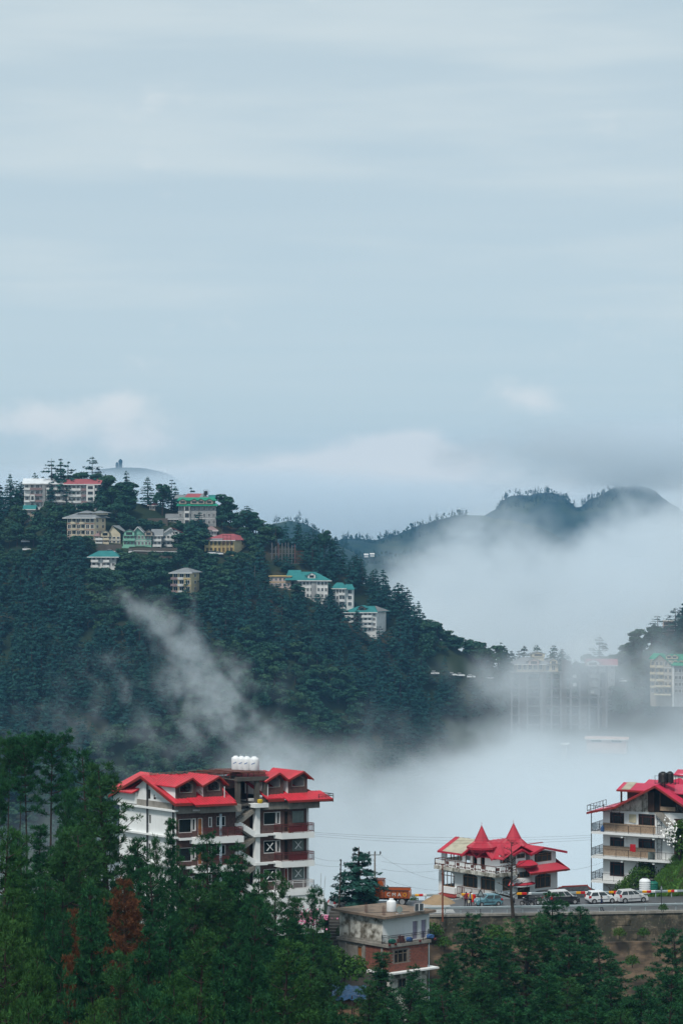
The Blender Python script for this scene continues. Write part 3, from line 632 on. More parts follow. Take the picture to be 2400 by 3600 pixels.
    def slope(x0, x1, ya, yb, name='roof', m='red_roof', n=None, x2=None, x3=None):
        MB(fr).sheet((x0, ya, zl(ya)), (x1, ya, zl(ya)), (x1 if x2 is None else x2, yb, zl(yb)), (x0 if x3 is None else x3, yb, zl(yb)), .12, n or int((x1 - x0) / .42)).build(name, m, B)
    slope(-.75, xr(829, -.9), ye, 4.9, x2=xS0 + .1); slope(xr(922), xE + .5, ye + .15, 4.9, x2=xE - 1.6)
    for x0, x1, k in ((-.75, xS0 + .15, 0), (xr(922), xE - 1.6, 1)):
        MB(fr).sheet((x1, dep + .8, 15.15), (x0, dep + .8, 15.15), (x0, 4.9, zridge), (x1, 4.9, zridge), .12, 10).build('roof', 'red_roof', B)
    MB(fr).sheet((xE + 1.75, -1.2, 14.9), (xE + 1.75, dep + .5, 14.9), (xE - 1.6, 4.9, zridge), (xE - 1.6, 4.9, zridge), .12, 16).build('roof', 'red_roof', B)
    for x0, x1, d0 in ((xr(684, -1.5), xr(833, -1.7), .75), (xr(1000, -1), xE + 1.75, .65)):
        MB(fr).sheet((x0, ye - d0, 14.98), (x1, ye - d0, 14.98), (x1 - .1, .3, zl(.3) + .03), (x0 + .1, .3, zl(.3) + .03), .1, int((x1 - x0) / .36)).build('roof_skirt', 'red_roof', B)
        MB(fr).box(x0, x1, ye - d0 - .06, ye - d0 - .002, 14.74, 14.97).build('fascia', 'red_fascia', B)
    for x0, x1 in ((-.75, xr(684)), (xr(922), xr(1000, -1))): MB(fr).box(x0, x1, ye - .07, ye - .004, 14.84, 15.14).build('fascia', 'red_fascia', B)
    for ya, yb in ((ye, 4.9), (dep + .8, 4.9)):
        MB(fr).prism([(-.8, ya, 15.12), (-.8, yb, zridge - .02), (-.8, yb, zridge - .32), (-.8, ya, 14.82)], (.05, 0, 0)).build('bargeboard', 'red_fascia', B)
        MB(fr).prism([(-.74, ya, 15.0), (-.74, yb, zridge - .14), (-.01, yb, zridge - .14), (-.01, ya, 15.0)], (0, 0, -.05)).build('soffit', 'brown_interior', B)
    m = MB(fr)
    for k in range(9): m.box(.3 + k * 1.05, 1.0 + k * 1.05, 4.75, 4.95, zridge + .07, zridge + .15)
    m.tube((.2, 4.9, zridge + .2), (xS0 + .5, 4.9, zridge + .3), .04, 4); m.build('ridge_batten', 'wood_grey', B)
    m = MB(fr); m.box(xr(722), xr(745), .1, .3, 15.72, 15.80); m.prism([(xr(707), .3, 16.3), (xr(712), .3, 16.3), (xr(722), .05, 15.72), (xr(717), .05, 15.72)], (0, .1, .05)); m.build('loose_board', 'beige_sheet', B)
    # dormers
    def dormer(p0, p1, pa, py_s, py_e, py_a, o0, o1, oy0, oy1, wire=False):
        x0, x1, xa = xr(p0, -.05), xr(p1, -.05), xr(pa, -.05); zs, ze, za = zr(p0, py_s, -.05), zr(p1, py_e, -.05), zr(pa, py_a, -.05)
        zs = min(zs, 15.45); a0, a1 = xr(o0, -.05), xr(o1, -.05); z0, z1 = zr(o0, oy1, -.05), zr(o1, oy0, -.05)
        m = MB(fr); y0 = -.05
        m.poly((x0, y0, zs), (a0, y0, zs), (a0, y0, ze), (x0, y0, ze)); m.poly((a1, y0, zs), (x1, y0, zs), (x1, y0, ze), (a1, y0, ze)); m.poly((a0, y0, zs), (a1, y0, zs), (a1, y0, z0), (a0, y0, z0))
        zo = min(z1, ze - .05); xm = (a0 + a1) / 2; zp = zo + .42
        m.poly((a0, y0, zo), (xm, y0, zp), (xa, y0, za), (x0, y0, ze), (a0, y0, ze)); m.poly((a1, y0, zo), (a1, y0, ze), (x1, y0, ze), (xa, y0, za), (xm, y0, zp))
        m.poly((a0, y0, zo), (a0, y0, ze), (a0, y0 + .01, ze)); D_ = m.build('dormer', 'brown_brick', B)
        yb = 3.4
        m = MB(fr); m.poly((x0, y0, zs), (x0, yb, zs), (x0, yb, ze), (x0, y0, ze)); m.poly((x1, y0, zs), (x1, yb, zs), (x1, yb, ze), (x1, y0, ze)); m.build('cheek', 'white_plaster', D_)
        m = MB(fr)
        for q in ((a0, z0, a0, zo), (a1, z0, a1, zo), (a0, z0, a1, z0), (a0, zo, xm, zp), (xm, zp, a1, zo)): m.tube((q[0], y0 - .02, q[1]), (q[2], y0 - .02, q[3]), .055, 4)
        m.build('opening_frame', 'grey_concrete', D_)
        m = MB(fr).poly((x0 + .05, 2.6, zs), (x1 - .05, 2.6, zs), (x1 - .05, 2.6, ze), (x0 + .05, 2.6, ze)); m.poly((x0, y0 + .02, zs + .01), (x1, y0 + .02, zs + .01), (x1, 2.6, zs + .01), (x0, 2.6, zs + .01)); m.build('inner_wall', 'dark_interior' if not wire else 'curtained_glass', D_)
        if wire:
            m = MB(fr)
            for k in range(6): xx = a0 + (a1 - a0) * (k + .5) / 6; m.tube((xx, .4, z0), (xx + .2 * (k % 2), .4, zo + .1), .025, 3)
            for k in range(3): m.tube((a0, .35, z0 + .2 + k * .3), (a1, .38, z0 + .15 + k * .32), .022, 3)
            m.prism([(a0 + .5, .3, zo + .25), (a1, .3, z0 + .15), (a1, .3, zo + .2), (xm, .3, zp)], (0, .05, 0)); m.build('scaffold_rod', 'black_iron', D_)
        ov = .38
        for sx, xo, e in ((-1, x0 - ov, ze - .16), (1, x1 + ov, ze - .16)):
            rf = MB(fr).sheet(*(((xo, y0 - .5, e), (xo, yb, e), (xa, yb + 1.2, za + .04), (xa, y0 - .5, za + .04)) if sx < 0 else ((xo, yb, e), (xo, y0 - .5, e), (xa, y0 - .5, za + .04), (xa, yb + 1.2, za + .04))), .08, 11).build('dormer_roof', 'red_roof', D_)
            MB(fr).prism([(xo, y0 - .55, e + .02), (xa, y0 - .55, za + .06), (xa, y0 - .55, za - .16), (xo, y0 - .55, e - .2)], (0, .045, 0)).build('bargeboard', 'red_fascia', D_)
    dormer(617, 690, 667, 2795, 2757, 2734, 632, 676, 2757, 2787, True); dormer(715, 782, 762, 2786, 2752, 2728, 729, 773, 2752, 2781, True)
    dormer(935, 996, 973, 2772, 2738, 2716, 941, 983, 2740, 2768); dormer(1012, 1080, 1058, 2772, 2733, 2711, 1026, 1069, 2736, 2765)
    # open middle: columns, lintel, steel roof frame
    for px in (838, 905, 935): x = xr(px, -.1); MB(fr).box(x - .2, x + .2, -.2, .2, Zt + .17, 17.35).build('column', 'dark_concrete', B)
    x = xr(868, 3); MB(fr).box(x - .06, x + .06, 2.9, 3.0, Zt + .17, 17.3).build('column', 'rust_steel', B)
    MB(fr).box(xr(826), xr(938), -.35, .05, 17.2, 17.62).build('lintel', 'dark_concrete', B)
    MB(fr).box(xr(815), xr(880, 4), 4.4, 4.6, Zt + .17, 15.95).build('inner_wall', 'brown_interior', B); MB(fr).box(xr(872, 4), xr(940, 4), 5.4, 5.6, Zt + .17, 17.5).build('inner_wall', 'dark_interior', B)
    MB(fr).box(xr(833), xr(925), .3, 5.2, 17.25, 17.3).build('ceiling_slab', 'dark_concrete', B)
    m = MB(fr); x0, x1 = xr(705, 3), xr(925, 0)
    for y in (-.3, 1.5, 3.2, 5.0): m.box(x0 + (0 if y > 1 else 3.8), x1, y - .06, y + .06, 17.85, 18.0)
    for k in range(7): xx = x0 + 1 + (x1 - x0 - 1) * k / 6; m.box(xx - .05, xx + .05, -.3 if k > 2 else 1.2, 5.0, 18.003, 18.12); m.tube((xx, 1.5, 17.2), (xx, 1.5, 17.9), .05, 4)
    m.build('roof_frame', 'rust_steel', B)
    MB(fr).prism([(xr(800, 2), .8, 18.16), (xr(905, 2), .2, 18.13), (xr(905, 2), 4.6, 18.16), (xr(800, 2), 4.8, 18.2)], (0, 0, -.03)).build('tank_deck', 'rust_steel', B)
    railing(B, fr, [(xE + .2, -1.35), (xE + 1.95, -1.35), (xE + 1.95, 1.4)], 14.55, .95, 'black_iron', .6, 1.2, .025, rails=3, name='roof_railing')
    for px in (783, 935): x = xr(px); MB(fr).tube((x, -.3, Zt + .6), (x, -.3, 16.7), .06, 6).build('drain_pipe', 'white_frame', B)
    MB(fr).tube((xr(668), -.5, Zt - .2), (xr(694), -.55, Zt - .22), .11, 6).build('drain_pipe', 'white_frame', B)
    # small gabled roof at the back left
    x0, y0, y1 = .2, 6.2, 10.6
    MB(fr).sheet((-.9, y0, 15.75), (-.9, y1, 15.75), (3, y1, 17.6), (3, y0, 17.6), .12, 12).build('roof', 'red_roof', B)
    MB(fr).box(-.3, 3, y0 + .3, y1 - .3, Zt, 15.7).build('back_room', 'white_plaster', B)
    # clutter that is not part of the block
    tag(MB().lathe((0, 0, 0), [(.16, 0), (.30, .2), (.34, .42), (.12, .5)], 7).build('cloth_heap', 'yellow_cloth', None, O + Vector(fr(xr(903), -.5, Zt + .2))), 'yellow plastic heap lying at the head of the white stairs', 'cloth')
    b_ = MB(); b_.box(-.2, .2, -.15, .15, 0, .42).box(-.23, .23, -.18, .18, .42, .5); tag(b_.build('wooden_stool', 'orange_door', None, O + Vector(fr(xr(1024, -1.2), -1.0, Zf + .03))), 'small wooden stool behind the upper right maroon railing', 'stool')
    tk = thing('water_tank', '', 'water tank')
    MB().lathe((0, 0, 0), [(.44, 0), (.46, .05), (.46, 1.2), (.40, 1.36), (.22, 1.46), (.2, 1.53)], 18).build('body', 'white_plastic', tk, smooth=True)
    m = MB()
    for k in range(5): a0 = -2.2 + k * .16; m.prism([(.468 * math.cos(a), .468 * math.sin(a), z) for a, z in ((a0, .66 + .035 * k), (a0 + .15, .70 + .035 * k), (a0 + .15, .80 + .035 * k), (a0, .72 + .03 * k))], (.004, -.006, 0))
    m.build('printed_mark', 'blue_print', tk); m = MB(); m.tube((.5, 0, 0), (.5, 0, 1.75), .02, 4); m.build('pipe', 'white_frame', tk)
    for k, (px, lb) in enumerate(((829, 'leftmost of the four plastic wrapped white tanks on the roof deck'), (849, 'second from the left of the four wrapped white tanks'), (868, 'third from the left of the four wrapped white tanks'), (894, 'rightmost and widest looking of the four wrapped white tanks'))):
        t = tk if k == 0 else copy_tree(tk); t['label'] = lb; t['group'] = 'white water tanks on the apartment block'
        y = 3.2 - .55 * k; x = fr.f(px, 2700, y)[0]; t.location = O + Vector(fr(x, y, 18.17)); s = 1.02 + .09 * (k == 3); t.scale = (s * 1.03, s * 1.03, 1.0)
red_block()
# ------------------------------------------------------------------ the twin-spired red and white house behind the road
def arched(B, fr, a0, a1, z0, z1, side, mull, gm='grey_glass', see=False, y=.12, rise=.35, tr=.72):
    """window whose head is a flattened pointed arch: the corners are filled by wall-coloured spandrels"""
    o = window(B, fr, a0, a1, z0, z1, y, 'oak_frame', gm, mull, (tr,), .09, pane=not see, side=side)
    sw = (lambda a, d, z: (d, a, z)) if side else (lambda a, d, z: (a, d, z)); m = MB(lambda a, d, z: fr(*sw(a, d, z)))
    w = a1 - a0
    for s, e in ((a0, a0 + w * .38), (a1, a1 - w * .38)): m.prism([(s, -.003, z1 + .002), (s, -.003, z1 - rise), (e, -.003, z1 + .002)], (0, .10, 0))
    m.build('spandrel', 'white_plaster', o); return o
def spire_house():
    fr = Fr(1745, 303, -52.2, 38, 134); O = fr.O
    B = thing('spire_house', 'white three storey house with crimson metal roofs and two pointed red spires', 'house', O)
    f, g = fr.f, fr.g
    yb = g(1541, 3100)[0]; xe = f(1958, 3100)[0]; xr_ = lambda px, y=0: f(px, 3100, y)[0]; yl = lambda px, x=0: g(px, 3100, x)[0]
    zT = f(1745, 3076)[1]; zB = f(1745, 3133)[1]
    # lower storeys: left face (x = 0) and front face (y = 0), hollow so that the corner room shows the mist behind
    LW = [(yl(1597), yl(1553), g(1575, 3117)[1], g(1575, 3066)[1] + .1), (yl(1677), yl(1626), g(1650, 3120)[1], g(1650, 3069)[1]), (yl(1738), yl(1688), g(1713, 3130)[1], g(1713, 3078)[1])]
    LW2 = [(yl(1600), yl(1556), .3, 2.3)]
    m = MB(fr); holed(m, 0, yb, 0, zT + .01, LW + LW2, .2, lambda a, d, z: (d, a, z)); m.build('left_wall', 'white_plaster', B)
    FW = [(xr_(1765), xr_(1795), f(1780, 3131)[1], f(1780, 3079)[1]), (xr_(1879), xr_(1935), f(1907, 3121)[1], f(1907, 3069)[1]), (xr_(1818), xr_(1861), .1, f(1840, 3115)[1]), (xr_(1817), xr_(1861), f(1840, 3085)[1], f(1840, 3048)[1])]
    zR = f(1900, 3052)[1]
    m = MB(fr); holed(m, 0, xr_(1745 + 68), 0, zT + .01, FW[:1], .2, lambda a, d, z: (a, d, z)); holed(m, xr_(1813) + .001, xe, 0, zR, FW[1:], .2, lambda a, d, z: (a, d, z)); m.build('front_wall', 'white_plaster', B)
    m = MB(fr); m.poly((xe, 0, 0), (xe, yb, 0), (xe, yb, zR), (xe, 0, zR)); hb = [(1.0, 2.6, LW[0][2], LW[0][3])]; holed(m, 0, xe, 0, zT, hb, .2, lambda a, d, z: (a, yb + d, z)); m.build('back_wall', 'white_plaster', B)
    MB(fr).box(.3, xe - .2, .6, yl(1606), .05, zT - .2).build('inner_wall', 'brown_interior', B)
    for k, h in enumerate(LW): arched(B, fr, *h, True, ((.3, .62), (.3, .7), (.33, .66))[k], see=(k == 0))
    arched(B, fr, *LW2[0], True, (.35, .7), see=True)
    arched(B, fr, *FW[0], False, (.33,)); arched(B, fr, *FW[1], False, (.2, .36, .66)); window(B, fr, *FW[3], .1, 'oak_frame', 'grey_glass', (.2, .5, .8)); window(B, fr, *FW[2], .1, 'brown_frame', 'brown_interior', (.5,), name='entrance')
    # terrace slab, its damp edge and patterned railing
    m = MB(fr); y1 = yl(1528, -1.1); x1 = xr_(1812, -.9)
    m.box(-1.15, 2.8, -1.0, y1, zT, zT + .18); m.box(2.8, x1, -1.0, 2.0, zT, zT + .18); m.build('terrace_slab', 'white_plaster', B)
    MB(fr).box(-1.22, x1 + .06, -1.08, -1.003, zT - .12, zT + .36).box(-1.22, -1.153, -1.08, y1 + .05, zT - .12, zT + .36).build('terrace_edge', 'stained_plaster', B)
    zt = zT + .19; pts = [(-1.1, y1), (-1.1, -.95), (x1, -.95)]
    railing(B, fr, [(.6, y1)] + pts, zt, 1.02, 'rust_steel', 2.0, 1.9, .035, rails=2)
    m, m2 = MB(fr), MB(fr); n = 0
    for (xa, ya), (xb, yb_) in zip(pts[:-1], pts[1:]):
        L = math.hypot(xb - xa, yb_ - ya); c = int(L / .62); ux, uy = (xb - xa) / L, (yb_ - ya) / L
        for k in range(c):
            s0, s1 = L * (k + .07) / c, L * (k + .93) / c; n += 1; dk = n % 7 in (0, 4)
            P0, P1 = (xa + ux * s0, ya + uy * s0), (xa + ux * s1, ya + uy * s1)
            (m2 if dk else m).prism([(P0[0], P0[1], zt + .16), (P1[0], P1[1], zt + .16), (P1[0], P1[1], zt + .86), (P0[0], P0[1], zt + .86)], (.02 * abs(uy), .02 * abs(ux), 0))
            for j in range(3): q = s0 + (s1 - s0) * (j + .5) / 3; (m if dk else m2).prism([(xa + ux * q - .03 * abs(uy), ya + uy * q - .03 * abs(ux), zt + .26 + .1 * (j % 2)), (xa + ux * (q + .1) - .03 * abs(uy), ya + uy * (q + .1) - .03 * abs(ux), zt + .36), (xa + ux * q - .03 * abs(uy), ya + uy * q - .03 * abs(ux), zt + .52), (xa + ux * (q - .1) - .03 * abs(uy), ya + uy * (q - .1) - .03 * abs(ux), zt + .36)], (.008, .008, 0))
    m.build('rail_panel', 'white_plaster', B); m2.build('rail_panel', 'rust_steel', B)
    # upper storey, set back
    xu = 1.7; zU = g(1700, 3036, xu)[1]; zE = g(1560, 2992, xu)[1]; yu = lambda px: g(px, 3010, xu)[0]; ztop = zE + .1
    UH = [(yu(1624), yu(1567), g(1595, 3024, xu)[1], zE - .1), (yu(1652), yu(1635), zT + .3, zE + .05), (yu(1676), yu(1660), zT + .3, zE + .05), (yu(1703), yu(1688), zT + .2, zE + .15)]
    m = MB(fr); holed(m, .8, yu(1550), zT + .182, ztop + .3, UH, .2, lambda a, d, z: (xu + d, a, z)); hb = [(xu + .6, xu + 3.2, UH[0][2], UH[0][3])]
    holed(m, xu, xu + 4.2, zT + .182, ztop + .3, hb, .15, lambda a, d, z: (a, yu(1550) + d, z)); hx2 = [(yu(1620), yu(1570), UH[0][2], UH[0][3])]
    holed(m, yu(1624), yu(1550), zT + .182, ztop + .3, hx2, .15, lambda a, d, z: (xu + 4.2 + d, a, z)); m.build('upper_wall', 'white_plaster', B)
    MB(fr).box(xu + 1.2, xe - .3, 1.3, yu(1640), zT + .19, ztop).build('inner_wall', 'dark_interior', B)
    fx = lambda a, d, z: (xu + d, a, z)
    for k, (mu, h) in enumerate(zip(((.12, .3, .55, .72), (), (), ()), UH)):
        m = MB(fr); y0, y1_ = h[0], h[1]
        for q in (0, 1) + mu: yy = y0 + (y1_ - y0) * q; m.box(xu + .02, xu + .12, yy - .05, yy + .05, h[2], h[3])
        m.box(xu + .02, xu + .12, y0, y1_, h[2] - .05, h[2] + .05); m.build('window' if k < 3 else 'door', 'oak_frame', B)
    fu = lambda px, py, y=.7: f(px, py, y)
    FU = [(fu(1759, 3010)[0], fu(1793, 3010)[0], fu(1776, 3035)[1], fu(1776, 3007)[1])]
    m = MB(fr); holed(m, xu, fu(1812, 3010)[0], zT + .182, ztop + .3, FU, .2, lambda a, d, z: (a, .8 + d, z))
    x8 = xr_(1811, -.02); x9 = xr_(1846); F2 = [(xr_(1815), xr_(1844), f(1830, 3017)[1], f(1830, 3001)[1])]; F3 = [(xr_(1877), xr_(1937), f(1905, 3029)[1], f(1905, 2999)[1])]
    holed(m, x8, x9, zT, f(1830, 3000)[1], F2, .2, lambda a, d, z: (a, -.02 + d, z)); x10, x11 = xr_(1862), xr_(1952); zG = f(1905, 2999)[1]
    holed(m, x10, x11, zR - .3, zG, F3, .2, lambda a, d, z: (a, -.02 + d, z)); m.poly((x9, .9, zT), (x10, .9, zT), (x10, .9, zG), (x9, .9, zG))
    for xq in (x9, x10): m.poly((xq, -.02, zT), (xq, .9, zT), (xq, .9, zG), (xq, -.02, zG))
    m.poly((x11, -.02, zR - .3), (x11, 7, zR - .3), (x11, 7, zG), (x11, -.02, zG)); m.build('upper_wall', 'white_plaster', B)
    window(B, fr, *FU[0], .92, 'oak_frame', 'dark_glass', (.35, .65)); window(B, fr, *F2[0], .1, 'oak_frame', 'grey_glass', (.5,)); window(B, fr, *F3[0], .1, 'oak_frame', 'grey_glass', (.16, .45, .78), (.72,))
    # gable glass and roofs that run back along v
    def groof(xa, xm, xb, ye, yb_, ze, za, ze2=None, m_='crimson_roof', dep=.5):
        ze2 = ze if ze2 is None else ze2
        MB(fr).sheet((xa, ye, ze), (xa, yb_, ze), (xm, yb_, za), (xm, ye, za), .09, int((yb_ - ye) / .35)).build('roof', m_, B)
        MB(fr).sheet((xb, yb_, ze2), (xb, ye, ze2), (xm, ye, za), (xm, yb_, za), .09, int((yb_ - ye) / .35)).build('roof', m_, B)
        for p, q, a, b in ((xa, xm, ze, za), (xm, xb, za, ze2)): MB(fr).prism([(p, ye - .05, a + .03), (q, ye - .05, b + .03), (q, ye - .05, b - .26), (p, ye - .05, a - .26)], (0, .04, 0)).build('fascia', 'crimson_roof', B)
    xg, zg = f(1912, 2978, -.5); groof(xr_(1864, -.5), xg, f(1992, 2992, -.5)[0], -.5, 7, f(1864, 3003, -.5)[1], zg, f(1992, 2993, -.5)[1])
    MB(fr).poly((x10, -.025, zG), (x11, -.025, zG), (xg, -.025, zg - .3)).build('gable', 'white_plaster', B); MB(fr).poly((F3[0][0], -.05, zG + .02), (F3[0][1], -.05, zG + .02), (xg, -.05, zg - .5)).build('gable_window', 'dark_glass', B)
    xg2, zg2 = f(1837, 2985, -.4); groof(xr_(1803, -.4), xg2, xr_(1868, -.4), -.4, 6, f(1803, 3005, -.4)[1], zg2, f(1868, 3003, -.4)[1])
    MB(fr).poly((x8, -.03, f(1830, 3000)[1]), (x9, -.03, f(1830, 3000)[1]), (xg2, -.03, zg2 - .25)).build('gable', 'white_plaster', B)
    # left roof: slope facing the left face, with cross gables and a fibreglass sheet
    xo = xu - .75; ze = g(1560, 2993, xo)[1]; xk = 4.0; zk = ze + 1.55; ya, yb2 = -.2, g(1537, 2990, xo)[0]; yc0, yc1 = g(1553, 2990, xo)[0], g(1620, 2993, xo)[0]
    sl = lambda x: ze + (zk - ze) * (x - xo) / (xk - xo)
    for y0, y1_, mm, nm in ((yc0, yb2, 'crimson_roof', 'roof'), (yc1 + .01, yc0 - .01, 'beige_sheet', 'fibreglass_sheet'), (ya, yc1, 'crimson_roof', 'roof')):
        MB(fr).sheet((xo, y1_, ze), (xo, y0, ze), (xk, y0, zk), (xk, y1_, zk), .08, max(2, int((y1_ - y0) / .35))).build(nm, mm, B)
    MB(fr).sheet((xk + 3, ya, ze + .2), (xk + 3, yb2, ze + .2), (xk, yb2, zk), (xk, ya, zk), .08, 12).build('roof', 'crimson_roof', B)
    MB(fr).box(xo - .06, xo - .004, yc1 - .6, yb2, ze - .24, ze + .02).build('fascia', 'crimson_roof', B)
    for px in (1652, 1704):
        yc, zc = g(px, 2981, xo - .1); hw = 1.35
        for sg in (-1, 1):
            MB(fr).sheet(*(((xo - .25, yc + sg * hw, ze - .14), (xo + 2.6, yc + sg * hw, ze - .14), (xo + 3.0, yc, zc + .1), (xo - .25, yc, zc)) if sg > 0 else ((xo + 2.6, yc + sg * hw, ze - .14), (xo - .25, yc + sg * hw, ze - .14), (xo - .25, yc, zc), (xo + 3.0, yc, zc + .1))), .08, 8).build('dormer_roof', 'crimson_roof', B)
            MB(fr).prism([(xo - .3, yc + sg * hw, ze - .1), (xo - .3, yc, zc + .04), (xo - .3, yc, zc - .2), (xo - .3, yc + sg * hw, ze - .36)], (.04, 0, 0)).build('fascia', 'crimson_roof', B)
    MB(fr).sheet((xu - .3, .1, fu(1740, 3006, .1)[1]), (xr_(1806, .1), .1, fu(1790, 3004, .1)[1]), (xr_(1806, 2.6), 2.6, zk - .1), (xu + 1.6, 2.6, zk - .1), .08, 14).build('roof', 'crimson_roof', B)
    # big back ridge
    xa, xb = 3.2, xr_(1868, 5); zq = f(1850, 2969, 6)[1]
    MB(fr).sheet((xa, 3.0, zk - .6), (xb, 3.0, zk - .5), (xb - 1.2, 6, zq), (xa + .4, 6, zq), .08, 20).build('roof', 'crimson_roof', B); MB(fr).sheet((xb, 9, zk - .5), (xa, 9, zk - .6), (xa + .4, 6, zq), (xb - 1.2, 6, zq), .08, 10).build('roof', 'crimson_roof', B)
    # spires
    for (pa, pya, pm0, pm1, pym, pb0, pb1, pyb), y in (((1692, 2901, 1666, 1720, 2959, 1642, 1746, 2976), 4.0), ((1804, 2893, 1777, 1833, 2949, 1752, 1855, 2969), 4.2)):
        x0, za = f(pa, pya, y); sc_ = lambda a, b: (b - a) * (O.y + y * fr.v.y + x0 * fr.u.y) / F / 2
        zm, zb_ = f(pa, pym, y)[1], f(pa, pyb, y)[1]; c = fr(x0, y, 0); n = 8
        S = MB(); ring = lambda r_, z_: [(c[0] + r_ * math.cos(2 * math.pi * (k + .5) / n + .35), c[1] + r_ * math.sin(2 * math.pi * (k + .5) / n + .35), z_) for k in range(n)]
        rb, rm = sc_(pb0, pb1) * 1.02, sc_(pm0, pm1) * 1.02; A, Bq, = ring(rb, zb_), ring(rm, zm)
        for k in range(n):
            k2 = (k + 1) % n; S.sheet(A[k], A[k2], Bq[k2], Bq[k], .06, 5, .05); S.sheet(Bq[k], Bq[k2], (c[0], c[1], za), (c[0], c[1], za), .05, 3, .05)
        sp_ = S.build('spire', 'crimson_roof', B); S = MB()
        for k in range(n): k2 = (k + 1) % n; S.prism([A[k], A[k2], tuple(Vector(A[k2]) - Vector((0, 0, .24))), tuple(Vector(A[k]) - Vector((0, 0, .24)))], tuple((Vector(c) - Vector(A[k])).normalized() * .05 * Vector((1, 1, 0))))
        S.build('fascia', 'crimson_roof', sp_); MB().lathe((c[0], c[1], zk - 1.0), [(rb * .72, 0), (rb * .72, zb_ - zk + .85)], 8).build('spire_base', 'crimson_roof', sp_)
        MB().tube((c[0], c[1], za - .05), (c[0], c[1], za + .35), .03, 4).build('finial', 'crimson_roof', sp_)
    # skirt roof at the right and its gutter
    xs0, xs1 = xr_(1863, -1.3), f(2001, 3052, -1.3)[0]; zs = f(1930, 3062, -1.3)[1]; zs2 = f(1930, 3035, 0)[1]
    MB(fr).sheet((xs0, -1.3, zs), (xs1, -1.3, zs), (x11 + .05, -.03, zs2), (xs0, -.03, zs2), .1, 18).build('roof_skirt', 'crimson_roof', B)
    MB(fr).sheet((xs1, -1.3, zs), (xs1, 8, zs), (x11 + .05, 7, zs2 + .9), (x11 + .05, -.03, zs2), .1, 18).build('roof_skirt', 'crimson_roof', B)
    MB(fr).sheet((xs1 + .0, -1.25, zs), (xs1, 6, zs), (x11, 6, zs2 + 1.2), (x11, .5, zs2 + .8), .06, 0).build('roof_skirt', 'crimson_roof', B)
    MB(fr).box(xs0, xs1, -1.37, -1.304, zs - .24, zs - .01).build('fascia', 'red_fascia', B); m = MB(fr); m.tube((xe, -.2, zs - .3), (xs1 - .2, -.9, zs - .35), .05, 5); m.tube((xs1 - .2, -.9, zs - .35), (xs1 - .15, -1.0, zs - .1), .05, 5); m.build('gutter_pipe', 'steel_blue', B)
    # rounded canopies over the entrance bay
    for (p0, p1, pt, pb, rr, nm) in ((1812, 1876, 3024, 3043, 1.35, 'round_canopy'), (1803, 1873, 3101, 3112, 1.0, 'entrance_canopy')):
        cx, zt_ = f((p0 + p1) / 2, pt); zb_ = f((p0 + p1) / 2, pb, -.9)[1]; hw = (xr_(p1, -.4) - xr_(p0, -.4)) / 2; n = 12
        A = [(cx + hw * -math.cos(math.pi * k / n), -.02 - rr * math.sin(math.pi * k / n) ** .7, zb_) for k in range(n + 1)]; T = [(cx + .72 * hw * -math.cos(math.pi * k / n), -.02 - .1 * math.sin(math.pi * k / n), zt_) for k in range(n + 1)]
        m = MB(fr)
        for k in range(n): m.sheet(A[k], A[k + 1], T[k + 1], T[k], .07, 1, .04)
        m.build(nm, 'crimson_roof', B); MB(fr).prism([(p[0], p[1] + .05, zb_ - .1) for p in A], (0, 0, -.16)).build('canopy_edge', 'white_plaster' if nm[0] == 'e' else 'red_fascia', B)
    n = 10; cx = (FW[3][0] + FW[3][1]) / 2; hw = (FW[3][1] - FW[3][0]) / 2 + .1; q0, q1 = f(1840, 3101)[1], f(1840, 3086)[1]
    MB(fr).prism([(cx - hw * math.cos(math.pi * k / n), -.03 - .55 * math.sin(math.pi * k / n), q0) for k in range(n + 1)], (0, 0, q1 - q0)).build('bay_parapet', 'white_plaster', B)
    # left lower skirt, bay panel and little balcony
    z0 = g(1560, 3150, -1.0)[1]; z1 = g(1560, 3137, -.05)[1]; y0, y1_ = yl(1607, -.5), yl(1524, -1.0)
    MB(fr).sheet((-1.0, y1_, z0), (-1.0, y0, z0), (-.05, y0, z1), (-.05, y1_ - .6, z1), .1, 8).build('roof_skirt', 'red_fascia', B); MB(fr).box(-.9, -.01, y0, y1_ - .2, z0 - .42, z0 - .12).build('ledge', 'white_plaster', B)
    MB(fr).box(-.35, -.004, yl(1604), yl(1552), z1 + .02, LW[0][2]).build('bay_panel', 'white_plaster', B)
    y0, y1_ = yl(1684, -.9), yl(1606, -.9); zb = g(1640, 3149, -.9)[1]; MB(fr).box(-1.0, -.003, y0, y1_, zb - .3, zb).build('balcony_slab', 'stained_plaster', B)
    railing(B, fr, [(-.05, y1_ - .05), (-.95, y1_ - .05), (-.95, y0 + .05), (-.05, y0 + .05)], zb, 1.0, 'rust_steel', .14, 1.2, .022)
    MB(fr).box(-.93, -.91, y0 + .2, y0 + 1.4, zb + .15, zb + .85).build('rail_panel', 'white_plaster', B)
spire_house()

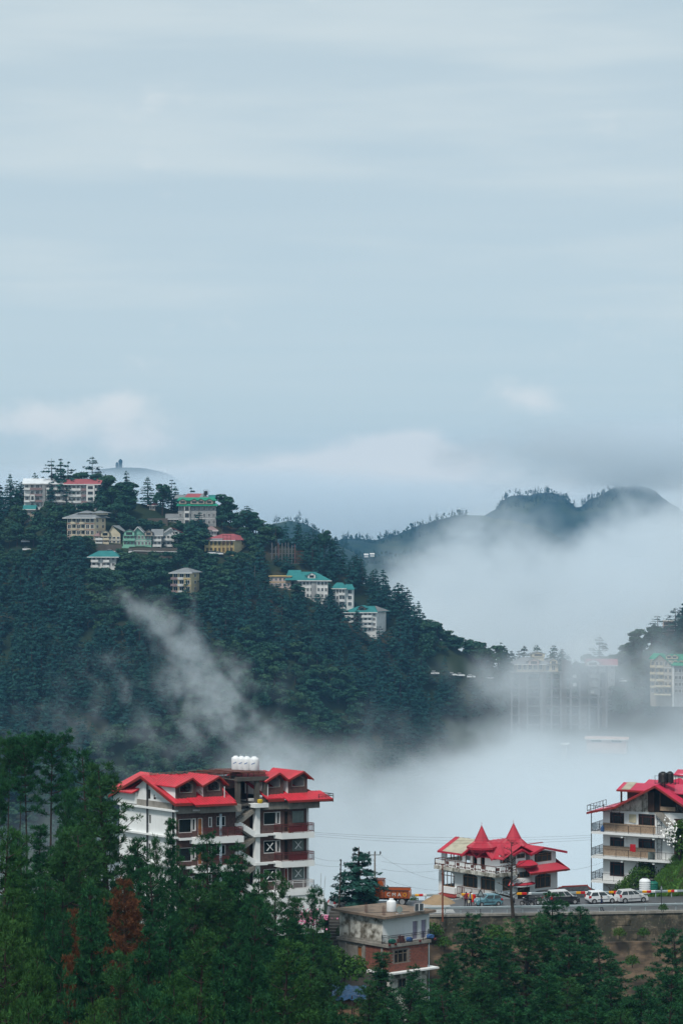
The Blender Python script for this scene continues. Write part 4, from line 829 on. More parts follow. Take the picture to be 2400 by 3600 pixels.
# ------------------------------------------------------------------ the white house with wrap-round balconies on the right
def balcony_house():
    fr = Fr(2118, 309, -53.0, -27, 63); O = fr.O
    B = thing('balcony_house', 'white four storey house with pink red roof and railed balconies at the right edge', 'house', O)
    f = fr.f; x = lambda px, y=0: f(px, 2950, y)[0]; z = lambda px, py, y=0: f(px, py, y)[1]
    xE = x(2440); dep = 8.5; zt = z(2118, 2838); zg = z(2300, 2765)
    fl = [z(2118, 2925 + 86.0 * k, -1.3) for k in range(3)]
    H = []
    for k in range(3):
        b = z(2140, 2906 + 86.5 * k)
        H += [(x(2142), x(2192), b, b + 1.86), (x(2242), x(2300), b, b + 1.9)]
    b = z(2150, 3165); H += [(x(2150), x(2185), b, b + 1.5)]
    m = MB(fr); holed(m, 0, xE, -3, zt, H, .15, lambda a, d, zz: (a, d, zz)); m.poly((0, 0, -3), (0, dep, -3), (0, dep, zt), (0, 0, zt)); m.poly((0, dep, -3), (xE, dep, -3), (xE, dep, zt), (0, dep, zt)); m.build('wall', 'white_plaster', B)
    MB(fr).box(.3, xE - .3, .4, dep - .3, -2.9, zt - .3).build('inner_wall', 'dark_interior', B)
    for k, h in enumerate(H): window(B, fr, *h, .12, 'dark_red_frame', 'teal_glass' if k > 1 else 'dark_glass', (.25, .75) if k < 6 else (.5,), (.8,), .10, bars=9 if k < 6 else 4)
    for k, zf in enumerate(fl):
        x0 = x(2076, -1.3); x1 = xE if k < 2 else x(2235, -1.3)
        MB(fr).box(x0, x1, -1.35, -.003, zf - .28, zf).box(x0, -.003, -.003, 3.2, zf - .28, zf).build('balcony_slab', 'white_plaster', B)
        for px in (2195, 2306): MB(fr).box(x(px) - .14, x(px) + .14, -1.2, -.01, zf - .62, zf - .284).build('bracket', 'white_plaster', B)
        railing(B, fr, [(x0 + .05, 3.1), (x0 + .05, -1.3), (x1 - .05, -1.3)], zf, 1.0, 'black_iron', .13, 1.7, .018)
        if k < 2: MB(fr).box(.003, x(2302), -.03, -.003, zf, zf + (1.25 if k else 1.05)).build('cladding', 'stone_cladding', B)
        xg = x(2308)
        if k < 2:
            m = MB(fr)
            for q in (0, .62): m.tube((xg + q, -.05, zf), (xg + q, -.05, zf + 2.55), .035, 4)
            for q in (0, 1.15, 1.9, 2.55): m.tube((xg, -.05, zf + q), (xg + .62, -.05, zf + q), .03, 4)
            for q in range(6): a = q / 6 * 6.28; m.tube((xg + .31 + .22 * math.cos(a), -.05, zf + 1.5 + .25 * math.sin(a)), (xg + .31 + .22 * math.cos(a + 1.05), -.05, zf + 1.5 + .25 * math.sin(a + 1.05)), .018, 3)
            for q in range(5): m.tube((xg + .1 + .1 * q, -.05, zf), (xg + .1 + .1 * q, -.05, zf + 1.15), .015, 3)
            m.build('iron_gate', 'black_iron', B)
            MB(fr).box(x(2368), x(2396), -.02, .02, zf + .02, zf + 2.1).build('door', 'brown_door' if k else 'brown_interior', B)
    # corner post of the balconies
    m = MB(fr).tube((x(2077, -1.3), -1.3, -3), (x(2077, -1.3), -1.3, z(2077, 2857, -1.3)), .06, 5); m.tube((x(2077, -1.3), 3.1, -3), (x(2077, -1.3), 3.1, zt), .05, 5); m.build('post', 'black_iron', B)
    # gable front: beige plaster, flat near-black panel painted as the attic's shade
    xa, za = f(2300, 2770, -.02); P_ = lambda px, py: (f(px, py, -.02)[0], -.02, f(px, py, -.02)[1])
    MB(fr).prism([P_(2150, 2850), P_(2278, 2855), P_(2278, 2781), P_(2218, 2812), P_(2150, 2838)], (0, .2, 0)).build('gable_wall', 'stained_plaster', B)
    MB(fr).prism([P_(2375, 2856), P_(2440, 2858), P_(2440, 2850), P_(2375, 2815)], (0, .2, 0)).build('gable_wall', 'stained_plaster', B)
    MB(fr).prism([P_(2278, 2855), P_(2440, 2860), P_(2440, 2856), P_(2375, 2815), P_(2300, 2769), P_(2278, 2781)], (0, .03, 0)).build('attic_shade_panel', 'dark_interior', B)
    MB(fr).box(x(2278), x(2300), -.25, -.03, z(2280, 2852), z(2290, 2785)).build('attic_wall', 'brown_interior', B)
    MB(fr).box(x(2322), x(2374), -.3, -.03, z(2340, 2850), z(2340, 2836)).build('attic_parapet', 'stone_cladding', B)
    MB(fr).box(x(2318), x(2322), -.2, -.05, z(2320, 2850), z(2320, 2785)).build('attic_post', 'brown_frame', B)
    MB(fr).prism([P_(2302, 2856), P_(2328, 2856), P_(2372, 2905), P_(2345, 2905)], (0, -.5, 0)).build('stair_soffit', 'grey_concrete', B)
    # roofs: low verandah sheet on the left, steep gable, and sheets behind
    ye = -1.7; Q = lambda px, py, y: (f(px, py, y)[0], y, f(px, py, y)[1])
    a, b, c = Q(2060, 2855, ye), Q(2160, 2835, ye), Q(2300, 2762, ye); d = Q(2420, 2845, ye)
    bk = lambda p, dy: (p[0], p[1] + dy, p[2])
    for p, q, n in ((a, b, 8), (b, c, 14), (c, d, 14)):
        MB(fr).sheet(*( (p, q, bk(q, 10), bk(p, 10))), .1, 0).build('roof', 'pink_red_roof', B); MB(fr).prism([p, q, (q[0], q[1], q[2] - .28), (p[0], p[1], p[2] - .28)], (0, -.05, 0)).build('fascia', 'red_fascia', B)
    m = MB(fr)
    for k in range(22): t = k / 22; p = tuple(c[i] + (d[i] - c[i]) * t for i in range(3)); 
    for k in range(24): yy = ye + .2 + k * .4; m.tube((c[0], yy, c[2] + .02), (d[0], yy, d[2] + .02), .04, 3); m.tube((b[0], yy, b[2] + .02), (c[0], yy, c[2] + .02), .04, 3)
    m.build('roof_rib', 'pink_red_roof', B)
    yb = 3.6; e0, e1 = Q(2165, 2776, yb), Q(2305, 2780, yb); r0, r1 = Q(2190, 2750, yb + 3), Q(2330, 2757, yb + 3)
    MB(fr).sheet(e0, e1, r1, r0, .1, 16).build('roof', 'pink_red_roof', B)
    t0, t1 = .12, .34; L = lambda p, q, t: tuple(p[i] + (q[i] - p[i]) * t for i in range(3)); up = lambda p: (p[0], p[1] - .03, p[2] + .075)
    MB(fr).sheet(up(L(e0, e1, t0)), up(L(e0, e1, t1)), up(L(r0, r1, t1)), up(L(r0, r1, t0)), .02, 4).build('skylight_sheet', 'beige_sheet', B)
    MB(fr).box(e0[0], e1[0], yb - .05, yb - .003, e0[2] - .22, e0[2]).build('fascia', 'red_fascia', B)
    y2 = yb + .6; zz0, zz1 = z(2200, 2826, y2), e0[2] - .05; h = [(x(2184, y2), x(2203, y2), z(2190, 2816, y2), z(2190, 2782, y2))]
    m = MB(fr); holed(m, x(2179, y2), e1[0], zz0, zz1, h, .2, lambda a_, d_, q: (a_, y2 + d_, q)); m.build('attic_wall', 'brown_interior', B)
    e0, e1, r0, r1 = Q(2262, 2756, 6.5), Q(2345, 2760, 6.5), Q(2278, 2740, 8.5), Q(2345, 2744, 8.5); MB(fr).sheet(e0, e1, r1, r0, .1, 10).build('roof', 'pink_red_roof', B)
    e0, e1, r0, r1 = Q(2346, 2788, .5), Q(2430, 2792, .5), Q(2336, 2758, 4), Q(2430, 2758, 4); MB(fr).sheet(e0, e1, r1, r0, .1, 14).build('roof', 'pink_red_roof', B)
    MB(fr).box(x(2356, .7), xE, .7, .8, z(2380, 2840, .7), z(2380, 2789, .7)).build('attic_wall', 'brown_interior', B)
    e0, e1, r0, r1 = Q(2366, 2722, 10), Q(2440, 2732, 10), Q(2380, 2705, 12), Q(2440, 2706, 12); MB(fr).sheet(e0, e1, r1, r0, .1, 10).build('roof', 'pink_red_roof', B)
    MB(fr).box(x(2362, 10.2), xE, 10.2, 10.4, z(2390, 2760, 10), z(2390, 2722, 10)).build('attic_wall', 'white_plaster', B)
    railing(B, fr, [(a[0] + .05, ye + 7), (a[0] + .05, ye + .1), (x(2176, ye), ye + .1)], a[2] + .12, .75, 'black_iron', 1.2, 1.2, .022, name='roof_railing')
    # things on and in front of it
    xs, zs = f(2335, 2768, .2)
    st = tag(MB(fr), None) if False else MB(fr)
    zk = z(2338, 2753, .2); xt0, xt1 = x(2306, .2), x(2378, .2)
    for xx, yy in ((xt0, -.4), (xt1, -.4), (xt0, .9), (xt1, .9)): st.tube((xx, yy, zk - .1), (xx, yy, zk + 1.0), .035, 4)
    for yy in (-.4, .9): st.tube((xt0, yy, zk), (xt1, yy, zk), .05, 4); st.tube((xt0, yy, zk + .95), (xt1, yy, zk + .95), .025, 4)
    for q in range(5): xx = xt0 + (xt1 - xt0) * (q + .5) / 5; st.tube((xx, -.4, zk), (xx, .9, zk), .04, 4)
    st.tube((xs, .2, zk), (xs, .2, zk - 1.2), .08, 5); st.tube((xt0 + .5, .2, zk), (xs, .2, zk - .8), .05, 4)
    tag(st.build('tank_stand', 'black_iron', None, O), 'black iron stand holding two black tanks above the pink roof', 'stand')
    tk = thing('water_tank', 'left and larger black ribbed water tank on the rooftop stand', 'water tank', O + Vector(fr(x(2329, .2), .2, zk + .055)), 0, 'black rooftop tanks')
    rib = [(.60, 0)] + [(.62 if k % 2 else .585, .08 + k * .075) for k in range(15)] + [(.5, 1.25), (.3, 1.3)]
    MB().lathe((0, 0, 0), rib, 20).build('body', 'black_plastic', tk); MB().lathe((0, 0, 1.302), [(.28, 0), (.28, .08), (.1, .1)], 14).build('lid', 'black_plastic', tk)
    t2 = copy_tree(tk); t2['label'] = 'right black water tank half behind the larger one'; t2.location = O + Vector(fr(x(2350, .2), .55, zk + .055)); t2.scale = (.78, .78, 1.03)
    for px, py, y, w, h_, m_, nm, lb, cat in ((2222, 2877, -.05, .95, 1.05, 'beige_cloth', 'hanging_towel', 'beige towel hanging on the white wall between the upper windows', 'towel'), (2223, 2981, -1.42, .75, .95, 'red_cloth', 'hanging_towel', 'red towel hanging over the middle balcony railing', 'towel')):
        xx, zz = f(px, py, y); o = MB(fr); n = 7
        for k in range(n):
            u0, u1 = -w / 2 + w * k / n, -w / 2 + w * (k + 1) / n; w0, w1 = .03 * math.sin(k * 1.9), .03 * math.sin((k + 1) * 1.9)
            o.prism([(xx + u0, y - .06 + w0, zz - h_ / 2 + .05 * math.sin(k)), (xx + u1, y - .06 + w1, zz - h_ / 2 + .05 * math.sin(k + 1)), (xx + u1, y - .05, zz + h_ / 2), (xx + u0, y - .05, zz + h_ / 2)], (0, .012, 0))
        tag(o.build(nm, m_, None, O), lb, cat)
    d_ = thing('satellite_dish', 'pale blue satellite dish on the end of the upper balcony', 'satellite dish', O + Vector(fr(x(2086, -1), -.9, fl[0])))
    MB().lathe((0, 0, 0), [(.02, 0), (.2, .03), (.34, .10), (.42, .17)], 16).build('dish', 'steel_blue', d_); dd = d_.children[0]; dd.rotation_euler = (R(75), 0, R(10)); dd.location = (0, 0, .62)
    MB().tube((0, .05, 0), (0, .08, .6), .03, 5).tube((-.25, .1, 0), (0, .08, .4), .02, 4).tube((.25, .1, 0), (0, .08, .4), .02, 4).build('mount', 'black_iron', d_)
    tag(MB().lathe((0, 0, 0), [(.2, 0), (.24, .1), (.24, .55), (.1, .68), (.1, .8)], 10).build('water_can', 'blue_print', None, O + Vector(fr(x(2115, -1), -.9, fl[0] + .005))), 'blue water can on the upper balcony beside the dish', 'water can')
    tag(MB().box(-.45, .45, -.1, .1, 0, .95).build('grey_blanket', 'curtained_glass', None, O + Vector(fr(x(2289, -1), -1.1, fl[1] + .003))), 'grey blanket draped inside the middle balcony railing', 'blanket')
balcony_house()

# ------------------------------------------------------------------ the brick and stained concrete house below the road
mat('roof_dirt', (.21, .155, .115), .95, .5, .9, 0, (.12, .095, .075))
def brick_house():
    fr = Fr(1366, 271.5, -57.6, 36, 136); O = fr.O
    B = thing('brick_house', 'weathered flat roofed house of stained white plaster above bare red brick', 'house', O)
    f, g = fr.f, fr.g; x = lambda px, y=0: f(px, 3300, y)[0]; y = lambda px, xx=0: g(px, 3300, xx)[0]
    zr = g(1366, 3222, 0)[1]; z1 = f(1366, 3322)[1]; z2 = f(1366, 3418)[1]
    xs = .0; ys = .95; xe = x(1508, ys); ye = g(1214, 3250, xs)[0] + .95
    # upper storey (set back behind the balcony)
    m = MB(fr); m.poly((xs, ys, z1), (xs, ye, z1), (xs, ye, zr - .3), (xs, ys, zr - .3)); m.poly((xs, ye, z1), (xe, ye, z1), (xe, ye, zr - .3), (xs, ye, zr - .3)); m.build('side_wall', 'stained_plaster', B)
    for yy in (ye - .25, ye - 1.5): MB(fr).box(xs - .06, xs - .003, yy - .16, yy + .16, z1 + .1, zr - .31).build('pillar', 'stained_plaster', B)
    MB(fr).box(xs - .02, xs + .3, ys - .02, ye, z1 + .003, z1 + .25).build('plinth', 'grey_concrete', B)
    fd = lambda px: f(px, 3270, ys)[0]
    D = [(fd(1450), fd(1468), z1 + .05, z1 + 2.12), (fd(1480), fd(1498), z1 + .05, z1 + 2.15)]
    m = MB(fr); holed(m, xs, xe, z1, zr - .3, D, .22, lambda a, d, z: (a, ys + d, z)); m.poly((xe, ys, z1), (xe, ye, z1), (xe, ye, zr - .3), (xe, ys, zr - .3)); m.build('front_wall', 'white_plaster', B)
    for k, h in enumerate(D): MB(fr).box(h[0] + .04, h[1] - .04, ys + .16, ys + .2, h[2], h[3] - .04).build('door', 'violet_door', B)
    MB(fr).box(xs + .3, xe - .2, ys + .5, ye - .3, z1, zr - .4).build('inner_wall', 'dark_interior', B)
    # roof slab with worn edge and reinforcing rods
    MB(fr).prism([(xs - .55, ys - 1.0, zr - .28), (xe + .5, ys - .55, zr - .28), (xe + .5, ye + .3, zr - .28), (xs - .55, ye + .8, zr - .28)], (0, 0, .28)).build('roof', 'roof_dirt', B)
    m = MB(fr)
    for px, py in ((1283, 3200), (1342, 3205), (1483, 3203), (1280, 3199), (1345, 3207)):
        for q in range(4): xx, yy = xs + .2 + (px > 1400) * 5 + .16 * (q % 2), g(px, 3200, xs)[0] + .16 * (q // 2); m.tube((xx, min(yy, ye) if px < 1400 else 1.6, zr), (xx, min(yy, ye) if px < 1400 else 1.6, zr + .75 + .12 * q), .018, 3)
    m.build('steel_rod', 'rust_steel', B)
    MB(fr).prism([(xs - .2, ys + 2.4, zr + .003), (xs + 4.2, ys + .3, zr + .003), (xs + 4.3, ys + .42, zr + .003), (xs - .1, ys + 2.55, zr + .003)], (0, 0, .04)).build('roof_crack_ridge', 'dark_concrete', B)
    # floor slab / balcony
    yl = g(1188, 3290, 0)[0]
    MB(fr).prism([(-.25, -.15, z1 - .32), (x(1504) + .3, -.15, z1 - .32), (x(1504) + .3, ye, z1 - .32), (-.25, yl, z1 - .32)], (0, 0, .318)).build('floor_slab', 'grey_concrete', B)
    xb = x(1527, -.1)
    railing(B, fr, [(-.1, 1.0), (-.1, -.08), (xb, -.08), (xb, .9)], z1, 1.02, 'black_iron', .13, 1.7, .02, rails=3)
    # brick storey: left face and front face, each course a real brick pattern where it can be told apart
    wl = [(g(1270, 3360, 0)[0], g(1256, 3360, 0)[0], z2 - .05, z2 + 2.35)]; wf = [(x(1386), x(1432), f(1408, 3385)[1], f(1408, 3339)[1])]
    m = MB(fr); holed(m, g(1284, 3350, 0)[0], yl, z2 - .5, z1 - .32, wl, .2, lambda a, d, z: (d, a, z)); m.build('side_wall', 'grey_concrete', B)
    MB(fr).box(.12, .16, wl[0][0], wl[0][1], wl[0][2], wl[0][3]).build('door', 'orange_door', B)
    m = MB(fr); yk = g(1284, 3350, 0)[0]; holed(m, 0, yk, z2 - .5, z1 - .32, [], .2, lambda a, d, z: (d, a, z)); holed(m, 0, x(1502), z2 - .02, z1 - .32, wf, .25, lambda a, d, z: (a, d, z)); m.poly((x(1502), 0, z2), (x(1502), 5, z2), (x(1502), 5, z1 - .32), (x(1502), 0, z1 - .32)); m.build('brick_wall', 'mortar', B)
    bm_ = MB(fr); rb = random.Random(5); hc = .168
    for row in range(int((z1 - .34 - z2) / hc)):
        zb = z2 + row * hc; off = .5 * (row % 2)
        for k in range(int(x(1502) / .42) + 1):
            a0 = max(.01, (k - off) * .42); a1 = min(x(1502) - .01, a0 + .39); 
            if a1 - a0 < .08 or (a1 > wf[0][0] - .06 and a0 < wf[0][1] + .06 and zb + hc > wf[0][2] and zb < wf[0][3]): continue
            d = .012 + rb.random() * .014; bm_.box(a0, a1, -d, .004, zb + .012, zb + hc - .012)
        for k in range(int(yk / .42) + 1):
            a0 = max(.01, (k - off) * .42); a1 = min(yk - .01, a0 + .39)
            if a1 - a0 > .08: d = .012 + rb.random() * .014; bm_.box(-d, .004, a0, a1, zb + .012, zb + hc - .012)
    tag(bm_.build('brick', 'red_brick', B), kind='stuff')
    for px in (1217, 1281, 1343): yy = g(px, 3360, 0)[0]; MB(fr).box(-.10, -.03, yy - .14, yy + .14, z2 - .5, z1 - .325).build('pillar', 'grey_concrete', B)
    window(B, fr, *wf[0], .12, 'wood_grey', 'dark_interior', (.3, .68), (.72,), .09)
    MB(fr).box(.3, x(1502) - .2, .4, yl - .3, z2 - .4, z1 - .4).build('inner_wall', 'dark_interior', B)
    MB(fr).tube((x(1503) + .12, -.05, -1), (x(1503) + .12, -.05, z1 - .4), .05, 5).build('drain_pipe', 'steel_blue', B)
    # lowest storey
    MB(fr).box(-.5, x(1527), -.7, 3, z2 - .22, z2 - .04).build('floor_slab', 'white_plaster', B)
    MB(fr).box(.0, x(1504), .02, 4, -6, z2 - .225).build('base_wall', 'stained_plaster', B); MB(fr).box(-.6, -.01, .3, yl, -6, z2 - .5).build('base_wall', 'dark_concrete', B)  # front base wall is white; its shade is put in as stained plaster
    window(B, fr, x(1398), x(1425), z2 - 1.9, z2 - .9, .0, 'wood_grey', 'dark_glass', (.5,))
    # loose things on roof and balcony
    t = thing('water_tank', 'single white water tank standing on the flat concrete roof', 'water tank', O + Vector(fr(*(lambda a: (a[0], 2.6, zr))(f(1375, 3196, 2.6)))))
    MB().lathe((0, 0, 0), [(.53, 0), (.55, .06), (.55, 1.12), (.5, 1.2), (.42, 1.24), (.25, 1.36), (.24, 1.42)], 20).build('body', 'white_plastic', t, smooth=True); MB().lathe((0, 0, 1.421), [(.26, 0), (.26, .06), (.1, .08)], 12).build('lid', 'white_plastic', t)
    d_ = thing('satellite_dish', 'grey satellite dish standing on the concrete roof beside the tank', 'satellite dish', O + Vector(fr(f(1404, 3210, .6)[0], .6, zr)))
    q = MB().lathe((0, 0, 0), [(.02, 0), (.18, .02), (.3, .07), (.37, .12)], 18).build('dish', 'curtained_glass', d_, (0, 0, .52)); q.rotation_euler = (R(78), 0, R(-8)); MB().tube((0, .1, 0), (0, .08, .5), .03, 5).tube((-.4, 0, .02), (.5, .1, .02), .05, 4).tube((0, .05, .4), (0, -.35, .45), .012, 3).build('mount', 'white_frame', d_)
    s_ = thing('solar_panel', 'tilted solar panel with two dark cells at the roof corner', 'solar panel', O + Vector(fr(f(1452, 3205, .8)[0], .8, zr + .0)), R(18))
    for k in range(2):
        p = MB().prism([(k * .56, -.45, .12), (k * .56 + .53, -.45, .12), (k * .56 + .53 + .3, .35, .82), (k * .56 + .3, .35, .82)], (0, 0, .03)).build('cell', 'dark_glass', s_)
        m = MB(); a = [(k * .56, -.45, .16), (k * .56 + .53, -.45, .16), (k * .56 + .83, .35, .86), (k * .56 + .3, .35, .86)]
        for i in range(4): m.tube(a[i], a[(i + 1) % 4], .018, 4)
        m.build('frame', 'white_frame', s_)
    MB().tube((.3, .3, 0), (.3, .35, .8), .02, 4).tube((1.2, .3, 0), (1.2, .35, .8), .02, 4).build('support', 'rust_steel', s_)
    for k, (px, w, h_, mt, nm, lb, cat) in enumerate(((1380, .5, .5, 'green_plastic', 'potted_plant', 'green plant in a tub behind the left end of the iron railing', 'plant'), (1411, .45, .75, 'rust_steel', 'stacked_crate', 'dark stack of crates in the middle of the railed balcony', 'crate'), (1440, .42, .48, 'blue_print', 'laundry_basin', 'bright blue basin on the balcony before the violet doors', 'basin'), (1514, .5, .5, 'blue_print', 'plastic_drum', 'blue plastic drum at the right end of the iron railed balcony', 'drum'))):
        xx = f(px, 3310, .3)[0]
        o = MB().lathe((0, 0, 0), [(w * .7, 0), (w, h_ * .35), (w * .9, h_ * .8), (w * .5, h_)], 9) if k != 1 else MB().box(-w, w, -.25, .25, 0, h_ * .5).box(-w * .7, w * .8, -.2, .22, h_ * .5, h_)
        tag(o.build(nm, mt, None, O + Vector(fr(xx, .4, z1 + .003))), lb, cat)
    for k, px in enumerate((1367, 1388, 1474, 1526)):
        xx = f(px, 3320, -.2)[0]; lb = ('red flower pot hung at the balcony corner', 'red flower pot second along the balcony edge', 'red flower pot below the violet doors', 'red flower pot at the far right balcony end')[k]
        tag(MB().lathe((0, 0, 0), [(.1, 0), (.16, .2), (.18, .22)], 8).build('flower_pot', 'red_door', None, O + Vector(fr(xx, -.3, z1 - .08))), lb, 'flower pot', 'red flower pots along the balcony')
    return fr
BH = brick_house()

# ------------------------------------------------------------------ slate-roofed house just below the road
def slate_house():
    B = thing('slate_roofed_house', 'low house whose grey slate tiled hip roof rises behind the black car', 'house', (0, 0, 0))
    D = 303.0; A, B_, C, Dd = P(1880, 3172, D - 1), P(2104, 3160, D + 1), P(2064, 3115, D + 4.2), P(1974, 3119, D + 3.2)
    E_ = P(2135, 3150, D + 8)
    MB().prism([tuple(A), tuple(B_), tuple(C), tuple(Dd)], (0, 0, -.1)).prism([tuple(B_), tuple(E_), tuple(C)], (0, 0, -.1)).build('roof', 'slate', B)
    Lf = A + (A - B_) * .02 + Vector((-1, 6, .2)); MB().prism([tuple(A), tuple(Dd), tuple(Lf)], (0, 0, -.1)).build('roof', 'slate', B)
    MB().box(A.x + .5, B_.x - .3, D, D + 8, -58, A.z - .15).build('wall', 'grey_concrete', B)
    rw = 9; sh = []; rr = random.Random(3)
    for v in range(3):
        m = MB(); m.box(-.21, .21, 0, .44, 0, .03 + v * .01); sh.append(m.mesh('slate', 'slate'))
    nrm = (B_ - A).cross(Dd - A).normalized(); ux = (B_ - A).normalized(); vy = nrm.cross(ux); n_up = (Dd - A).dot(vy)
    for r_ in range(rw):
        t0 = r_ / rw; l, q = A.lerp(Dd, t0), B_.lerp(C, t0); W_ = (q - l).length; c = max(1, int(W_ / .44))
        for k in range(c):
            o = bpy.data.objects.new('slate', sh[rr.randrange(3)]); COL.objects.link(o); adopt(o, B)
            mt = Matrix((ux, vy, nrm)).transposed().to_4x4(); o.matrix_world = Matrix.Translation(l + (q - l) * ((k + .5 + .25 * (r_ % 2)) / (c + .5)) + nrm * (.02 + .004 * rr.random())) @ mt @ Matrix.Rotation(rr.uniform(-.03, .03), 4, 'Z') @ Matrix.Rotation(-.06, 4, 'X')
    m = MB(); m.tube(tuple(Dd + Vector((0, 0, .06))), tuple(C + Vector((0, 0, .06))), .12, 6); m.tube(tuple(A + Vector((0, 0, .05))), tuple(Dd + Vector((0, 0, .05))), .08, 6); m.tube(tuple(B_), tuple(C), .08, 6); m.build('ridge_cap', 'red_fascia', B)
slate_house()
# ------------------------------------------------------------------ road, guard rails, retaining wall
mat('asphalt', (.085, .09, .095), .55, .3, .8, 0, (.06, .063, .068), spec=.4); mat('road_paint', (.55, .55, .53), .7, .35, 2, 0, (.25, .25, .25)); mat('galvanised', (.34, .40, .42), .45, .2, 1.5, 0, (.24, .29, .31), metal=.3)
mat('yellow_tape', (.75, .36, .01), .5, .1, 4); mat('red_tape', (.55, .012, .012), .5, .1, 4); mat('sand', (.30, .215, .13), .95, .35, 1.2, 0, (.22, .155, .095)); mat('rusty_iron', (.20, .06, .03), .8, .4, 3)
m, nt, b_ = newmat('wet_stone'); g_ = nt.nodes.new('ShaderNodeNewGeometry'); sp_ = nt.nodes.new('ShaderNodeSeparateXYZ'); nt.links.new(g_.outputs['Position'], sp_.inputs[0]); x_, y_, z_ = (E(sp_.outputs[i]) for i in range(3))
n1 = enoise(x_ * .55, y_ * .3, z_ * .45, 6, .62); n2 = enoise(x_ * 1.8, y_ * 1.8, z_ * .25, 5, .6); n3 = enoise(x_ * 3, y_ * 3, z_ * 3, 5, .6)
c_ = emix(sstep(n1, .44, .66), (.034, .033, .022), (.19, .148, .10)); c_ = emix(sstep(n2, .50, .66) * .85, c_, (.034, .030, .020)); c_ = emix(sstep(n3, .55, .75) * .5, c_, (.30, .25, .19)); c_ = emix(sstep(enoise(x_, y_, z_ * 1.4, 5, .6, .4), .58, .72) * .5, c_, (.03, .055, .018))
nt.links.new(c_, b_.inputs['Base Color']); b_.inputs['Roughness'].default_value = .8
m, nt, b_ = newmat('wet_earth'); g_ = nt.nodes.new('ShaderNodeNewGeometry'); sp_ = nt.nodes.new('ShaderNodeSeparateXYZ'); nt.links.new(g_.outputs['Position'], sp_.inputs[0]); x_, y_, z_ = (E(sp_.outputs[i]) for i in range(3))
n1 = enoise(x_ * .35, y_ * .3, z_ * 1.0, 6, .62); n2 = enoise(x_ * 1.5, y_, z_ * .3, 5, .6)
c_ = emix(sstep(n1, .40, .64), (.062, .046, .032), (.165, .112, .072)); c_ = emix(sstep(n2, .52, .68) * .7, c_, (.040, .038, .024)); nt.links.new(c_, b_.inputs['Base Color']); b_.inputs['Roughness'].default_value = .9
def strip(name, m, x0, x1, o0, o1, z, step=2.0, kind='structure', parent=None):
    xs_ = np.arange(x0, x1 + .01, min(step, x1 - x0)); mb = MB()
    for a, b in zip(xs_[:-1], xs_[1:]): mb.poly((a, road_near(a) + o0, z), (b, road_near(b) + o0, z), (b, road_near(b) + o1, z), (a, road_near(a) + o1, z))
    o = mb.build(name, m, parent); 
    if kind: tag(o, kind=kind)
    return o
rd = strip('road', 'asphalt', -24, 70, .05, 10.4, ROADZ)
strip('edge_line', 'road_paint', -6, 68, .75, .87, ROADZ + .004, kind=None, parent=rd)
mk = MB()
for k in range(12):
    x0 = 12 + k * 4.6; mk.poly((x0, road_near(x0) + 4.0, ROADZ + .004), (x0 + 2.0, road_near(x0 + 2) + 4.0, ROADZ + .004), (x0 + 2.0, road_near(x0 + 2) + 4.12, ROADZ + .004), (x0, road_near(x0) + 4.12, ROADZ + .004))
mk.build('centre_line', 'road_paint', rd)
for k in range(11):
    yy = 1.1 + .62 * k; m_ = MB(); xa, xb = 8.3 + .12 * k, 13.6 + .1 * k
    m_.poly((xa, road_near(xa) + yy, ROADZ + .004), (xb - .5 * k * .3, road_near(xb) + yy, ROADZ + .004), (xb - .5 * k * .3, road_near(xb) + yy + .36, ROADZ + .004), (xa, road_near(xa) + yy + .36, ROADZ + .004)); o = m_.build('crossing_stripe', 'road_paint', rd)
def guard_rail(name, x0, x1, off, label, step, h, patches, wob=0):
    o = thing(name, label, 'guard rail', (x0, road_near(x0) + off, ROADZ))
    L = lambda x, dy, z: (x - x0, road_near(x) - road_near(x0) + dy, z)
    m = MB(); xs_ = np.arange(x0, x1 + .01, 1.0); prof = [(-.02, h - .30), (-.09, h - .245), (-.09, h - .20), (-.03, h - .16), (-.09, h - .11), (-.09, h - .06), (-.02, h)]
    for a, b in zip(xs_[:-1], xs_[1:]):
        for (d0, z0), (d1, z1) in zip(prof[:-1], prof[1:]): m.poly(L(a, d0, z0), L(b, d0, z0), L(b, d1, z1), L(a, d1, z1))
        m.poly(L(a, .0, h - .3), L(b, .0, h - .3), L(b, .0, h), L(a, .0, h))
    m.build('beam', 'galvanised', o)
    pm = MB().box(-.055, .055, 0, .13, 0, h + .02).box(-.03, .03, -.02, .0, h - .32, h - .02).mesh('post', 'galvanised'); x = x0 + .3
    while x < x1: put('post', pm, o, L(x, .02, 0)); x += step
    for a, b, mm in patches:
        m = MB()
        for (d0, z0), (d1, z1) in zip(prof[:-1], prof[1:]): m.poly(L(a, d0 - .006, z0), L(b, d0 - .006, z0), L(b, d1 - .006, z1), L(a, d1 - .006, z1))
        m.build('reflective_band', mm, o)
    return o
guard_rail('guard_rail', 6.5, 66, .3, 'near grey guard rail along the top of the retaining wall', 1.86, .84, [])
xo = lambda px, D=297.0: (px - PX0) * D / F
tri = lambda px, D=297.0, w=18: [(xo(px, D), xo(px + w, D), 'yellow_tape'), (xo(px + w, D), xo(px + 2 * w, D), 'red_tape'), (xo(px + 2 * w, D), xo(px + 3 * w - 2, D), 'white_tape')]
guard_rail('guard_rail', xo(1428), xo(1560), 9.7, 'far guard rail behind the sand heap at the left', 2.0, .9, tri(1456, w=14))
guard_rail('guard_rail', xo(1618), 66, 9.8, 'far guard rail with yellow, red and white bands behind the parked cars', 2.0, .9, tri(1604 + 14, w=14) + tri(1812, w=18) + tri(2022, w=16) + tri(2138, w=17) + tri(2257, w=16) + tri(2348, w=12))
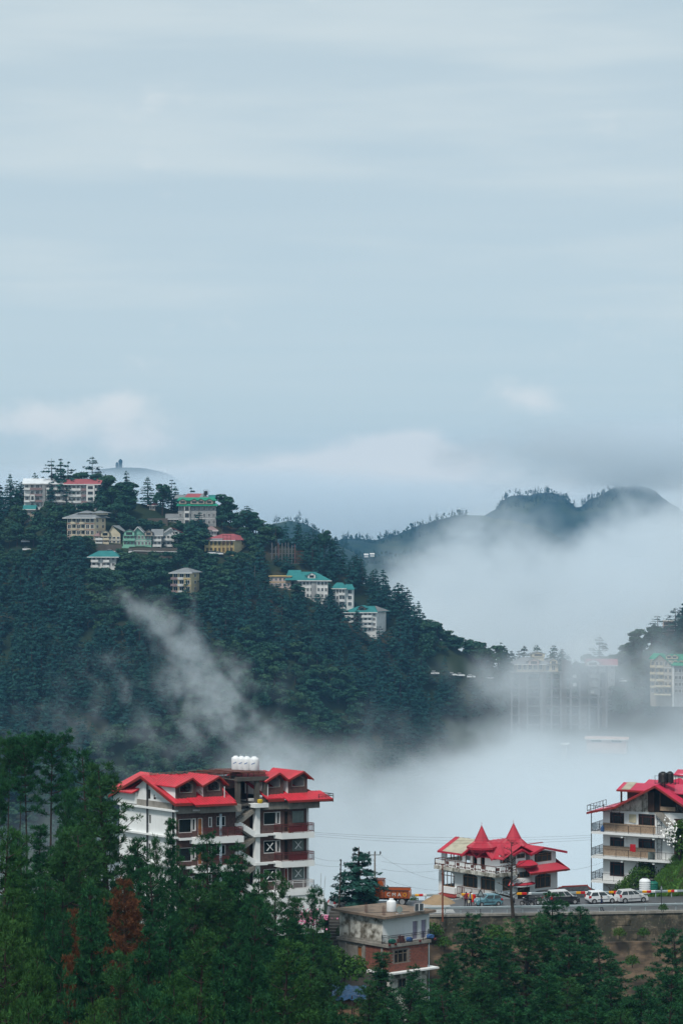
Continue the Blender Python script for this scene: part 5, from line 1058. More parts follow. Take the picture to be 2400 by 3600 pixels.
# retaining wall in two tiers, seen face worn
wl = thing('retaining_wall', 'tall stained stone retaining wall carrying the road', 'retaining wall', (10, road_near(10), ROADZ))
def face(name, m_, xa, xb, z0, z1, off, batter, seed, nz=5):
    rr = np.random.default_rng(seed); xs_ = np.arange(xa, xb + .01, 1.2); mb = MB(); gr = {}
    for i, x in enumerate(xs_):
        for j in range(nz + 1):
            t = j / nz; zz = z0 + (z1 - z0) * t; gr[i, j] = (x - 10, road_near(x) - road_near(10) + off - batter * (1 - t) + rr.normal(0, .035), zz - ROADZ)
    for i in range(len(xs_) - 1):
        for j in range(nz): mb.poly(gr[i, j], gr[i + 1, j], gr[i + 1, j + 1], gr[i, j + 1])
        mb.poly(gr[i, nz], gr[i + 1, nz], (gr[i + 1, nz][0], gr[i + 1, nz][1] + 1.2, gr[i + 1, nz][2]), (gr[i, nz][0], gr[i, nz][1] + 1.2, gr[i, nz][2]))
    return mb.build(name, m_, wl)
face('wall_face', 'wet_stone', 5.5, 68, ROADZ - 3.5, ROADZ - .25, -.2, .4, 1); face('lower_face', 'wet_earth', 5.5, 68, ROADZ - 12, ROADZ - 3.5, -1.2, 2.2, 2)
m = MB()
for k in range(31): x = 6 + 2 * k; m.prism([(x - 10, road_near(x) - road_near(10) - .35, -.25), (x + 1.98 - 10, road_near(x + 1.98) - road_near(10) - .35, -.25), (x + 1.98 - 10, road_near(x + 1.98) - road_near(10) + .2, -.25), (x - 10, road_near(x) - road_near(10) + .2, -.25)], (0, 0, .27))
m.build('coping', 'grey_concrete', wl)
rq = random.Random(8); bl = [MB().box(-1.0, 1.0, -.03, .3, -.5, .5).mesh('wall_panel', 'wet_stone'), MB().box(-.7, .7, -.05, .3, -.62, .42).mesh('wall_panel', 'wet_stone'), MB().prism([(-.9, -.04, -.5), (.8, -.04, -.55), (.95, -.04, .45), (-.84, -.04, .5)], (0, .3, 0)).mesh('wall_panel', 'wet_stone')]
for r_ in range(2):
    for k in range(24):
        x = 28 + k * 1.9 + .9 * (r_ % 2) + rq.uniform(-.3, .3)
        if rq.random() < .35: continue
        z = -1.15 - r_ * 1.35 + rq.uniform(-.15, .1); o = put('wall_panel', bl[rq.randrange(3)], wl, (x - 10, road_near(x) - road_near(10) - .2 - .4 * (-z / 3.3) - rq.random() * .04, z)); o.rotation_euler = (0, rq.uniform(-.02, .02), math.atan(.08)); o.scale = (rq.uniform(.5, 1.1), 1, rq.uniform(.6, 1.1))

# ------------------------------------------------------------------ stairs, sand heap, poles, signs
stp = thing('stairway', 'dark concrete steps climbing from the brick house to the road', 'stairs', P(1190, 3330, 275))
for k in range(13):
    p = P(1165 - 0, 3205 + k * 11, 284 - k * .62) - P(1190, 3330, 275); MB().box(p.x - .3, p.x + 2.3, p.y - .4, p.y + .5, p.z - .55, p.z).build('step', 'dark_concrete', stp)
sh_ = thing('sand_heap', 'brown heap of building sand beside the far guard rail', 'sand heap', (xo(1540, 293.5), 293.5 + 0, ROADZ)); g_n = 26; V_ = []; Fc_ = []
for i in range(g_n):
    for j in range(g_n):
        u, v = (i / (g_n - 1) - .5) * 2, (j / (g_n - 1) - .5) * 2; r_ = math.hypot(u, v); h = max(0, 1 - r_ ** 1.25) * 1.15; h = min(h, .95 + .03 * math.sin(9 * u + 4 * v)); V_.append((u * 2.1, v * 1.8, h + (.05 * math.sin(7 * u + 3) * math.cos(8 * v) if h > .05 else -.02)))
for i in range(g_n - 1):
    for j in range(g_n - 1): a = i * g_n + j; Fc_.append((a, a + g_n, a + g_n + 1, a + 1))
me = bpy.data.meshes.new('heap'); me.from_pydata(V_, [], Fc_); me.materials.append(M['sand']); put('heap', me, sh_)
def pole(name, px, py0, py1, D, label, m_, r0, r1, extra=None, cat='pole'):
    a, b = P(px, py1, D), P(px, py0, D); b = b + Vector((.25 if px < 1210 else 0, 0, 0)); o = thing(name, label, cat, a)
    MB().tube((0, 0, 0), tuple(b - a), r0, 7, r1).build('shaft', m_, o)
    if extra: extra(o, b - a)
    return o
def insul(o, t, n, dx=.12):
    for k in range(n): MB().tube((t.x - dx, 0, t.z - .15 - .55 * k), (t.x + dx * 1.3, 0, t.z - .15 - .55 * k), .02, 4).lathe((t.x - dx, 0, t.z - .15 - .55 * k), [(.05, -.02), (.05, .12), (.03, .15)], 6).build('insulator', 'black_iron', o)
pole('utility_pole', 1191, 3021, 3205, 286, 'thin leaning dark pole with small insulators before the white hatchback', 'bark', .09, .07, lambda o, t: insul(o, t, 4))
def cross(o, t):
    MB().box(-.72, .72, -.05, .05, t.z - .42, t.z - .3).tube((-.6, 0, t.z - .36), (0, 0, t.z - 1.3), .03, 4).build('crossarm', 'galvanised', o)
    for x in (-.68, .02, .68): MB().lathe((x, 0, t.z - .3), [(.04, 0), (.09, .1), (.07, .16), (.1, .24), (.06, .36), (.02, .4)], 8).build('insulator', 'black_iron', o)
pole('power_pole', 1317, 2995, 3185, 294, 'grey power pole with crossarm and three insulators behind the cedar', 'grey_concrete', .13, .09, cross)
pole('utility_pole', 1555, 3037, 3240, 284, 'rust red iron pole standing before the twin spired house', 'rusty_iron', .11, .08, lambda o, t: insul(o, t, 3))
pole('marker_post', 1122, 3068, 3190, 291, 'thin bare rod left of the white hatchback', 'grey_concrete', .03, .02); pole('marker_post', 1136, 3080, 3190, 291, 'shorter thin rod just left of the white hatchback', 'grey_concrete', .025, .02)
def sign(px, py0, py1, yb, D, label, front, wpx):
    a = P(px, yb, D); o = thing('road_sign', label, 'road sign', a); zt, zb, w = P(px, py0, D).z - a.z, P(px, py1, D).z - a.z, wpx * D / F
    MB().tube((0, .05, 0), (0, .05, zt - .1), .04, 6).build('post', 'black_iron' if not front else 'grey_concrete', o)
    MB().prism([(-w / 2, 0, zb), (w / 2, 0, zb), (0, 0, zt)], (0, .03, 0)).build('plate', 'red_tape' if front else 'black_iron', o)
    q = .24; c = (zb * 2 + zt) / 3; s_ = lambda x, z: (x * (1 - q * 1.5), -.008, c + (z - c) * (1 - q * 1.5))
    MB().poly(s_(-w / 2, zb), s_(w / 2, zb), s_(0, zt)).build('face', 'white_tape' if front else 'galvanised', o)
    if front: MB().box(-.17, .14, -.016, -.012, c - .16, c - .05).box(-.08, .06, -.0165, -.0125, c - .051, c + .03).prism([(.10, -.012, c - .02), (.2, -.012, c - .02), (.15, -.012, c + .12)], (0, -.004, 0)).build('symbol', 'black_iron', o)
    return o
sign(1688, 3126, 3152, 3216, 285.8, 'dark triangular road sign seen from behind, before the teal car', False, 28)
sign(1795, 3090, 3114, 3166, 296, 'red and white triangular warning sign behind the bare tree', True, 22); sign(2323, 3108, 3130, 3204, 286.9, 'narrow triangular road sign at the right before the grassy bank', False, 13)

# ------------------------------------------------------------------ vehicles
mat('tyre', (.018, .018, .018), .85, .1, 3); mat('alloy', (.40, .41, .42), .35, .1, 3, metal=.5); mat('car_glass', (.020, .028, .030), .06, .3, 1, spec=.7); mat('red_lamp', (.40, .012, .02), .2, .1, 3); mat('clear_lamp', (.60, .62, .62), .15, .1, 3)
for nm, c in (('white_paint', (.74, .76, .77)), ('silver_paint', (.56, .57, .58)), ('teal_paint', (.115, .26, .31)), ('black_paint', (.020, .022, .026)), ('orange_paint', (.36, .085, .022)), ('grey_plastic', (.05, .05, .055))): mat(nm, c, .3, .06, 1.2, spec=.5)
def wheel_mesh():
    t = bpy.data.meshes.get('tyre_mesh')
    if t: return t, bpy.data.meshes['rim_mesh']
    def ring(prof, n=18):
        V, Fc = [], []
        for r_, y in prof: V += [(r_ * math.cos(6.2832 * k / n), y, r_ * math.sin(6.2832 * k / n)) for k in range(n)]
        for j in range(len(prof) - 1): Fc += [(j * n + k, j * n + (k + 1) % n, (j + 1) * n + (k + 1) % n, (j + 1) * n + k) for k in range(n)]
        Fc += [tuple(range(n)), tuple((len(prof) - 1) * n + k for k in range(n))]; return V, Fc
    out_ = []
    for nm, prof, mm in (('tyre_mesh', [(.2, -.09), (.285, -.09), (.30, -.05), (.30, .05), (.285, .09), (.2, .09)], 'tyre'), ('rim_mesh', [(.19, -.096), (.16, -.080), (.05, -.088), (.05, .088), (.16, .080), (.19, .096)], 'alloy')):
        V, Fc = ring(prof); me = bpy.data.meshes.new(nm); me.from_pydata(V, [], Fc); me.materials.append(M[mm]); out_.append(me)
    return out_
def wheel(parent, x, y, r=.3):
    t, rm = wheel_mesh(); o = put('wheel', t, parent, (x, y, r)); o.scale = (r / .3, 1, r / .3); put('rim', rm, o); return o
def car(px, py, D, yaw, label, paint, prof, roof, L, Wd, belt, wheels, wr=.29, trim='grey_plastic', plate=True, roofm=None, tail=None):
    """prof: lower outline (x, z) with bonnet; roof: four greenhouse points; hw narrows towards the roof"""
    a = P(px, py, D); o = thing('parked_car', label, 'car', (a.x, a.y, ROADZ + .004), R(yaw), 'cars parked along the road'); hw = Wd / 2; tw = hw * .80
    def w_(z): return hw * (1 - .05 * max(0, .45 - z) / .3) if z <= belt else hw - (hw - tw) * (z - belt) / (roof[1][1] - belt)
    m = MB(); low = [p for p in prof]; n = len(low)
    Lf = [(x, -w_(z) * (.90 if i in (0, n - 1) or x in (low[0][0],) else 1), z) for i, (x, z) in enumerate(low)]; Rt = [(x, -y, z) for x, y, z in Lf]
    # wheel arches cut out of the lower edge
    m.poly(*Lf); m.poly(*reversed(Rt))
    for i in range(n): j = (i + 1) % n; m.poly(Lf[i], Lf[j], Rt[j], Rt[i])
    bd = m.build('body', paint, o)
    bv = bd.modifiers.new('bevel', 'BEVEL'); bv.width = .06; bv.segments = 2; bv.limit_method = 'ANGLE'; bv.angle_limit = R(25)
    g = [(x, w_(z) - .005 if z > belt + .02 else hw - .03, z) for x, z in roof]; m = MB(); A = [(x, -y, z) for x, y, z in g]; Bq = [(x, y, z) for x, y, z in g]
    m.poly(*A); m.poly(*Bq); 
    for i in range(4): j = (i + 1) % 4; m.poly(A[i], A[j], Bq[j], Bq[i])
    ca = m.build('cabin', roofm or paint, o); bv = ca.modifiers.new('bevel', 'BEVEL'); bv.width = .07; bv.segments = 2
    lp = lambda p, q, t: tuple(p[i] + (q[i] - p[i]) * t for i in range(3))
    def quad(S, u0, u1, v0, v1, off):   # on a side built from bottom edge (S0,S3) and top edge (S1,S2)
        b0, b1, t0, t1 = lp(S[0], S[3], u0), lp(S[0], S[3], u1), lp(S[1], S[2], u0), lp(S[1], S[2], u1)
        return [tuple(Vector(q) + Vector(off)) for q in (lp(b0, t0, v0), lp(b1, t1, v0), lp(b1, t1, v1), lp(b0, t0, v1))]
    for S, sg in ((A, -1), (Bq, 1)):
        for u0, u1 in ((.05, .36), (.40, .68), (.71, .95)) if L > 3.75 else ((.05, .45), (.51, .94)): MB().poly(*quad(S, u0, u1, .14, .86, (0, sg * .022, .0))).build('side_window', 'car_glass', o)
        for k in (.40, .74): xx = low[0][0] + (L) * k; MB().box(xx - .01, xx + .01, sg * (hw + .002) - .004, sg * (hw + .002) + .004, .38, belt - .02).build('door_seam', 'grey_plastic', o)
        MB().box(low[0][0] + L * .30, low[0][0] + L * .72, sg * hw - .012, sg * hw + .012, .50, .57).build('side_trim', trim, o); MB().box(roof[3][0] - .45, roof[3][0] - .3, sg * (hw + .0), sg * (hw + .16), belt + .0, belt + .12).build('mirror', paint, o)
    for i, j, nm, off in ((0, 1, 'rear_window', (-.02, 0, .012)), (3, 2, 'windscreen', (.02, 0, .012))):
        p0, p1, q0, q1 = A[i], A[j], Bq[i], Bq[j]
        MB().poly(*[tuple(Vector(v) + Vector(off)) for v in (lp(lp(p0, q0, .1), lp(p1, q1, .1), .14), lp(lp(p0, q0, .9), lp(p1, q1, .9), .14), lp(lp(p0, q0, .88), lp(p1, q1, .88), .9), lp(lp(p0, q0, .12), lp(p1, q1, .12), .9))]).build(nm, 'car_glass', o)
    for x in wheels:
        for sg in (-1, 1):
            wheel(o, x, sg * (hw - .07), wr)
            MB(lambda a_, b__, c: (a_, b__, c)).prism([(x + (wr + .06) * math.cos(math.pi * k / 8), sg * (hw - .001), wr + (wr + .06) * math.sin(math.pi * k / 8)) for k in range(9)], (0, sg * .006, 0)).build('wheel_arch', 'grey_plastic', o)
    xr0, xf = low[0][0], max(p[0] for p in low)
    for sg in (-1, 1):
        MB().prism([(xf - .26, sg * hw * .62, .60), (xf - .02, sg * hw * .55, .60), (xf - .06, sg * hw * .55, .76), (xf - .32, sg * hw * .66, .78)], (0, sg * hw * .36, 0)).build('headlight', 'clear_lamp', o)
        MB().prism([(xr0 - .02, sg * hw * .66, .68), (xr0 + .26, sg * hw * .66, .74), (xr0 + .22, sg * hw * .66, belt + .1), (xr0 + .04, sg * hw * .66, belt + .04)], (0, sg * hw * .35, 0)).build('tail_light', 'red_lamp', o)
    MB().box(xf - .12, xf + .03, -hw * .86, hw * .86, .22, .40).build('front_bumper', trim, o); MB().box(xr0 - .04, xr0 + .12, -hw * .88, hw * .88, .24, .42).build('rear_bumper', trim if paint != 'silver_paint' else paint, o)
    MB().box(xf + .031, xf + .036, -.25, .25, .28, .39).build('number_plate', 'white_tape', o); MB().box(xr0 - .048, xr0 - .043, -.25, .25, .46, .56).build('number_plate', 'white_tape', o)
    return o
HATCH = dict(prof=[(-1.78, .25), (-1.80, .62), (-1.72, .92), (-.8, .95), (.75, .93), (1.35, .82), (1.76, .66), (1.80, .25), (1.45, .2), (-1.45, .2)], roof=[(-1.74, .88), (-1.36, 1.46), (.15, 1.48), (.98, .90)], L=3.58, Wd=1.6, belt=.93, wheels=(-1.15, 1.18))
SWIFT = dict(prof=[(-1.88, .26), (-1.92, .66), (-1.84, .98), (-.8, 1.0), (.85, .97), (1.5, .86), (1.88, .68), (1.93, .26), (1.5, .2), (-1.5, .2)], roof=[(-1.84, .94), (-1.42, 1.52), (.2, 1.54), (1.1, .95)], L=3.85, Wd=1.7, belt=.98, wheels=(-1.2, 1.25), wr=.31)
BOXY = dict(prof=[(-1.62, .25), (-1.66, .60), (-1.62, .88), (-.7, .90), (.72, .88), (1.55, .80), (1.66, .60), (1.66, .25), (1.35, .2), (-1.35, .2)], roof=[(-1.60, .84), (-1.28, 1.38), (.22, 1.40), (.86, .86)], L=3.3, Wd=1.44, belt=.88, wheels=(-1.05, 1.1), wr=.26)
TALL = dict(prof=[(-1.85, .28), (-1.9, .7), (-1.85, 1.02), (-.8, 1.04), (.85, 1.02), (1.55, .92), (1.86, .72), (1.9, .28), (1.5, .22), (-1.5, .22)], roof=[(-1.85, .98), (-1.72, 1.66), (.35, 1.70), (1.15, 1.0)], L=3.8, Wd=1.65, belt=1.02, wheels=(-1.2, 1.25), wr=.31)
car(1208, 3192, 289.8, 30, 'white hatchback with dark rear window left of the cedar', 'white_paint', **HATCH)
car(1716, 3184, 291.5, 194, 'old teal hatchback facing left before the twin spired house', 'teal_paint', **BOXY)
car(1978, 3176, 292.8, 12, 'black car half hidden by the pine tip before the slate roof', 'black_paint', roofm='silver_paint', **TALL)
car(2110, 3172, 293.6, 16, 'white small car with dark rear bumper behind the walking person', 'white_paint', **HATCH)
car(2217, 3170, 294.2, 18, 'silver white hatchback, rightmost of the cars by the banded rail', 'silver_paint', **SWIFT)
# lorry
def lorry():
    a = P(1342, 3186, 292.5); o = thing('tipper_truck', 'orange tipper lorry with teal cab top behind the cedar', 'truck', (a.x, a.y, ROADZ + .004), R(172))
    MB().prism([(.4, -1.05, .75), (2.9, -1.05, .75), (2.95, -1.05, 1.15), (2.75, -1.05, 1.45), (1.6, -1.05, 1.55), (1.35, -1.05, 2.35), (.4, -1.05, 2.4)], (0, 2.1, 0)).build('cab', 'orange_paint', o)
    MB().box(.45, 1.5, -1.07, 1.07, 2.403, 2.85).build('cab_top', 'green_plastic', o); MB().box(.55, 1.3, -1.08, -1.073, 2.45, 2.7).box(.55, 1.3, 1.073, 1.08, 2.45, 2.7).build('painted_panel', 'teal_paint', o)
    for sg in (-1, 1):
        MB().poly((.75, sg * 1.056, 1.6), (1.45, sg * 1.056, 1.6), (1.25, sg * 1.056, 2.2), (.75, sg * 1.056, 2.2)).build('side_window', 'car_glass', o); MB().box(1.5, 2.6, sg * 1.055 - .01, sg * 1.055 + .01, 1.2, 1.34).build('painted_panel', 'teal_paint', o)
    MB().box(2.9, 3.05, -1.1, 1.1, .6, .85).build('bumper', 'white_paint', o); MB().box(1.5, 2.7, -.9, .9, 1.56, 1.6).build('bonnet', 'orange_paint', o)
    MB().prism([(-.3, -1.1, .9), (.35, -1.1, .9), (.35, -1.1, 2.9), (-.1, -1.1, 3.05), (-.3, -1.1, 2.7)], (0, 2.2, 0)).build('headboard', 'orange_paint', o); MB().box(-.35, .8, -.9, .9, 3.0, 3.08).build('cab_guard', 'rust_steel', o)
    bd = MB().box(-3.4, -.31, -1.12, -1.04, .95, 1.85).box(-3.4, -.31, 1.04, 1.12, .95, 1.85).box(-3.5, -3.4, -1.12, 1.12, .95, 1.75).box(-3.4, -.31, -1.04, 1.04, .9, 1.0).build('tipper_body', 'orange_paint', o)
    m = MB()
    for k in range(7): x = -3.3 + k * .48; m.box(x, x + .08, 1.121, 1.17, .95, 1.85).box(x, x + .08, -1.17, -1.121, .95, 1.85)
    m.box(-3.45, -.3, 1.13, 1.2, 1.85, 1.95).box(-3.45, -.3, -1.2, -1.13, 1.85, 1.95).build('body_rib', 'rust_steel', o)
    for sg in (-1, 1):
        for k, ch in enumerate('CMAO'):
            cu = bpy.data.curves.new('letter', 'FONT'); cu.body = ch; cu.size = .62; cu.extrude = .006; cu.align_x = 'CENTER'; tmp = bpy.data.objects.new('letter', cu); me = bpy.data.meshes.new_from_object(tmp); me.materials.clear(); me.materials.append(M['white_tape' if k < 3 else 'yellow_tape'])
            lt = put('letter', me, bd, ((-.95 - .66 * k) if sg > 0 else (-2.9 + .66 * k), sg * 1.18, 1.18)); lt.rotation_euler = (R(90), 0, R(180) if sg > 0 else 0)
    for x in (2.1, -1.3, -2.6):
        for sg in (-1, 1): wheel(o, x, sg * .95, .5)
    MB().box(-3.4, 2.8, -.5, .5, .62, .78).build('chassis', 'black_iron', o)
lorry()
# motorcycles
def motorbike(px, py, D, yaw, label):
    a = P(px, py, D); o = thing('motorcycle', label, 'motorcycle', (a.x, a.y, ROADZ + .004), R(yaw), 'motorcycles by the bare tree'); o.rotation_euler[0] = R(-6)
    for x in (-.65, .68):
        w = wheel(o, x, 0, .31); w.scale = (1.03, .55, 1.03)
    MB().tube((.68, 0, .31), (.42, 0, .95), .035, 6).tube((-.65, 0, .31), (-.1, 0, .4), .04, 5).tube((-.1, 0, .4), (.42, 0, .85), .04, 5).tube((-.6, 0, .7), (-.1, 0, .45), .035, 5).tube((-.65, .1, .31), (-.55, .1, .72), .03, 5).build('frame', 'black_iron', o)
    MB().box(-.15, .22, -.13, .13, .3, .62).build('engine', 'grey_plastic', o); MB().prism([(-.1, -.13, .68), (.4, -.13, .72), (.42, -.13, .9), (.0, -.13, .92)], (0, .26, 0)).build('tank', 'black_paint', o)
    MB().prism([(-.8, -.12, .78), (-.05, -.12, .72), (-.05, -.12, .84), (-.8, -.12, .88)], (0, .24, 0)).build('seat', 'black_plastic', o); MB().tube((.38, -.36, 1.02), (.38, .36, 1.02), .022, 5).tube((.40, 0, .9), (.38, 0, 1.02), .03, 5).build('handlebar', 'black_iron', o)
    MB(lambda x, y, z: (z, y, x)).lathe((.92, 0, .45), [(.04, 0), (.11, .08), (.1, .12)], 10).build('headlight', 'clear_lamp', o); MB().tube((.35, -.3, 1.03), (.3, -.42, 1.22), .012, 4).tube((.35, .3, 1.03), (.3, .42, 1.22), .012, 4).build('mirror', 'black_plastic', o); MB().tube((-.75, -.14, .3), (.05, -.14, .32), .045, 6).build('exhaust', 'alloy', o)
    return o
motorbike(1852, 3183, 291.0, 150, 'black motorcycle with a seated rider beside the bare tree'); motorbike(1872, 3181, 291.6, 20, 'dark motorcycle parked right behind the ridden one'); motorbike(1889, 3180, 292.0, 15, 'motorcycle with pale exhaust, rightmost of the three'); motorbike(1806, 3182, 291.3, 80, 'motorcycle seen end on behind the bare tree trunk')

# ------------------------------------------------------------------ people
for nm, c in (('skin', (.21, .105, .065)), ('hair_black', (.012, .010, .010)), ('blue_jacket', (.012, .022, .075)), ('red_jacket', (.17, .012, .022)), ('yellow_jacket', (.62, .38, .02)), ('blue_shirt', (.03, .12, .33)), ('black_trousers', (.014, .013, .016)), ('dark_shirt', (.018, .020, .024))): mat(nm, c, .85, .1, 4)
def person(loc, yaw, label, top, legs, arms=((.26, .02, 1.08, .24, .1, .82), (-.26, .02, 1.08, -.24, .1, .82)), feet=((.12, .1), (-.12, -.12)), seated=False, inner=None, sc=1.0):
    """one continuous skinned body: skeleton edges with a radius per joint; x is left-right, y forward"""
    J = {'pelvis': (0, 0, .95), 'waist': (0, .0, 1.10), 'chest': (0, .01, 1.32), 'neck': (0, .0, 1.49), 'chin': (0, .03, 1.56), 'head': (0, .03, 1.66), 'crown': (0, .01, 1.735)}
    rad = {'pelvis': (.16, .12), 'waist': (.145, .105), 'chest': (.185, .125), 'neck': (.06, .06), 'chin': (.075, .085), 'head': (.088, .105), 'crown': (.05, .06)}
    Ed = [('pelvis', 'waist'), ('waist', 'chest'), ('chest', 'neck'), ('neck', 'chin'), ('chin', 'head'), ('head', 'crown')]
    for i, s in enumerate((1, -1)):
        ax, ay, az, hx, hy, hz_ = arms[i]; fx, fy = feet[i]
        if seated: kn, an, to = (s * .2, .42, .86), (s * .2, .30, .42), (s * .2, .45, .36)
        else: kn, an, to = (s * .10, fy * .5 + .03, .50), (fx, fy, .09), (fx, fy + .17, .05)
        for nm, p, r_, pr in (('sh%d' % s, (s * .19, 0, 1.43), (.07, .065), 'chest'), ('el%d' % s, (ax, ay, az), (.048, .045), 'sh%d' % s), ('wr%d' % s, (hx, hy, hz_), (.034, .03), 'el%d' % s), ('ha%d' % s, (hx * .98, hy + .05, hz_ - .09), (.042, .026), 'wr%d' % s),
                              ('hip%d' % s, (s * .10, 0, .88), (.10, .10), 'pelvis'), ('kn%d' % s, kn, (.065, .065), 'hip%d' % s), ('an%d' % s, an, (.045, .05), 'kn%d' % s), ('to%d' % s, to, (.042, .032), 'an%d' % s)):
            J[nm] = p; rad[nm] = r_; Ed.append((pr, nm))
    ks = list(J); me = bpy.data.meshes.new('body'); me.from_pydata([J[k] for k in ks], [(ks.index(a), ks.index(b)) for a, b in Ed], [])
    tmp = bpy.data.objects.new('body', me); COL.objects.link(tmp); tmp.modifiers.new('s', 'SKIN'); sv_ = me.skin_vertices[0].data
    for i, k in enumerate(ks): sv_[i].radius = rad[k]; sv_[i].use_root = (k == 'pelvis')
    ss = tmp.modifiers.new('d', 'SUBSURF'); ss.levels = ss.render_levels = 2
    dg = bpy.context.evaluated_depsgraph_get(); me2 = bpy.data.meshes.new_from_object(tmp.evaluated_get(dg)); bpy.data.objects.remove(tmp)
    me2.materials.clear()
    for k in (top, legs, 'skin', 'black_plastic', inner or top): me2.materials.append(M[k])
    hands = [Vector(J[k]) for k in ('ha1', 'ha-1')]
    for p in me2.polygons:
        c = p.center
        p.material_index = 2 if c.z > 1.50 or any((c - h_).length < .10 for h_ in hands) else 1 if (c.z < .98 and abs(c.x) < .2 + .2 * seated and not any((c - h_).length < .3 and abs(c.x) > .2 for h_ in hands)) else 0
        if c.z < .115 or (seated and c.z < .4): p.material_index = 3
        if inner and p.material_index == 0 and abs(c.x) < .075 and c.y > .03 and c.z > 1.0: p.material_index = 4
    me2.polygons.foreach_set('use_smooth', np.ones(len(me2.polygons), bool))
    o = bpy.data.objects.new('person', me2); COL.objects.link(o); o.location = loc; o.rotation_euler = (0, 0, R(yaw)); o.scale = (sc, sc, sc); tag(o, label, 'person')
    h = MB(); n = 12
    h.lathe((0, 0, 0), [(.100, 1.62), (.112, 1.68), (.100, 1.745), (.06, 1.785), (.02, 1.795)], n); hv = [(x, y * 1.1 - .015, z) for x, y, z in h.V]; hf = [tuple(v) for v in hv]; hm = bpy.data.meshes.new('hair'); hm.from_pydata([(x, min(y, .075) if z < 1.70 else y, z) for x, y, z in hf], [], h.Fc); hm.materials.append(M['hair_black']); put('hair', hm, o)
    f_ = MB(); f_.prism([(-.016, .128, 1.63), (.016, .128, 1.63), (0, .150, 1.62), (0, .125, 1.675)], (0, .004, 0)).build('nose', 'skin', o)
    for s in (1, -1): MB().box(s * .035 - .012, s * .035 + .012, .124, .132, 1.665, 1.676).build('eye', 'hair_black', o); MB().box(s * .088, s * .102, -.01, .03, 1.62, 1.68).build('ear', 'skin', o)
    return o
def gpos(px, py, D): a = P(px, py, D); return (a.x, a.y, ROADZ + .004)
person(gpos(2113, 3196, 287.6), -100, 'person in dark blue jacket walking right along the near guard rail', 'blue_jacket', 'black_trousers', feet=((.10, .16), (-.10, -.16)), arms=((.25, -.06, 1.14, .24, -.04, .88), (-.25, .10, 1.14, -.22, .22, .92)))
person(gpos(1637, 3186, 290.6), 150, 'person in dark red jacket and black trousers at the far left of the pair', 'red_jacket', 'black_trousers')
person(gpos(1652, 3185, 290.8), 172, 'person in open yellow jacket over blue shirt holding a pale bag', 'yellow_jacket', 'black_trousers', inner='blue_shirt', arms=((.30, .10, 1.12, .18, .30, 1.20), (-.28, .06, 1.08, -.25, .14, .84)))
tag(MB().prism([(-.1, -.08, 0), (.12, -.08, .02), (.14, -.08, .34), (-.08, -.08, .30)], (0, .16, 0)).build('carry_bag', 'beige_cloth', None, Vector(gpos(1646, 3185, 290.5)) + Vector((0, 0, .46))), 'pale carry bag hanging from the hand of the person in yellow', 'bag')
p_ = person(gpos(1853, 3181, 290.9), 60, 'dark clothed rider sitting on the black motorcycle by the bare tree', 'dark_shirt', 'black_trousers', seated=True, arms=((.26, .2, 1.14, .25, .42, 1.02), (-.26, .2, 1.14, -.25, .42, 1.02))); p_.location.z -= .06
tag(MB().lathe((0, 0, 0), [(.26, 0), (.29, .02), (.29, .82), (.27, .88), (.05, .9)], 14).build('red_drum', 'red_tape', None, Vector(gpos(1663, 3183, 294.2))), 'red drum beside the rail, just left of the teal car', 'drum')
# tanks on the bank, blue tarpaulin shelter, pink flowers
for px, py, D, mm, lb, w, h in ((2265, 3158, 299.5, 'white_plastic', 'white ribbed water tank on the bank behind the banded rail', .72, 1.95), (2292, 3157, 299.9, 'green_plastic', 'dark green water tank beside the white one on the bank', .70, 1.55)):
    a = P(px, py, D); t = thing('water_tank', lb, 'water tank', (a.x, a.y, ROADZ + .2)); n = 8
    MB().lathe((0, 0, 0), [(w * .96, 0)] + [(w * (1 if k % 2 else .955), h * .8 * (k + .5) / 12) for k in range(12)] + [(w * .9, h * .86), (w * .5, h * .95), (w * .45, h)], 20).build('body', mm, t); MB().lathe((0, 0, h + .002), [(w * .5, 0), (w * .5, .07), (w * .2, .1)], 14).build('lid', 'black_plastic', t)
sh_ = thing('tarpaulin_shelter', 'low mud walled shelter under a sagging blue tarpaulin', 'shelter', P(1225, 3560, 251)); b0 = P(1225, 3560, 251)
V_, Fc_ = [], []
for i in range(15):
    for j in range(7): V_.append((-1.75 + 3.6 * i / 14, -1.2 + 3.2 * j / 6, 1.95 + .10 * j - .16 * math.sin(math.pi * ((i * 2) % 14) / 14) + .05 * math.sin(i * 2.1 + j) - (.28 if j == 0 else 0)))
for i in range(14):
    for j in range(6): a = i * 7 + j; Fc_.append((a, a + 7, a + 8, a + 1))
mat('blue_tarpaulin', (.010, .048, .115), .45, .5, 1.4, 0, (.008, .022, .05)); mat('mud_wall', (.26, .15, .095), .95, .35, 1.2, .3, (.13, .08, .055)); mat('pink_petals', (.62, .16, .30), .7, .3, 6, 0, (.72, .34, .46)); mat('white_petals', (.78, .78, .76), .7, .1, 6)
me = bpy.data.meshes.new('tarpaulin'); me.from_pydata(V_, [], Fc_); me.materials.append(M['blue_tarpaulin']); put('tarpaulin', me, sh_)
MB().box(-1.6, 1.6, -.6, 1.6, -2.4, 1.9).build('wall', 'mud_wall', sh_); MB().tube((-1.6, -1.0, -2), (-1.6, -1.0, 2), .07, 5).tube((.35, -1.05, -2), (.35, -1.05, 2), .08, 5).build('prop', 'bark', sh_)
tag(MB().box(-.2, .2, -.12, .12, 0, .12).build('orange_cloth', 'orange_door', None, b0 + Vector((-1.2, -.9, 1.93))), 'scrap of orange cloth lying on the blue tarpaulin', 'cloth')
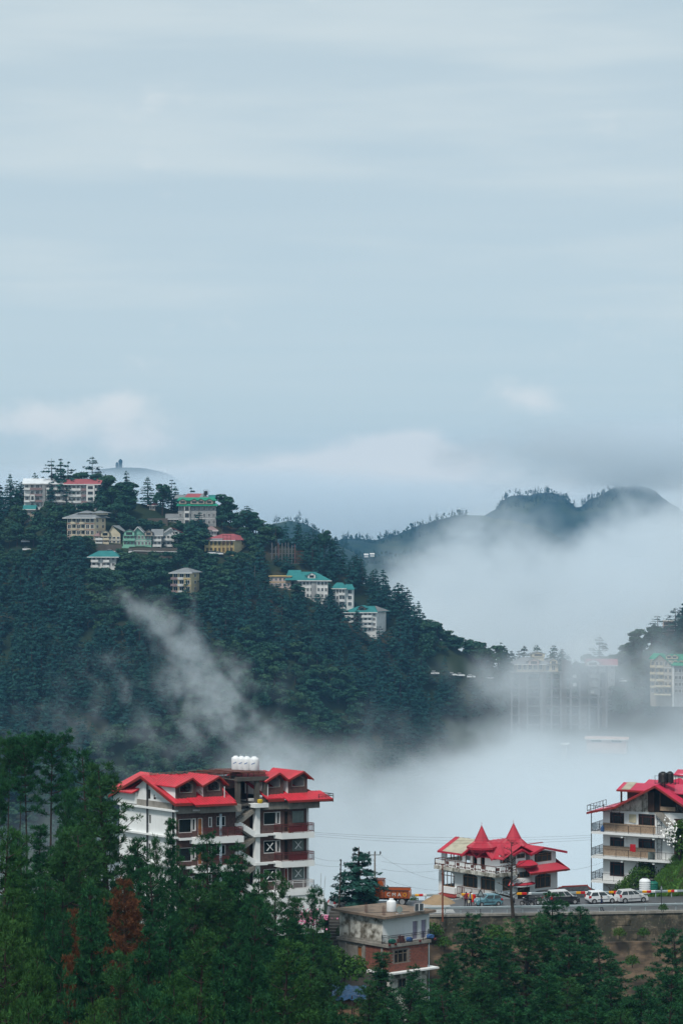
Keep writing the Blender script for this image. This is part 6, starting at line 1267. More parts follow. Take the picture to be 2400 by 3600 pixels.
# ------------------------------------------------------------------ houses on the far hill
for nm, c in (('cream_wall', (.58, .50, .36)), ('mint_wall', (.22, .46, .35)), ('white_wall', (.66, .66, .64)), ('yellow_wall', (.56, .46, .27)), ('grey_wall', (.30, .31, .31)), ('buff_wall', (.36, .31, .25)), ('pink_wall', (.52, .40, .36)),
              ('teal_roof', (.022, .17, .17)), ('green_roof', (.012, .24, .14)), ('grey_roof', (.19, .205, .215)), ('white_roof', (.62, .66, .69)), ('dull_red_roof', (.30, .075, .085)), ('maroon_trim', (.22, .035, .03)), ('mauve_roof', (.26, .18, .18)), ('stone_wall', (.10, .085, .07)), ('yellow_trim', (.55, .40, .16)), ('bare_concrete', (.11, .11, .11)), ('pale_concrete', (.18, .185, .185))):
    mat(nm, c, .8, .22, .5, .25 if 'wall' in nm else .1)
WINCACHE = {}
def hill_window(parent, fr, x, z, w, h, y=0.0, fm='white_wall', gm='dark_glass', side=False, mull=1):
    key = (round(w, 1), round(h, 1), fm, gm, mull)
    if key not in WINCACHE:
        w, h = key[0], key[1]; m = MB(); f = .12
        m.box(-w / 2 - f, -w / 2, -.1, 0, -f, h + f).box(w / 2, w / 2 + f, -.1, 0, -f, h + f).box(-w / 2, w / 2, -.1, 0, -f, 0).box(-w / 2, w / 2, -.1, 0, h, h + f)
        for k in range(mull): xx = -w / 2 + w * (k + 1) / (mull + 1); m.box(xx - .05, xx + .05, -.09, -.02, 0, h)
        WINCACHE[key] = (m.mesh('window', fm), MB().poly((-w / 2, -.04, 0), (w / 2, -.04, 0), (w / 2, -.04, h), (-w / 2, -.04, h)).mesh('pane', gm))
    a, p = WINCACHE[key]; o = put('window', a, parent, Vector(fr(*((y, x, z) if side else (x, y, z)))))
    d = fr.v if side else fr.u; ang = math.atan2(d.y, d.x)
    if side: ang = math.atan2(fr.v.y, fr.v.x); n = Vector((math.sin(ang), -math.cos(ang))); ang += math.pi if (n.x * fr.u.x + n.y * fr.u.y) * (1 if y > 0 else -1) < 0 else 0
    o.rotation_euler = (0, 0, ang); put('pane', p, o); return o
def hillb(name, label, cat, px0, px1, eave, base, floors, cols, wall, roof, side=None, ua=0, va=None, depth=8.0, win=(.5, .5), fm='white_wall', gm='dark_glass', balc=None, trim=None, D=None, scols=1, keep=True, dz=5.0, gable=None, skip=(), over=.8):
    D = D or hit((px0 + px1) / 2, base); rs = side is not None and side > px1
    va = va or (ua + (55 if rs else 125) if side is not None else ua + 90)
    b = P(px0, base, D); fr = Fr(px0, D, b.z, ua, va); O = fr.O; B = thing(name, label, cat, O)
    W_, ze = fr.f(px1, eave)[0], fr.f((px0 + px1) / 2, eave)[1]
    dep = abs(fr.g(side, base, W_ if rs else 0)[0]) if side is not None else depth
    MB(fr).prism([(0, 0, -dz), (W_, 0, -dz), (W_, dep, -dz), (0, dep, -dz)], (0, 0, ze + dz)).build('wall', wall, B)
    fh = ze / floors; cw = W_ / cols
    for r_ in range(floors):
        for c in range(cols):
            if (r_, c) in skip: continue
            hill_window(B, fr, cw * (c + .5), fh * r_ + fh * .28, cw * win[0], fh * win[1], -.02, fm, gm, mull=2 if cw * win[0] > 1.6 else 1)
        if side is not None:
            for c in range(scols): hill_window(B, fr, dep * (c + .5) / scols, fh * r_ + fh * .3, min(1.3, dep / scols * .4), fh * .45, (W_ + .02) if rs else -.02, fm, gm, side=True)
        if r_ and trim: MB(fr).box(-.12, W_ + .12, -.14, -.003, fh * r_ - .12, fh * r_ + .12).build('floor_band', trim, B)
        if balc and r_ >= (1 if floors > 2 else 0):
            for (u0, u1, bm_) in balc: MB(fr).box(W_ * u0, W_ * u1, -1.2, -.145, fh * r_ - .15, fh * r_ + .05).box(W_ * u0, W_ * u1, -1.2, -1.12, fh * r_ + .053, fh * r_ + .85).build('balcony', bm_, B)
    if roof:
        kind, rm, ridge = roof[:3]; o = over; zr = fr.f((px0 + px1) / 2, ridge, dep / 2)[1]; zr = max(zr, ze + .5); q = ze + .02
        if kind == 'hip':
            i = min(W_ / 2 - .1, dep / 2) * (roof[3] if len(roof) > 3 else .9); a, b2, c, d = (-o, -o, q), (W_ + o, -o, q), (W_ + o, dep + o, q), (-o, dep + o, q); r0, r1 = (i, dep / 2, zr), (W_ - i, dep / 2, zr); m = MB(fr)
            m.sheet(a, b2, r1, r0, .15).sheet(c, d, r0, r1, .15).sheet(d, a, r0, r0, .15).sheet(b2, c, r1, r1, .15)
        elif kind == 'side':   # ridge along the facade
            m = MB(fr).sheet((-o, -o, q), (W_ + o, -o, q), (W_ + o, dep / 2, zr), (-o, dep / 2, zr), .15).sheet((W_ + o, dep + o, q), (-o, dep + o, q), (-o, dep / 2, zr), (W_ + o, dep / 2, zr), .15)
            MB(fr).poly((0, 0, ze), (0, dep, ze), (0, dep / 2, zr - .1)).poly((W_, 0, ze), (W_, dep, ze), (W_, dep / 2, zr - .1)).build('gable', wall, B)
        elif kind == 'front':  # gable towards the viewer
            f_ = roof[3] if len(roof) > 3 else .5; zr = fr.f((px0 + px1) / 2, ridge)[1]; m = MB(fr).sheet((-o, dep, q - .2), (-o, -o, q - .2), (W_ * f_, -o, zr), (W_ * f_, dep, zr), .15).sheet((W_ + o, -o, q - .2), (W_ + o, dep, q - .2), (W_ * f_, dep, zr), (W_ * f_, -o, zr), .15)
            MB(fr).poly((0, -.005, ze), (W_, -.005, ze), (W_ * f_, -.005, zr - .15)).build('gable', wall, B)
            mm = MB(fr)
            for (xa, za), (xb, zb) in (((-o, q - .2), (W_ * f_, zr)), ((W_ * f_, zr), (W_ + o, q - .2))): mm.prism([(xa, -o - .06, za), (xb, -o - .06, zb), (xb, -o - .06, zb - .3), (xa, -o - .06, za - .3)], (0, .05, 0))
            mm.build('bargeboard', roof[4] if len(roof) > 4 else 'white_wall', B)
        else: m = MB(fr).prism([(-o, -o, q), (W_ + o, -o, q), (W_ + o, dep + o, q), (-o, dep + o, q)], (0, 0, .3))
        m.build('roof', rm, B)
        if kind in ('hip', 'side') and trim != 'none': MB(fr).box(-o, W_ + o, -o - .05, -o - .004, q - .38, q - .02).build('fascia', 'white_wall', B)
    if keep: KEEP_OUT.append((min(px0, side or px0), max(px1, side or px1), eave, base, D))
    return B, fr, W_, ze, dep
def dormer(B, fr, x, z, w, h, y, wall, roof, back=2.5, win=True):
    MB(fr).box(x - w / 2, x + w / 2, y, y + back, z, z + h * .6).build('dormer', wall, B); d = MB(fr).sheet((x - w * .68, y + back, z + h * .52), (x - w * .68, y - .3, z + h * .52), (x, y - .3, z + h), (x, y + back, z + h), .1).sheet((x + w * .68, y - .3, z + h * .52), (x + w * .68, y + back, z + h * .52), (x, y + back, z + h), (x, y - .3, z + h), .1).build('dormer_roof', roof, B)
    MB(fr).poly((x - w / 2, y - .004, z + h * .6), (x + w / 2, y - .004, z + h * .6), (x, y - .004, z + h * .93)).build('gable', wall, B)
    if win: MB(fr).box(x - w * .3, x + w * .3, y - .03, y - .005, z + h * .15, z + h * .55).build('window', 'dark_glass', B)

B, fr, W_, ze, dep = hillb('hotel_building', 'long four storey hotel with pale metal roof at the top left', 'hotel', 86, 236, 1700, 1786, 4, 8, 'white_wall', ('side', 'white_roof', 1682), ua=4, depth=11, balc=[(.0, .13, 'white_wall'), (.14, .42, 'mauve_roof'), (.52, .98, 'white_wall')], trim='maroon_trim', skip=[(2, 0), (1, 3), (0, 0)])
MB(fr).box(W_ * .42, W_ * .50, -.6, -.15, -4, ze - .3).build('stair_tower', 'grey_wall', B); MB(fr).box(W_ * .15, W_ * .25, -1.6, -.2, ze * .27, ze * .55).build('bay', 'white_wall', B); MB(fr).box(W_ * .17, W_ * .23, -1.65, -1.602, ze * .33, ze * .48).build('window', 'dark_glass', B)
MB(fr).box(W_ * .6, W_ * .72, -2.2, -.6, ze * .24, ze * .27).build('awning', 'white_roof', B)
B, fr, W_, ze, dep = hillb('hotel_building', 'four storey hotel wing with faded red roof behind tall cedars', 'hotel', 238, 344, 1702, 1789, 4, 7, 'white_wall', ('side', 'dull_red_roof', 1684), ua=-3, depth=11, balc=[(.05, .45, 'white_wall'), (.48, .68, 'mauve_roof'), (.70, .98, 'white_wall')], trim='mauve_roof', over=1.6)
for x in (.78,): MB(fr).box(W_ * x - 1.8, W_ * x + 1.8, -1.7, -1.25, ze * .3, ze * .95).build('bay', 'white_wall', B); [MB(fr).box(W_ * x - 1.1, W_ * x + 1.1, -1.76, -1.702, ze * q, ze * (q + .12)).build('window', 'dark_glass', B) for q in (.34, .58, .80)]
B, fr, W_, ze, dep = hillb('hotel_building', 'cream four storey hotel with red bands and two roof turrets', 'hotel', 237, 333, 1820, 1906, 4, 6, 'cream_wall', ('hip', 'grey_roof', 1802, .5), side=372, ua=8, balc=[(.18, .34, 'cream_wall'), (.5, .66, 'cream_wall')], trim='maroon_trim', fm='white_wall', scols=2, win=(.62, .56), over=1.3)
for q in (.5, .98): MB(fr).prism([(W_ * q - 2.2, dep * .3, ze + 1.2), (W_ * q + 2.2, dep * .3, ze + 1.2), (W_ * q + 2.2, dep * .8, ze + 1.2), (W_ * q - 2.2, dep * .8, ze + 1.2)], (0, 0, .8)).build('turret', 'cream_wall', B); MB(fr).sheet((W_ * q - 3, dep * .2, ze + 2.0), (W_ * q + 3, dep * .2, ze + 2), (W_ * q, dep * .55, ze + 3.1), (W_ * q, dep * .55, ze + 3.1), .1).sheet((W_ * q + 3, dep * .2, ze + 2.0), (W_ * q + 3, dep, ze + 2), (W_ * q, dep * .55, ze + 3.1), (W_ * q, dep * .55, ze + 3.1), .1).sheet((W_ * q - 3, dep, ze + 2.0), (W_ * q - 3, dep * .2, ze + 2), (W_ * q, dep * .55, ze + 3.1), (W_ * q, dep * .55, ze + 3.1), .1).build('turret_roof', 'grey_roof', B)
B, fr, W_, ze, dep = hillb('house', 'cream double gabled house with grey roof in the middle row', 'house', 334, 424, 1884, 1912, 2, 6, 'cream_wall', None, ua=6, depth=9, win=(.6, .5), trim='white_wall', balc=[(.02, .3, 'white_wall'), (.32, .55, 'cream_wall')])
D0 = fr.O.y
m = MB(fr); xa, za = fr.f(396, 1847, 2); MB(fr).prism([(W_ * .48, 0, ze), (W_, 0, ze), (W_, 0, ze + .8), (xa, 0, za - .3)], (0, 8, 0)).build('gable', 'cream_wall', B)
m.sheet((W_ * .44, -.5, ze), (W_ * .44, 0, ze), (xa, 0, za), (xa, -.5, za), .12); xb = fr.f(455, 1872, 2)[0]; m.sheet((xb, -.6, ze + .7), (xb, 8, ze + .7), (xa + 3, 8, za), (xa, -.6, za), .15).build('roof', 'grey_roof', B)
dormer(B, fr, W_ * .40, ze - .3, 3.6, 2.9, -.9, 'cream_wall', 'grey_roof', 4); MB(fr).sheet((-.6, -.6, ze), (W_ * .3, -.6, ze), (W_ * .32, 5, ze + 1.9), (.6, 5, ze + 1.9), .12).build('roof', 'mauve_roof', B)
B, fr, W_, ze, dep = hillb('house', 'mint green gabled house in the middle row', 'house', 433, 533, 1879, 1921, 2, 8, 'mint_wall', None, ua=4, depth=9, trim='white_wall', win=(.55, .5), balc=[(.0, .42, 'mint_wall')])
xa, za = fr.f(484, 1851); MB(fr).prism([(W_ * .30, -.1, ze), (W_ * .80, -.1, ze), (xa, -.1, za - .3)], (0, 8, 0)).build('gable', 'mint_wall', B)
MB(fr).sheet((W_ * .24, 8, ze - .3), (W_ * .24, -.9, ze - .3), (xa, -.9, za), (xa, 8, za), .14).sheet((W_ * .92, -.9, ze - .6), (W_ * .92, 8, ze - .6), (xa + 1, 8, za), (xa, -.9, za), .14).build('roof', 'grey_roof', B); MB(fr).prism([(W_ * .24, -.96, ze - .3), (xa, -.96, za), (xa, -.96, za - .35), (W_ * .24, -.96, ze - .65)], (0, .05, 0)).prism([(xa, -.96, za), (W_ * .80, -.96, ze + .2), (W_ * .80, -.96, ze - .15), (xa, -.96, za - .35)], (0, .05, 0)).build('bargeboard', 'white_wall', B)
dormer(B, fr, W_ * .22, ze - .6, 4.4, 2.9, -1.3, 'mint_wall', 'grey_roof', 5); dormer(B, fr, W_ * .90, ze - .6, 3.2, 2.7, -1.3, 'buff_wall', 'grey_roof', 5); MB(fr).box(-1.2, W_ * .22, -1.6, 5, -6, .0).build('annexe', 'mint_wall', B)
hillb('house', 'narrow white house between the mint green and the red roofed ones', 'house', 538, 568, 1882, 1921, 2, 2, 'white_wall', ('side', 'grey_roof', 1860), ua=2, depth=8, win=(.5, .5), balc=[(.0, 1, 'white_wall')])
B, fr, W_, ze, dep = hillb('house', 'white gabled house with a red roof at the right end of the middle row', 'house', 572, 612, 1878, 1921, 2, 3, 'white_wall', ('front', 'grey_roof', 1855, .75), side=None, ua=8, depth=9, win=(.66, .45), balc=[(.1, .8, 'white_wall')], trim='white_wall')
xa, za = W_ * .75, fr.f(605, 1855)[1]; xb = fr.f(657, 1877, 3)[0]; MB(fr).box(W_ + .01, xb - 1.5, .6, 8, -4, ze - .2).build('wall', 'white_wall', B); MB(fr).sheet((xb, -.7, ze - .1), (xb - .3, 8, ze - .1), (xa + .4, 8, za + .05), (xa + .3, -.7, za + .05), .16).build('roof', 'dull_red_roof', B); dormer(B, fr, W_ * 1.12, ze - .2, 3.4, 2.2, -.4, 'white_wall', 'grey_roof', 4)
hillb('house', 'white house under a bright teal hipped roof at the left', 'house', 322, 408, 1957, 2012, 3, 5, 'white_wall', ('hip', 'teal_roof', 1936, .5), ua=-6, depth=9, balc=[(.0, .3, 'white_wall'), (.5, .75, 'white_wall')], over=1.5, skip=[(0, 0), (0, 4)])
B, fr, W_, ze, dep = hillb('tower_house', 'pale yellow four storey tower house with grey hipped roof', 'house', 607, 671, 2013, 2106, 4, 3, 'yellow_wall', ('hip', 'grey_roof', 1996, .8), side=701, ua=10, fm='white_wall', win=(.6, .55), trim='yellow_trim', balc=[(-.03, .3, 'mauve_roof'), (.36, .64, 'white_wall')], over=1.1)
B, fr, W_, ze, dep = hillb('hotel_building', 'grey hotel with bright green roof edges on the skyline', 'hotel', 627, 760, 1776, 1848, 3, 8, 'grey_wall', None, ua=3, depth=11, trim='white_wall', win=(.45, .5))
MB(fr).sheet((-.9, -1.4, ze - .1), (W_ + .8, -1.4, ze - .1), (W_ + .2, .2, ze + .8), (-.2, .2, ze + .8), .25).build('roof_skirt', 'green_roof', B); MB(fr).box(.3, W_ - .3, .3, 9, ze, ze + 2.4).build('attic_wall', 'buff_wall', B)
zk = fr.f(690, 1754)[1]; MB(fr).sheet((-.6, -.9, zk - .5), (W_ + .4, -.9, zk - .5), (W_ - 1, 3, zk + .7), (.6, 3, zk + .7), .3).build('roof', 'green_roof', B); zt = fr.f(680, 1735, 6)[1]
MB(fr).sheet((2.5, 3, zk + .6), (W_ * .78, 3, zk + .6), (W_ * .72, 7, zt), (4, 7, zt), .15).build('roof', 'dull_red_roof', B); MB(fr).sheet((W_ * .55, 2.95, zk + .65), (W_ * .76, 2.95, zk + .65), (W_ * .72, 6, zt - .1), (W_ * .62, 6, zt - .1), .1).build('roof', 'grey_roof', B); MB(fr).sheet((W_ * .8, 3, zk + .6), (W_ - .2, 3, zk + .6), (W_ - .2, 7, zt - .6), (W_ * .8, 7, zt - .6), .15).build('roof', 'teal_roof', B); MB(fr).sheet((-2, 4, zk + .3), (3, 4, zk + .3), (4, 8, zt - .5), (-1, 8, zt - .5), .15).build('roof', 'grey_roof', B)
for q in (.12, .42, .6, .82): dormer(B, fr, W_ * q, ze + .5, 3.2, 2.4, -1.0, 'buff_wall', 'green_roof', 3)
MB(fr).box(W_ * .16, W_ * .30, -1.2, -.15, -4, ze - .4).build('glass_bay', 'white_wall', B); [MB(fr).box(W_ * .175, W_ * .285, -1.26, -1.203, ze * q + .5, ze * q + 2.4).build('window', 'dark_glass', B) for q in (0, .34, .67)]
m = MB(fr); x0 = fr.f(716, 1740, 4)[0]
for dx in (0, 2.0):
    for dy in (3.5, 5.5): m.tube((x0 + dx, dy, zk), (x0 + dx, dy, zt + 1.6), .1, 4)
for q in (0, .5, 1): m.tube((x0, 3.5, zk + 1 + (zt + .6 - zk) * q), (x0 + 2, 3.5, zk + 1 + (zt + .6 - zk) * q), .07, 4)
m.build('tank_frame', 'black_iron', B); tag(MB().lathe((0, 0, 0), [(.75, 0), (.75, 1.5), (.4, 1.8)], 10).build('water_tank', 'black_plastic', None, fr.O + Vector(fr(x0 + 1, 4.5, zt - .6))), 'black tank in an iron frame on the green roofed hotel', 'water tank')
hillb('house', 'low cream house with grey gabled roof left of the green roofed hotel', 'house', 588, 622, 1824, 1838, 1, 3, 'cream_wall', ('side', 'grey_roof', 1806), ua=4, depth=8)
hillb('house', 'small white house with mauve hipped roof above the yellow block', 'house', 722, 762, 1865, 1886, 1, 4, 'white_wall', ('hip', 'mauve_roof', 1850, .8), ua=2, depth=8, win=(.5, .5))
B, fr, W_, ze, dep = hillb('school_block', 'yellow and white two storey block with red and grey roof', 'building', 722, 822, 1899, 1947, 2, 7, 'yellow_wall', ('hip', 'dull_red_roof', 1877, .6), side=882, ua=12, fm='yellow_trim', win=(.5, .62), over=1.2)
MB(fr).sheet((W_ * .12, -1.0, ze + .22), (W_ * .62, -1.0, ze + .22), (W_ * .62, dep * .42, ze + 1.9), (W_ * .3, dep * .42, ze + 1.9), .04).build('roof_patch', 'grey_roof', B)
for c in range(8): x = W_ * c / 7; MB(fr).box(x - .22, x + .22, -.2, -.06, -3, ze - .3).build('pilaster', 'yellow_trim', B)
B = thing('concrete_frame', 'bare concrete columns of an unfinished building on the ridge', 'concrete frame', P(996, 1975, hit(996, 1975)))
Dc = B.location.y; m = MB(); q0 = P(957, 1975, Dc) - B.location; q1 = P(1036, 1906, Dc) - B.location; rr = random.Random(4)
for k in range(8):
    for j in range(2): x = q0.x + (q1.x - q0.x) * (k + rr.uniform(-.15, .15)) / 7.0; MB().box(x - .2, x + .2, j * 4, j * 4 + .4, -5, q1.z - rr.uniform(0, 2.2) - j).build('column', 'bare_concrete' if rr.random() > .25 else 'rust_steel', B)
for z in (1.5, 3.4, 5.4): MB().box(q0.x - .8, q1.x + .5, .05, .3, z, z + .22).build('beam', 'bare_concrete', B)
MB().box(q0.x - 2, q1.x + 4, -.3, 5, -1.0, -.6).build('slab', 'stone_wall', B); m = MB()
for k in range(9): m.tube((q1.x + .5 * k * .9, .5, -.6), (q1.x + .5 * k * .9, .5, 4.8), .06, 4)
for z in (1.5, 3, 4.6): m.tube((q1.x, .5, z), (q1.x + 4, .5, z), .06, 4)
m.build('scaffold', 'rusty_iron', B); KEEP_OUT.append((950, 1050, 1906, 1972, Dc))
hillb('house', 'small yellow and pink house left of the largest teal roof', 'house', 948, 1022, 2027, 2066, 2, 5, 'pink_wall', ('flat', 'yellow_trim', 2022), ua=-4, depth=7, trim='yellow_trim', win=(.5, .5), over=.5)
B, fr, W_, ze, dep = hillb('apartment_block', 'largest white block with teal hipped roof and a dormer', 'apartment building', 1050, 1152, 2040, 2106, 3, 8, 'white_wall', ('hip', 'teal_roof', 2010, .55), side=1013, ua=-10, gm='teal_glass', win=(.55, .5), over=1.2)
MB(fr).box(W_ * .42, W_ * .58, -.5, -.12, -3, ze - .2).build('stair_tower', 'grey_wall', B); dormer(B, fr, W_ * .46, ze + .7, 3.2, 2.6, .4, 'white_wall', 'teal_roof', 3)
x0 = fr.f(1002, 2025, 6)[0]; MB(fr).sheet((-6.5, -1, ze + .1), (.5, -1, ze + .1), (3.5, 6, ze + 4.2), (-2, 6, ze + 4.2), .15).build('roof', 'teal_roof', B)
B, fr, W_, ze, dep = hillb('apartment_block', 'middle white block with teal roof, half behind trees', 'apartment building', 1170, 1212, 2068, 2136, 3, 4, 'white_wall', ('hip', 'teal_roof', 2048, .5), ua=-4, depth=8, gm='teal_glass', win=(.55, .55), balc=[(.5, .95, 'white_wall')])
MB(fr).box(W_ + .02, fr.f(1240, 2080)[0], 1.5, 8, -3, ze - .6).build('wing', 'white_wall', B); MB(fr).sheet((W_ - .2, .3, ze - .5), (fr.f(1246, 2080)[0], .3, ze - .5), (fr.f(1236, 2080)[0], 4, ze + 1.6), (W_, 4, ze + 1.6), .15).build('roof', 'teal_roof', B); [hill_window(B, fr, W_ + 2.0, ze * q + .8, 1.4, 1.5, 1.48, gm='teal_glass') for q in (0, .33, .63)]
B, fr, W_, ze, dep = hillb('apartment_block', 'lowest white block with teal roof and blank white end wall', 'apartment building', 1216, 1322, 2152, 2222, 4, 7, 'white_wall', ('hip', 'teal_roof', 2131, .7), side=1356, ua=6, gm='dark_glass', win=(.5, .5), balc=[(.0, .28, 'white_wall'), (.55, .9, 'white_wall')], scols=0, over=1.2)
MB(fr).sheet((W_ + 1.2, -1.1, ze + .2), (W_ + 1.1, dep + 1, ze + .2), (W_ - 2.2, dep / 2, fr.f(1290, 2131, dep / 2)[1] + .1), (W_ - 2.6, dep / 2, fr.f(1290, 2131, dep / 2)[1] + .1), .06).build('roof_patch', 'pale_concrete', B); dormer(B, fr, W_ * .5, ze + .5, 3, 2.4, .6, 'stone_wall', 'teal_roof', 3)
hillb('hut', 'tiny red roofed hut on the bare slope under the skyline trees', 'hut', 525, 546, 1776, 1795, 1, 2, 'buff_wall', ('side', 'dull_red_roof', 1768), ua=0, depth=5)
hillb('stone_house', 'beige stone house half hidden below the left end of the long hotel', 'house', 86, 121, 1790, 1836, 2, 3, 'buff_wall', ('side', 'teal_roof', 1776), ua=0, depth=7, win=(.35, .4))
for px0, px1, p0, p1, lb in ((338, 428, 1914, 1944, 'dark stone retaining wall under the cream double gabled house'), (452, 624, 1926, 1952, 'long stone retaining wall under the mint green and white houses'), (520, 590, 1822, 1842, 'stone wall terrace below the bare slope')):
    Dw = hit((px0 + px1) / 2, p1); a, b = P(px0, p1, Dw), P(px1, p0, Dw); tw = MB().box(0, b.x - a.x, 0, 1.2, -2, b.z - a.z).build('stone_wall', 'stone_wall', None, a); tag(tw, lb, 'stone wall'); KEEP_OUT.append((px0, px1, p0, p1 - 6, Dw))
    if px0 == 452: tag(MB().tube((0, -.3, 0), (b.x - a.x, -.3, -.5), .12, 5).build('water_pipe', 'white_frame', None, a + Vector((.5, 0, b.z - a.z - 1.2))), 'white pipe running along the long stone wall', 'pipe')
# right of the hill, in the mist
DM = 1015.0
B, fr, W_, ze, dep = hillb('mansion', 'cream mansion with grey roofs and a gabled turret in the mist', 'house', 1816, 1908, 2334, 2360, 1, 5, 'cream_wall', ('hip', 'grey_roof', 2311, .5), ua=4, depth=10, D=DM, win=(.55, .6), dz=1.0, over=1.4)
x0 = fr.f(1889, 2300, 4)[0]; zt = fr.f(1889, 2312, 4)[1]; MB(fr).box(x0 - 2.6, x0 + 2.6, 3, 8, zt - 1.5, zt + 1.2).build('turret', 'cream_wall', B); dormer(B, fr, x0, zt + .4, 5.6, 2.2, 2.6, 'cream_wall', 'grey_roof', 6); dormer(B, fr, W_ * .62, ze - .4, 4.6, 3, -1.6, 'pink_wall', 'grey_roof', 4)
MB(fr).box(W_ + .02, fr.f(1962, 2340)[0], 1.0, 9, -1, ze - .1).build('wing', 'cream_wall', B); MB(fr).sheet((W_ - 1, 0, ze), (fr.f(1968, 2340)[0], 0, ze), (fr.f(1950, 2340)[0], 5, ze + 1.9), (W_, 5, ze + 1.9), .15).build('roof', 'grey_roof', B); dormer(B, fr, fr.f(1945, 2340)[0], ze - .3, 3.2, 2.6, .2, 'cream_wall', 'grey_roof', 3); [hill_window(B, fr, fr.f(q, 2350)[0], .5, 1.2, 1.7, .98) for q in (1925, 1945)]
B = thing('concrete_frame', 'tall bare concrete frame of many storeys standing in the mist', 'concrete frame', P(1795, 2362, DM)); L_ = lambda px, py, dy=0: P(px, py, DM + dy) - B.location
cols = [1797, 1823, 1852, 1902, 1937, 1970, 2005, 2036, 2070, 2102, 2130]
for j, dy in enumerate((-2.2, 4.5)):
    for k, px in enumerate(cols): a = L_(px, 2600, dy); w = .55 if k == 3 else .38; MB().box(a.x - w, a.x + w, dy - .35, dy + .35, L_(px, 2640).z, L_(px, 2363 if k < 6 else 2362).z).build('column', 'pale_concrete' if j == 0 else 'bare_concrete', B)
for k, py in enumerate((2362, 2387, 2418, 2449, 2480, 2512, 2545, 2578)): a, b = L_(1793, py), L_(2133 if k < 5 else 2060, py); MB().box(a.x, b.x, -2.9, 6, a.z - .35, a.z).build('floor_slab', 'bare_concrete', B)
for px0, px1, p0 in ((1971, 1990, 2319), (1991, 2004, 2323), (2005, 2010, 2336), (2019, 2025, 2333), (2028, 2033, 2336), (2040, 2044, 2342), (2048, 2054, 2336), (2060, 2066, 2340), (2068, 2072, 2345), (2094, 2102, 2340), (2126, 2131, 2340)):
    a, b = L_(px0, 2362), L_(px1, p0); MB().box(a.x, b.x, -2.0, -.8, a.z + .003, b.z).build('column_stub', 'bare_concrete', B)
for px, py in ((2010, 2370), (2072, 2425), (2010, 2400)): a = L_(px, py); MB().box(a.x, a.x + 1.6, -2.2, -1.9, a.z - 1.4, a.z).build('sheet', 'white_wall', B)
for k in range(14): a = L_(1800 + 24 * k, 2362); MB().box(a.x, a.x + 2.6, -1.5, 5, a.z - 24, a.z - .5).build('back_wall', 'stone_wall', B) if k % 3 == 1 else None
B, fr, W_, ze, dep = hillb('house', 'white gabled house with red roof behind the concrete frame', 'house', 2066, 2160, 2338, 2402, 3, 5, 'grey_wall', ('side', 'dull_red_roof', 2316), ua=-6, depth=10, D=DM + 12, win=(.45, .5), over=1.2); dormer(B, fr, W_ * .18, ze - .6, 5.4, 3.2, -.9, 'white_wall', 'dull_red_roof', 4)
B, fr, W_, ze, dep = hillb('hotel_building', 'tall cream hotel with bright green roof in the mist at the right edge', 'hotel', 2284, 2362, 2322, 2440, 5, 5, 'buff_wall', None, ua=-14, depth=12, D=985, fm='white_wall', trim='white_wall', win=(.5, .5), balc=[(.0, .22, 'cream_wall'), (.3, .6, 'cream_wall')])
xa, za = fr.f(2318, 2300); MB(fr).poly((W_ * .14, -.3, ze), (W_ * .72, -.3, ze), (xa, -.3, za - .2)).build('gable', 'buff_wall', B); MB(fr).sheet((W_ * .08, 10, ze - .3), (W_ * .08, -.9, ze - .3), (xa, -.9, za), (xa, 10, za), .15).sheet((fr.f(2366, 2338)[0], -.9, ze - 2), (fr.f(2366, 2338)[0], 10, ze - 2), (xa, 10, za), (xa, -.9, za), .15).build('roof', 'green_roof', B); MB(fr).sheet((-.8, 1.5, ze + .6), (W_ * .3, 1.5, ze + .6), (W_ * .5, 6, ze + 2.6), (.6, 6, ze + 2.6), .15).build('roof', 'green_roof', B)
x1 = fr.f(2430, 2340)[0]; MB(fr).box(W_ + .02, x1, .3, 10, -5, ze - 1.8).build('wing', 'grey_wall', B); MB(fr).sheet((W_ - .5, -.9, ze - 1.9), (x1, -.9, ze - 1.9), (x1, 5.5, za - .2), (W_ * .7, 5.5, za - .2), .15).build('roof', 'green_roof', B)
for q, zz in ((2348, .9), (2368, .9), (2372, -1.2), (2392, -1.2)): dormer(B, fr, fr.f(q, 2330)[0], ze + zz - .3, 2.5, 2.0, .8 + (1 if zz > 0 else 0), 'cream_wall', 'green_roof', 3)
for r_ in range(4): [hill_window(B, fr, fr.f(q, 2400)[0], ze * r_ / 5 + .8, 1.1, 1.3, .28) for q in (2375, 2388, 2401)]
MB(fr).box(W_ - .1, W_ + .6, -.3, .25, -5, ze - 1.9).build('drain_pipe', 'white_wall', B); [MB(fr).box(W_ * .2, W_ * .95, -3.5, -.2, z, z + .5).build('terrace', 'cream_wall', B) for z in (-.2, 3.2)]
B, fr, W_, ze, dep = hillb('pavilion', 'brown open pavilion among cedars near the top of the right ridge', 'pavilion', 2330, 2366, 2186, 2220, 2, 2, 'stone_wall', ('flat', 'buff_wall', 2182), ua=-10, depth=6, win=(.7, .6), over=.8, dz=2); MB(fr).box(-.3, .3, -.5, -.1, -2, ze).build('post', 'pink_wall', B)
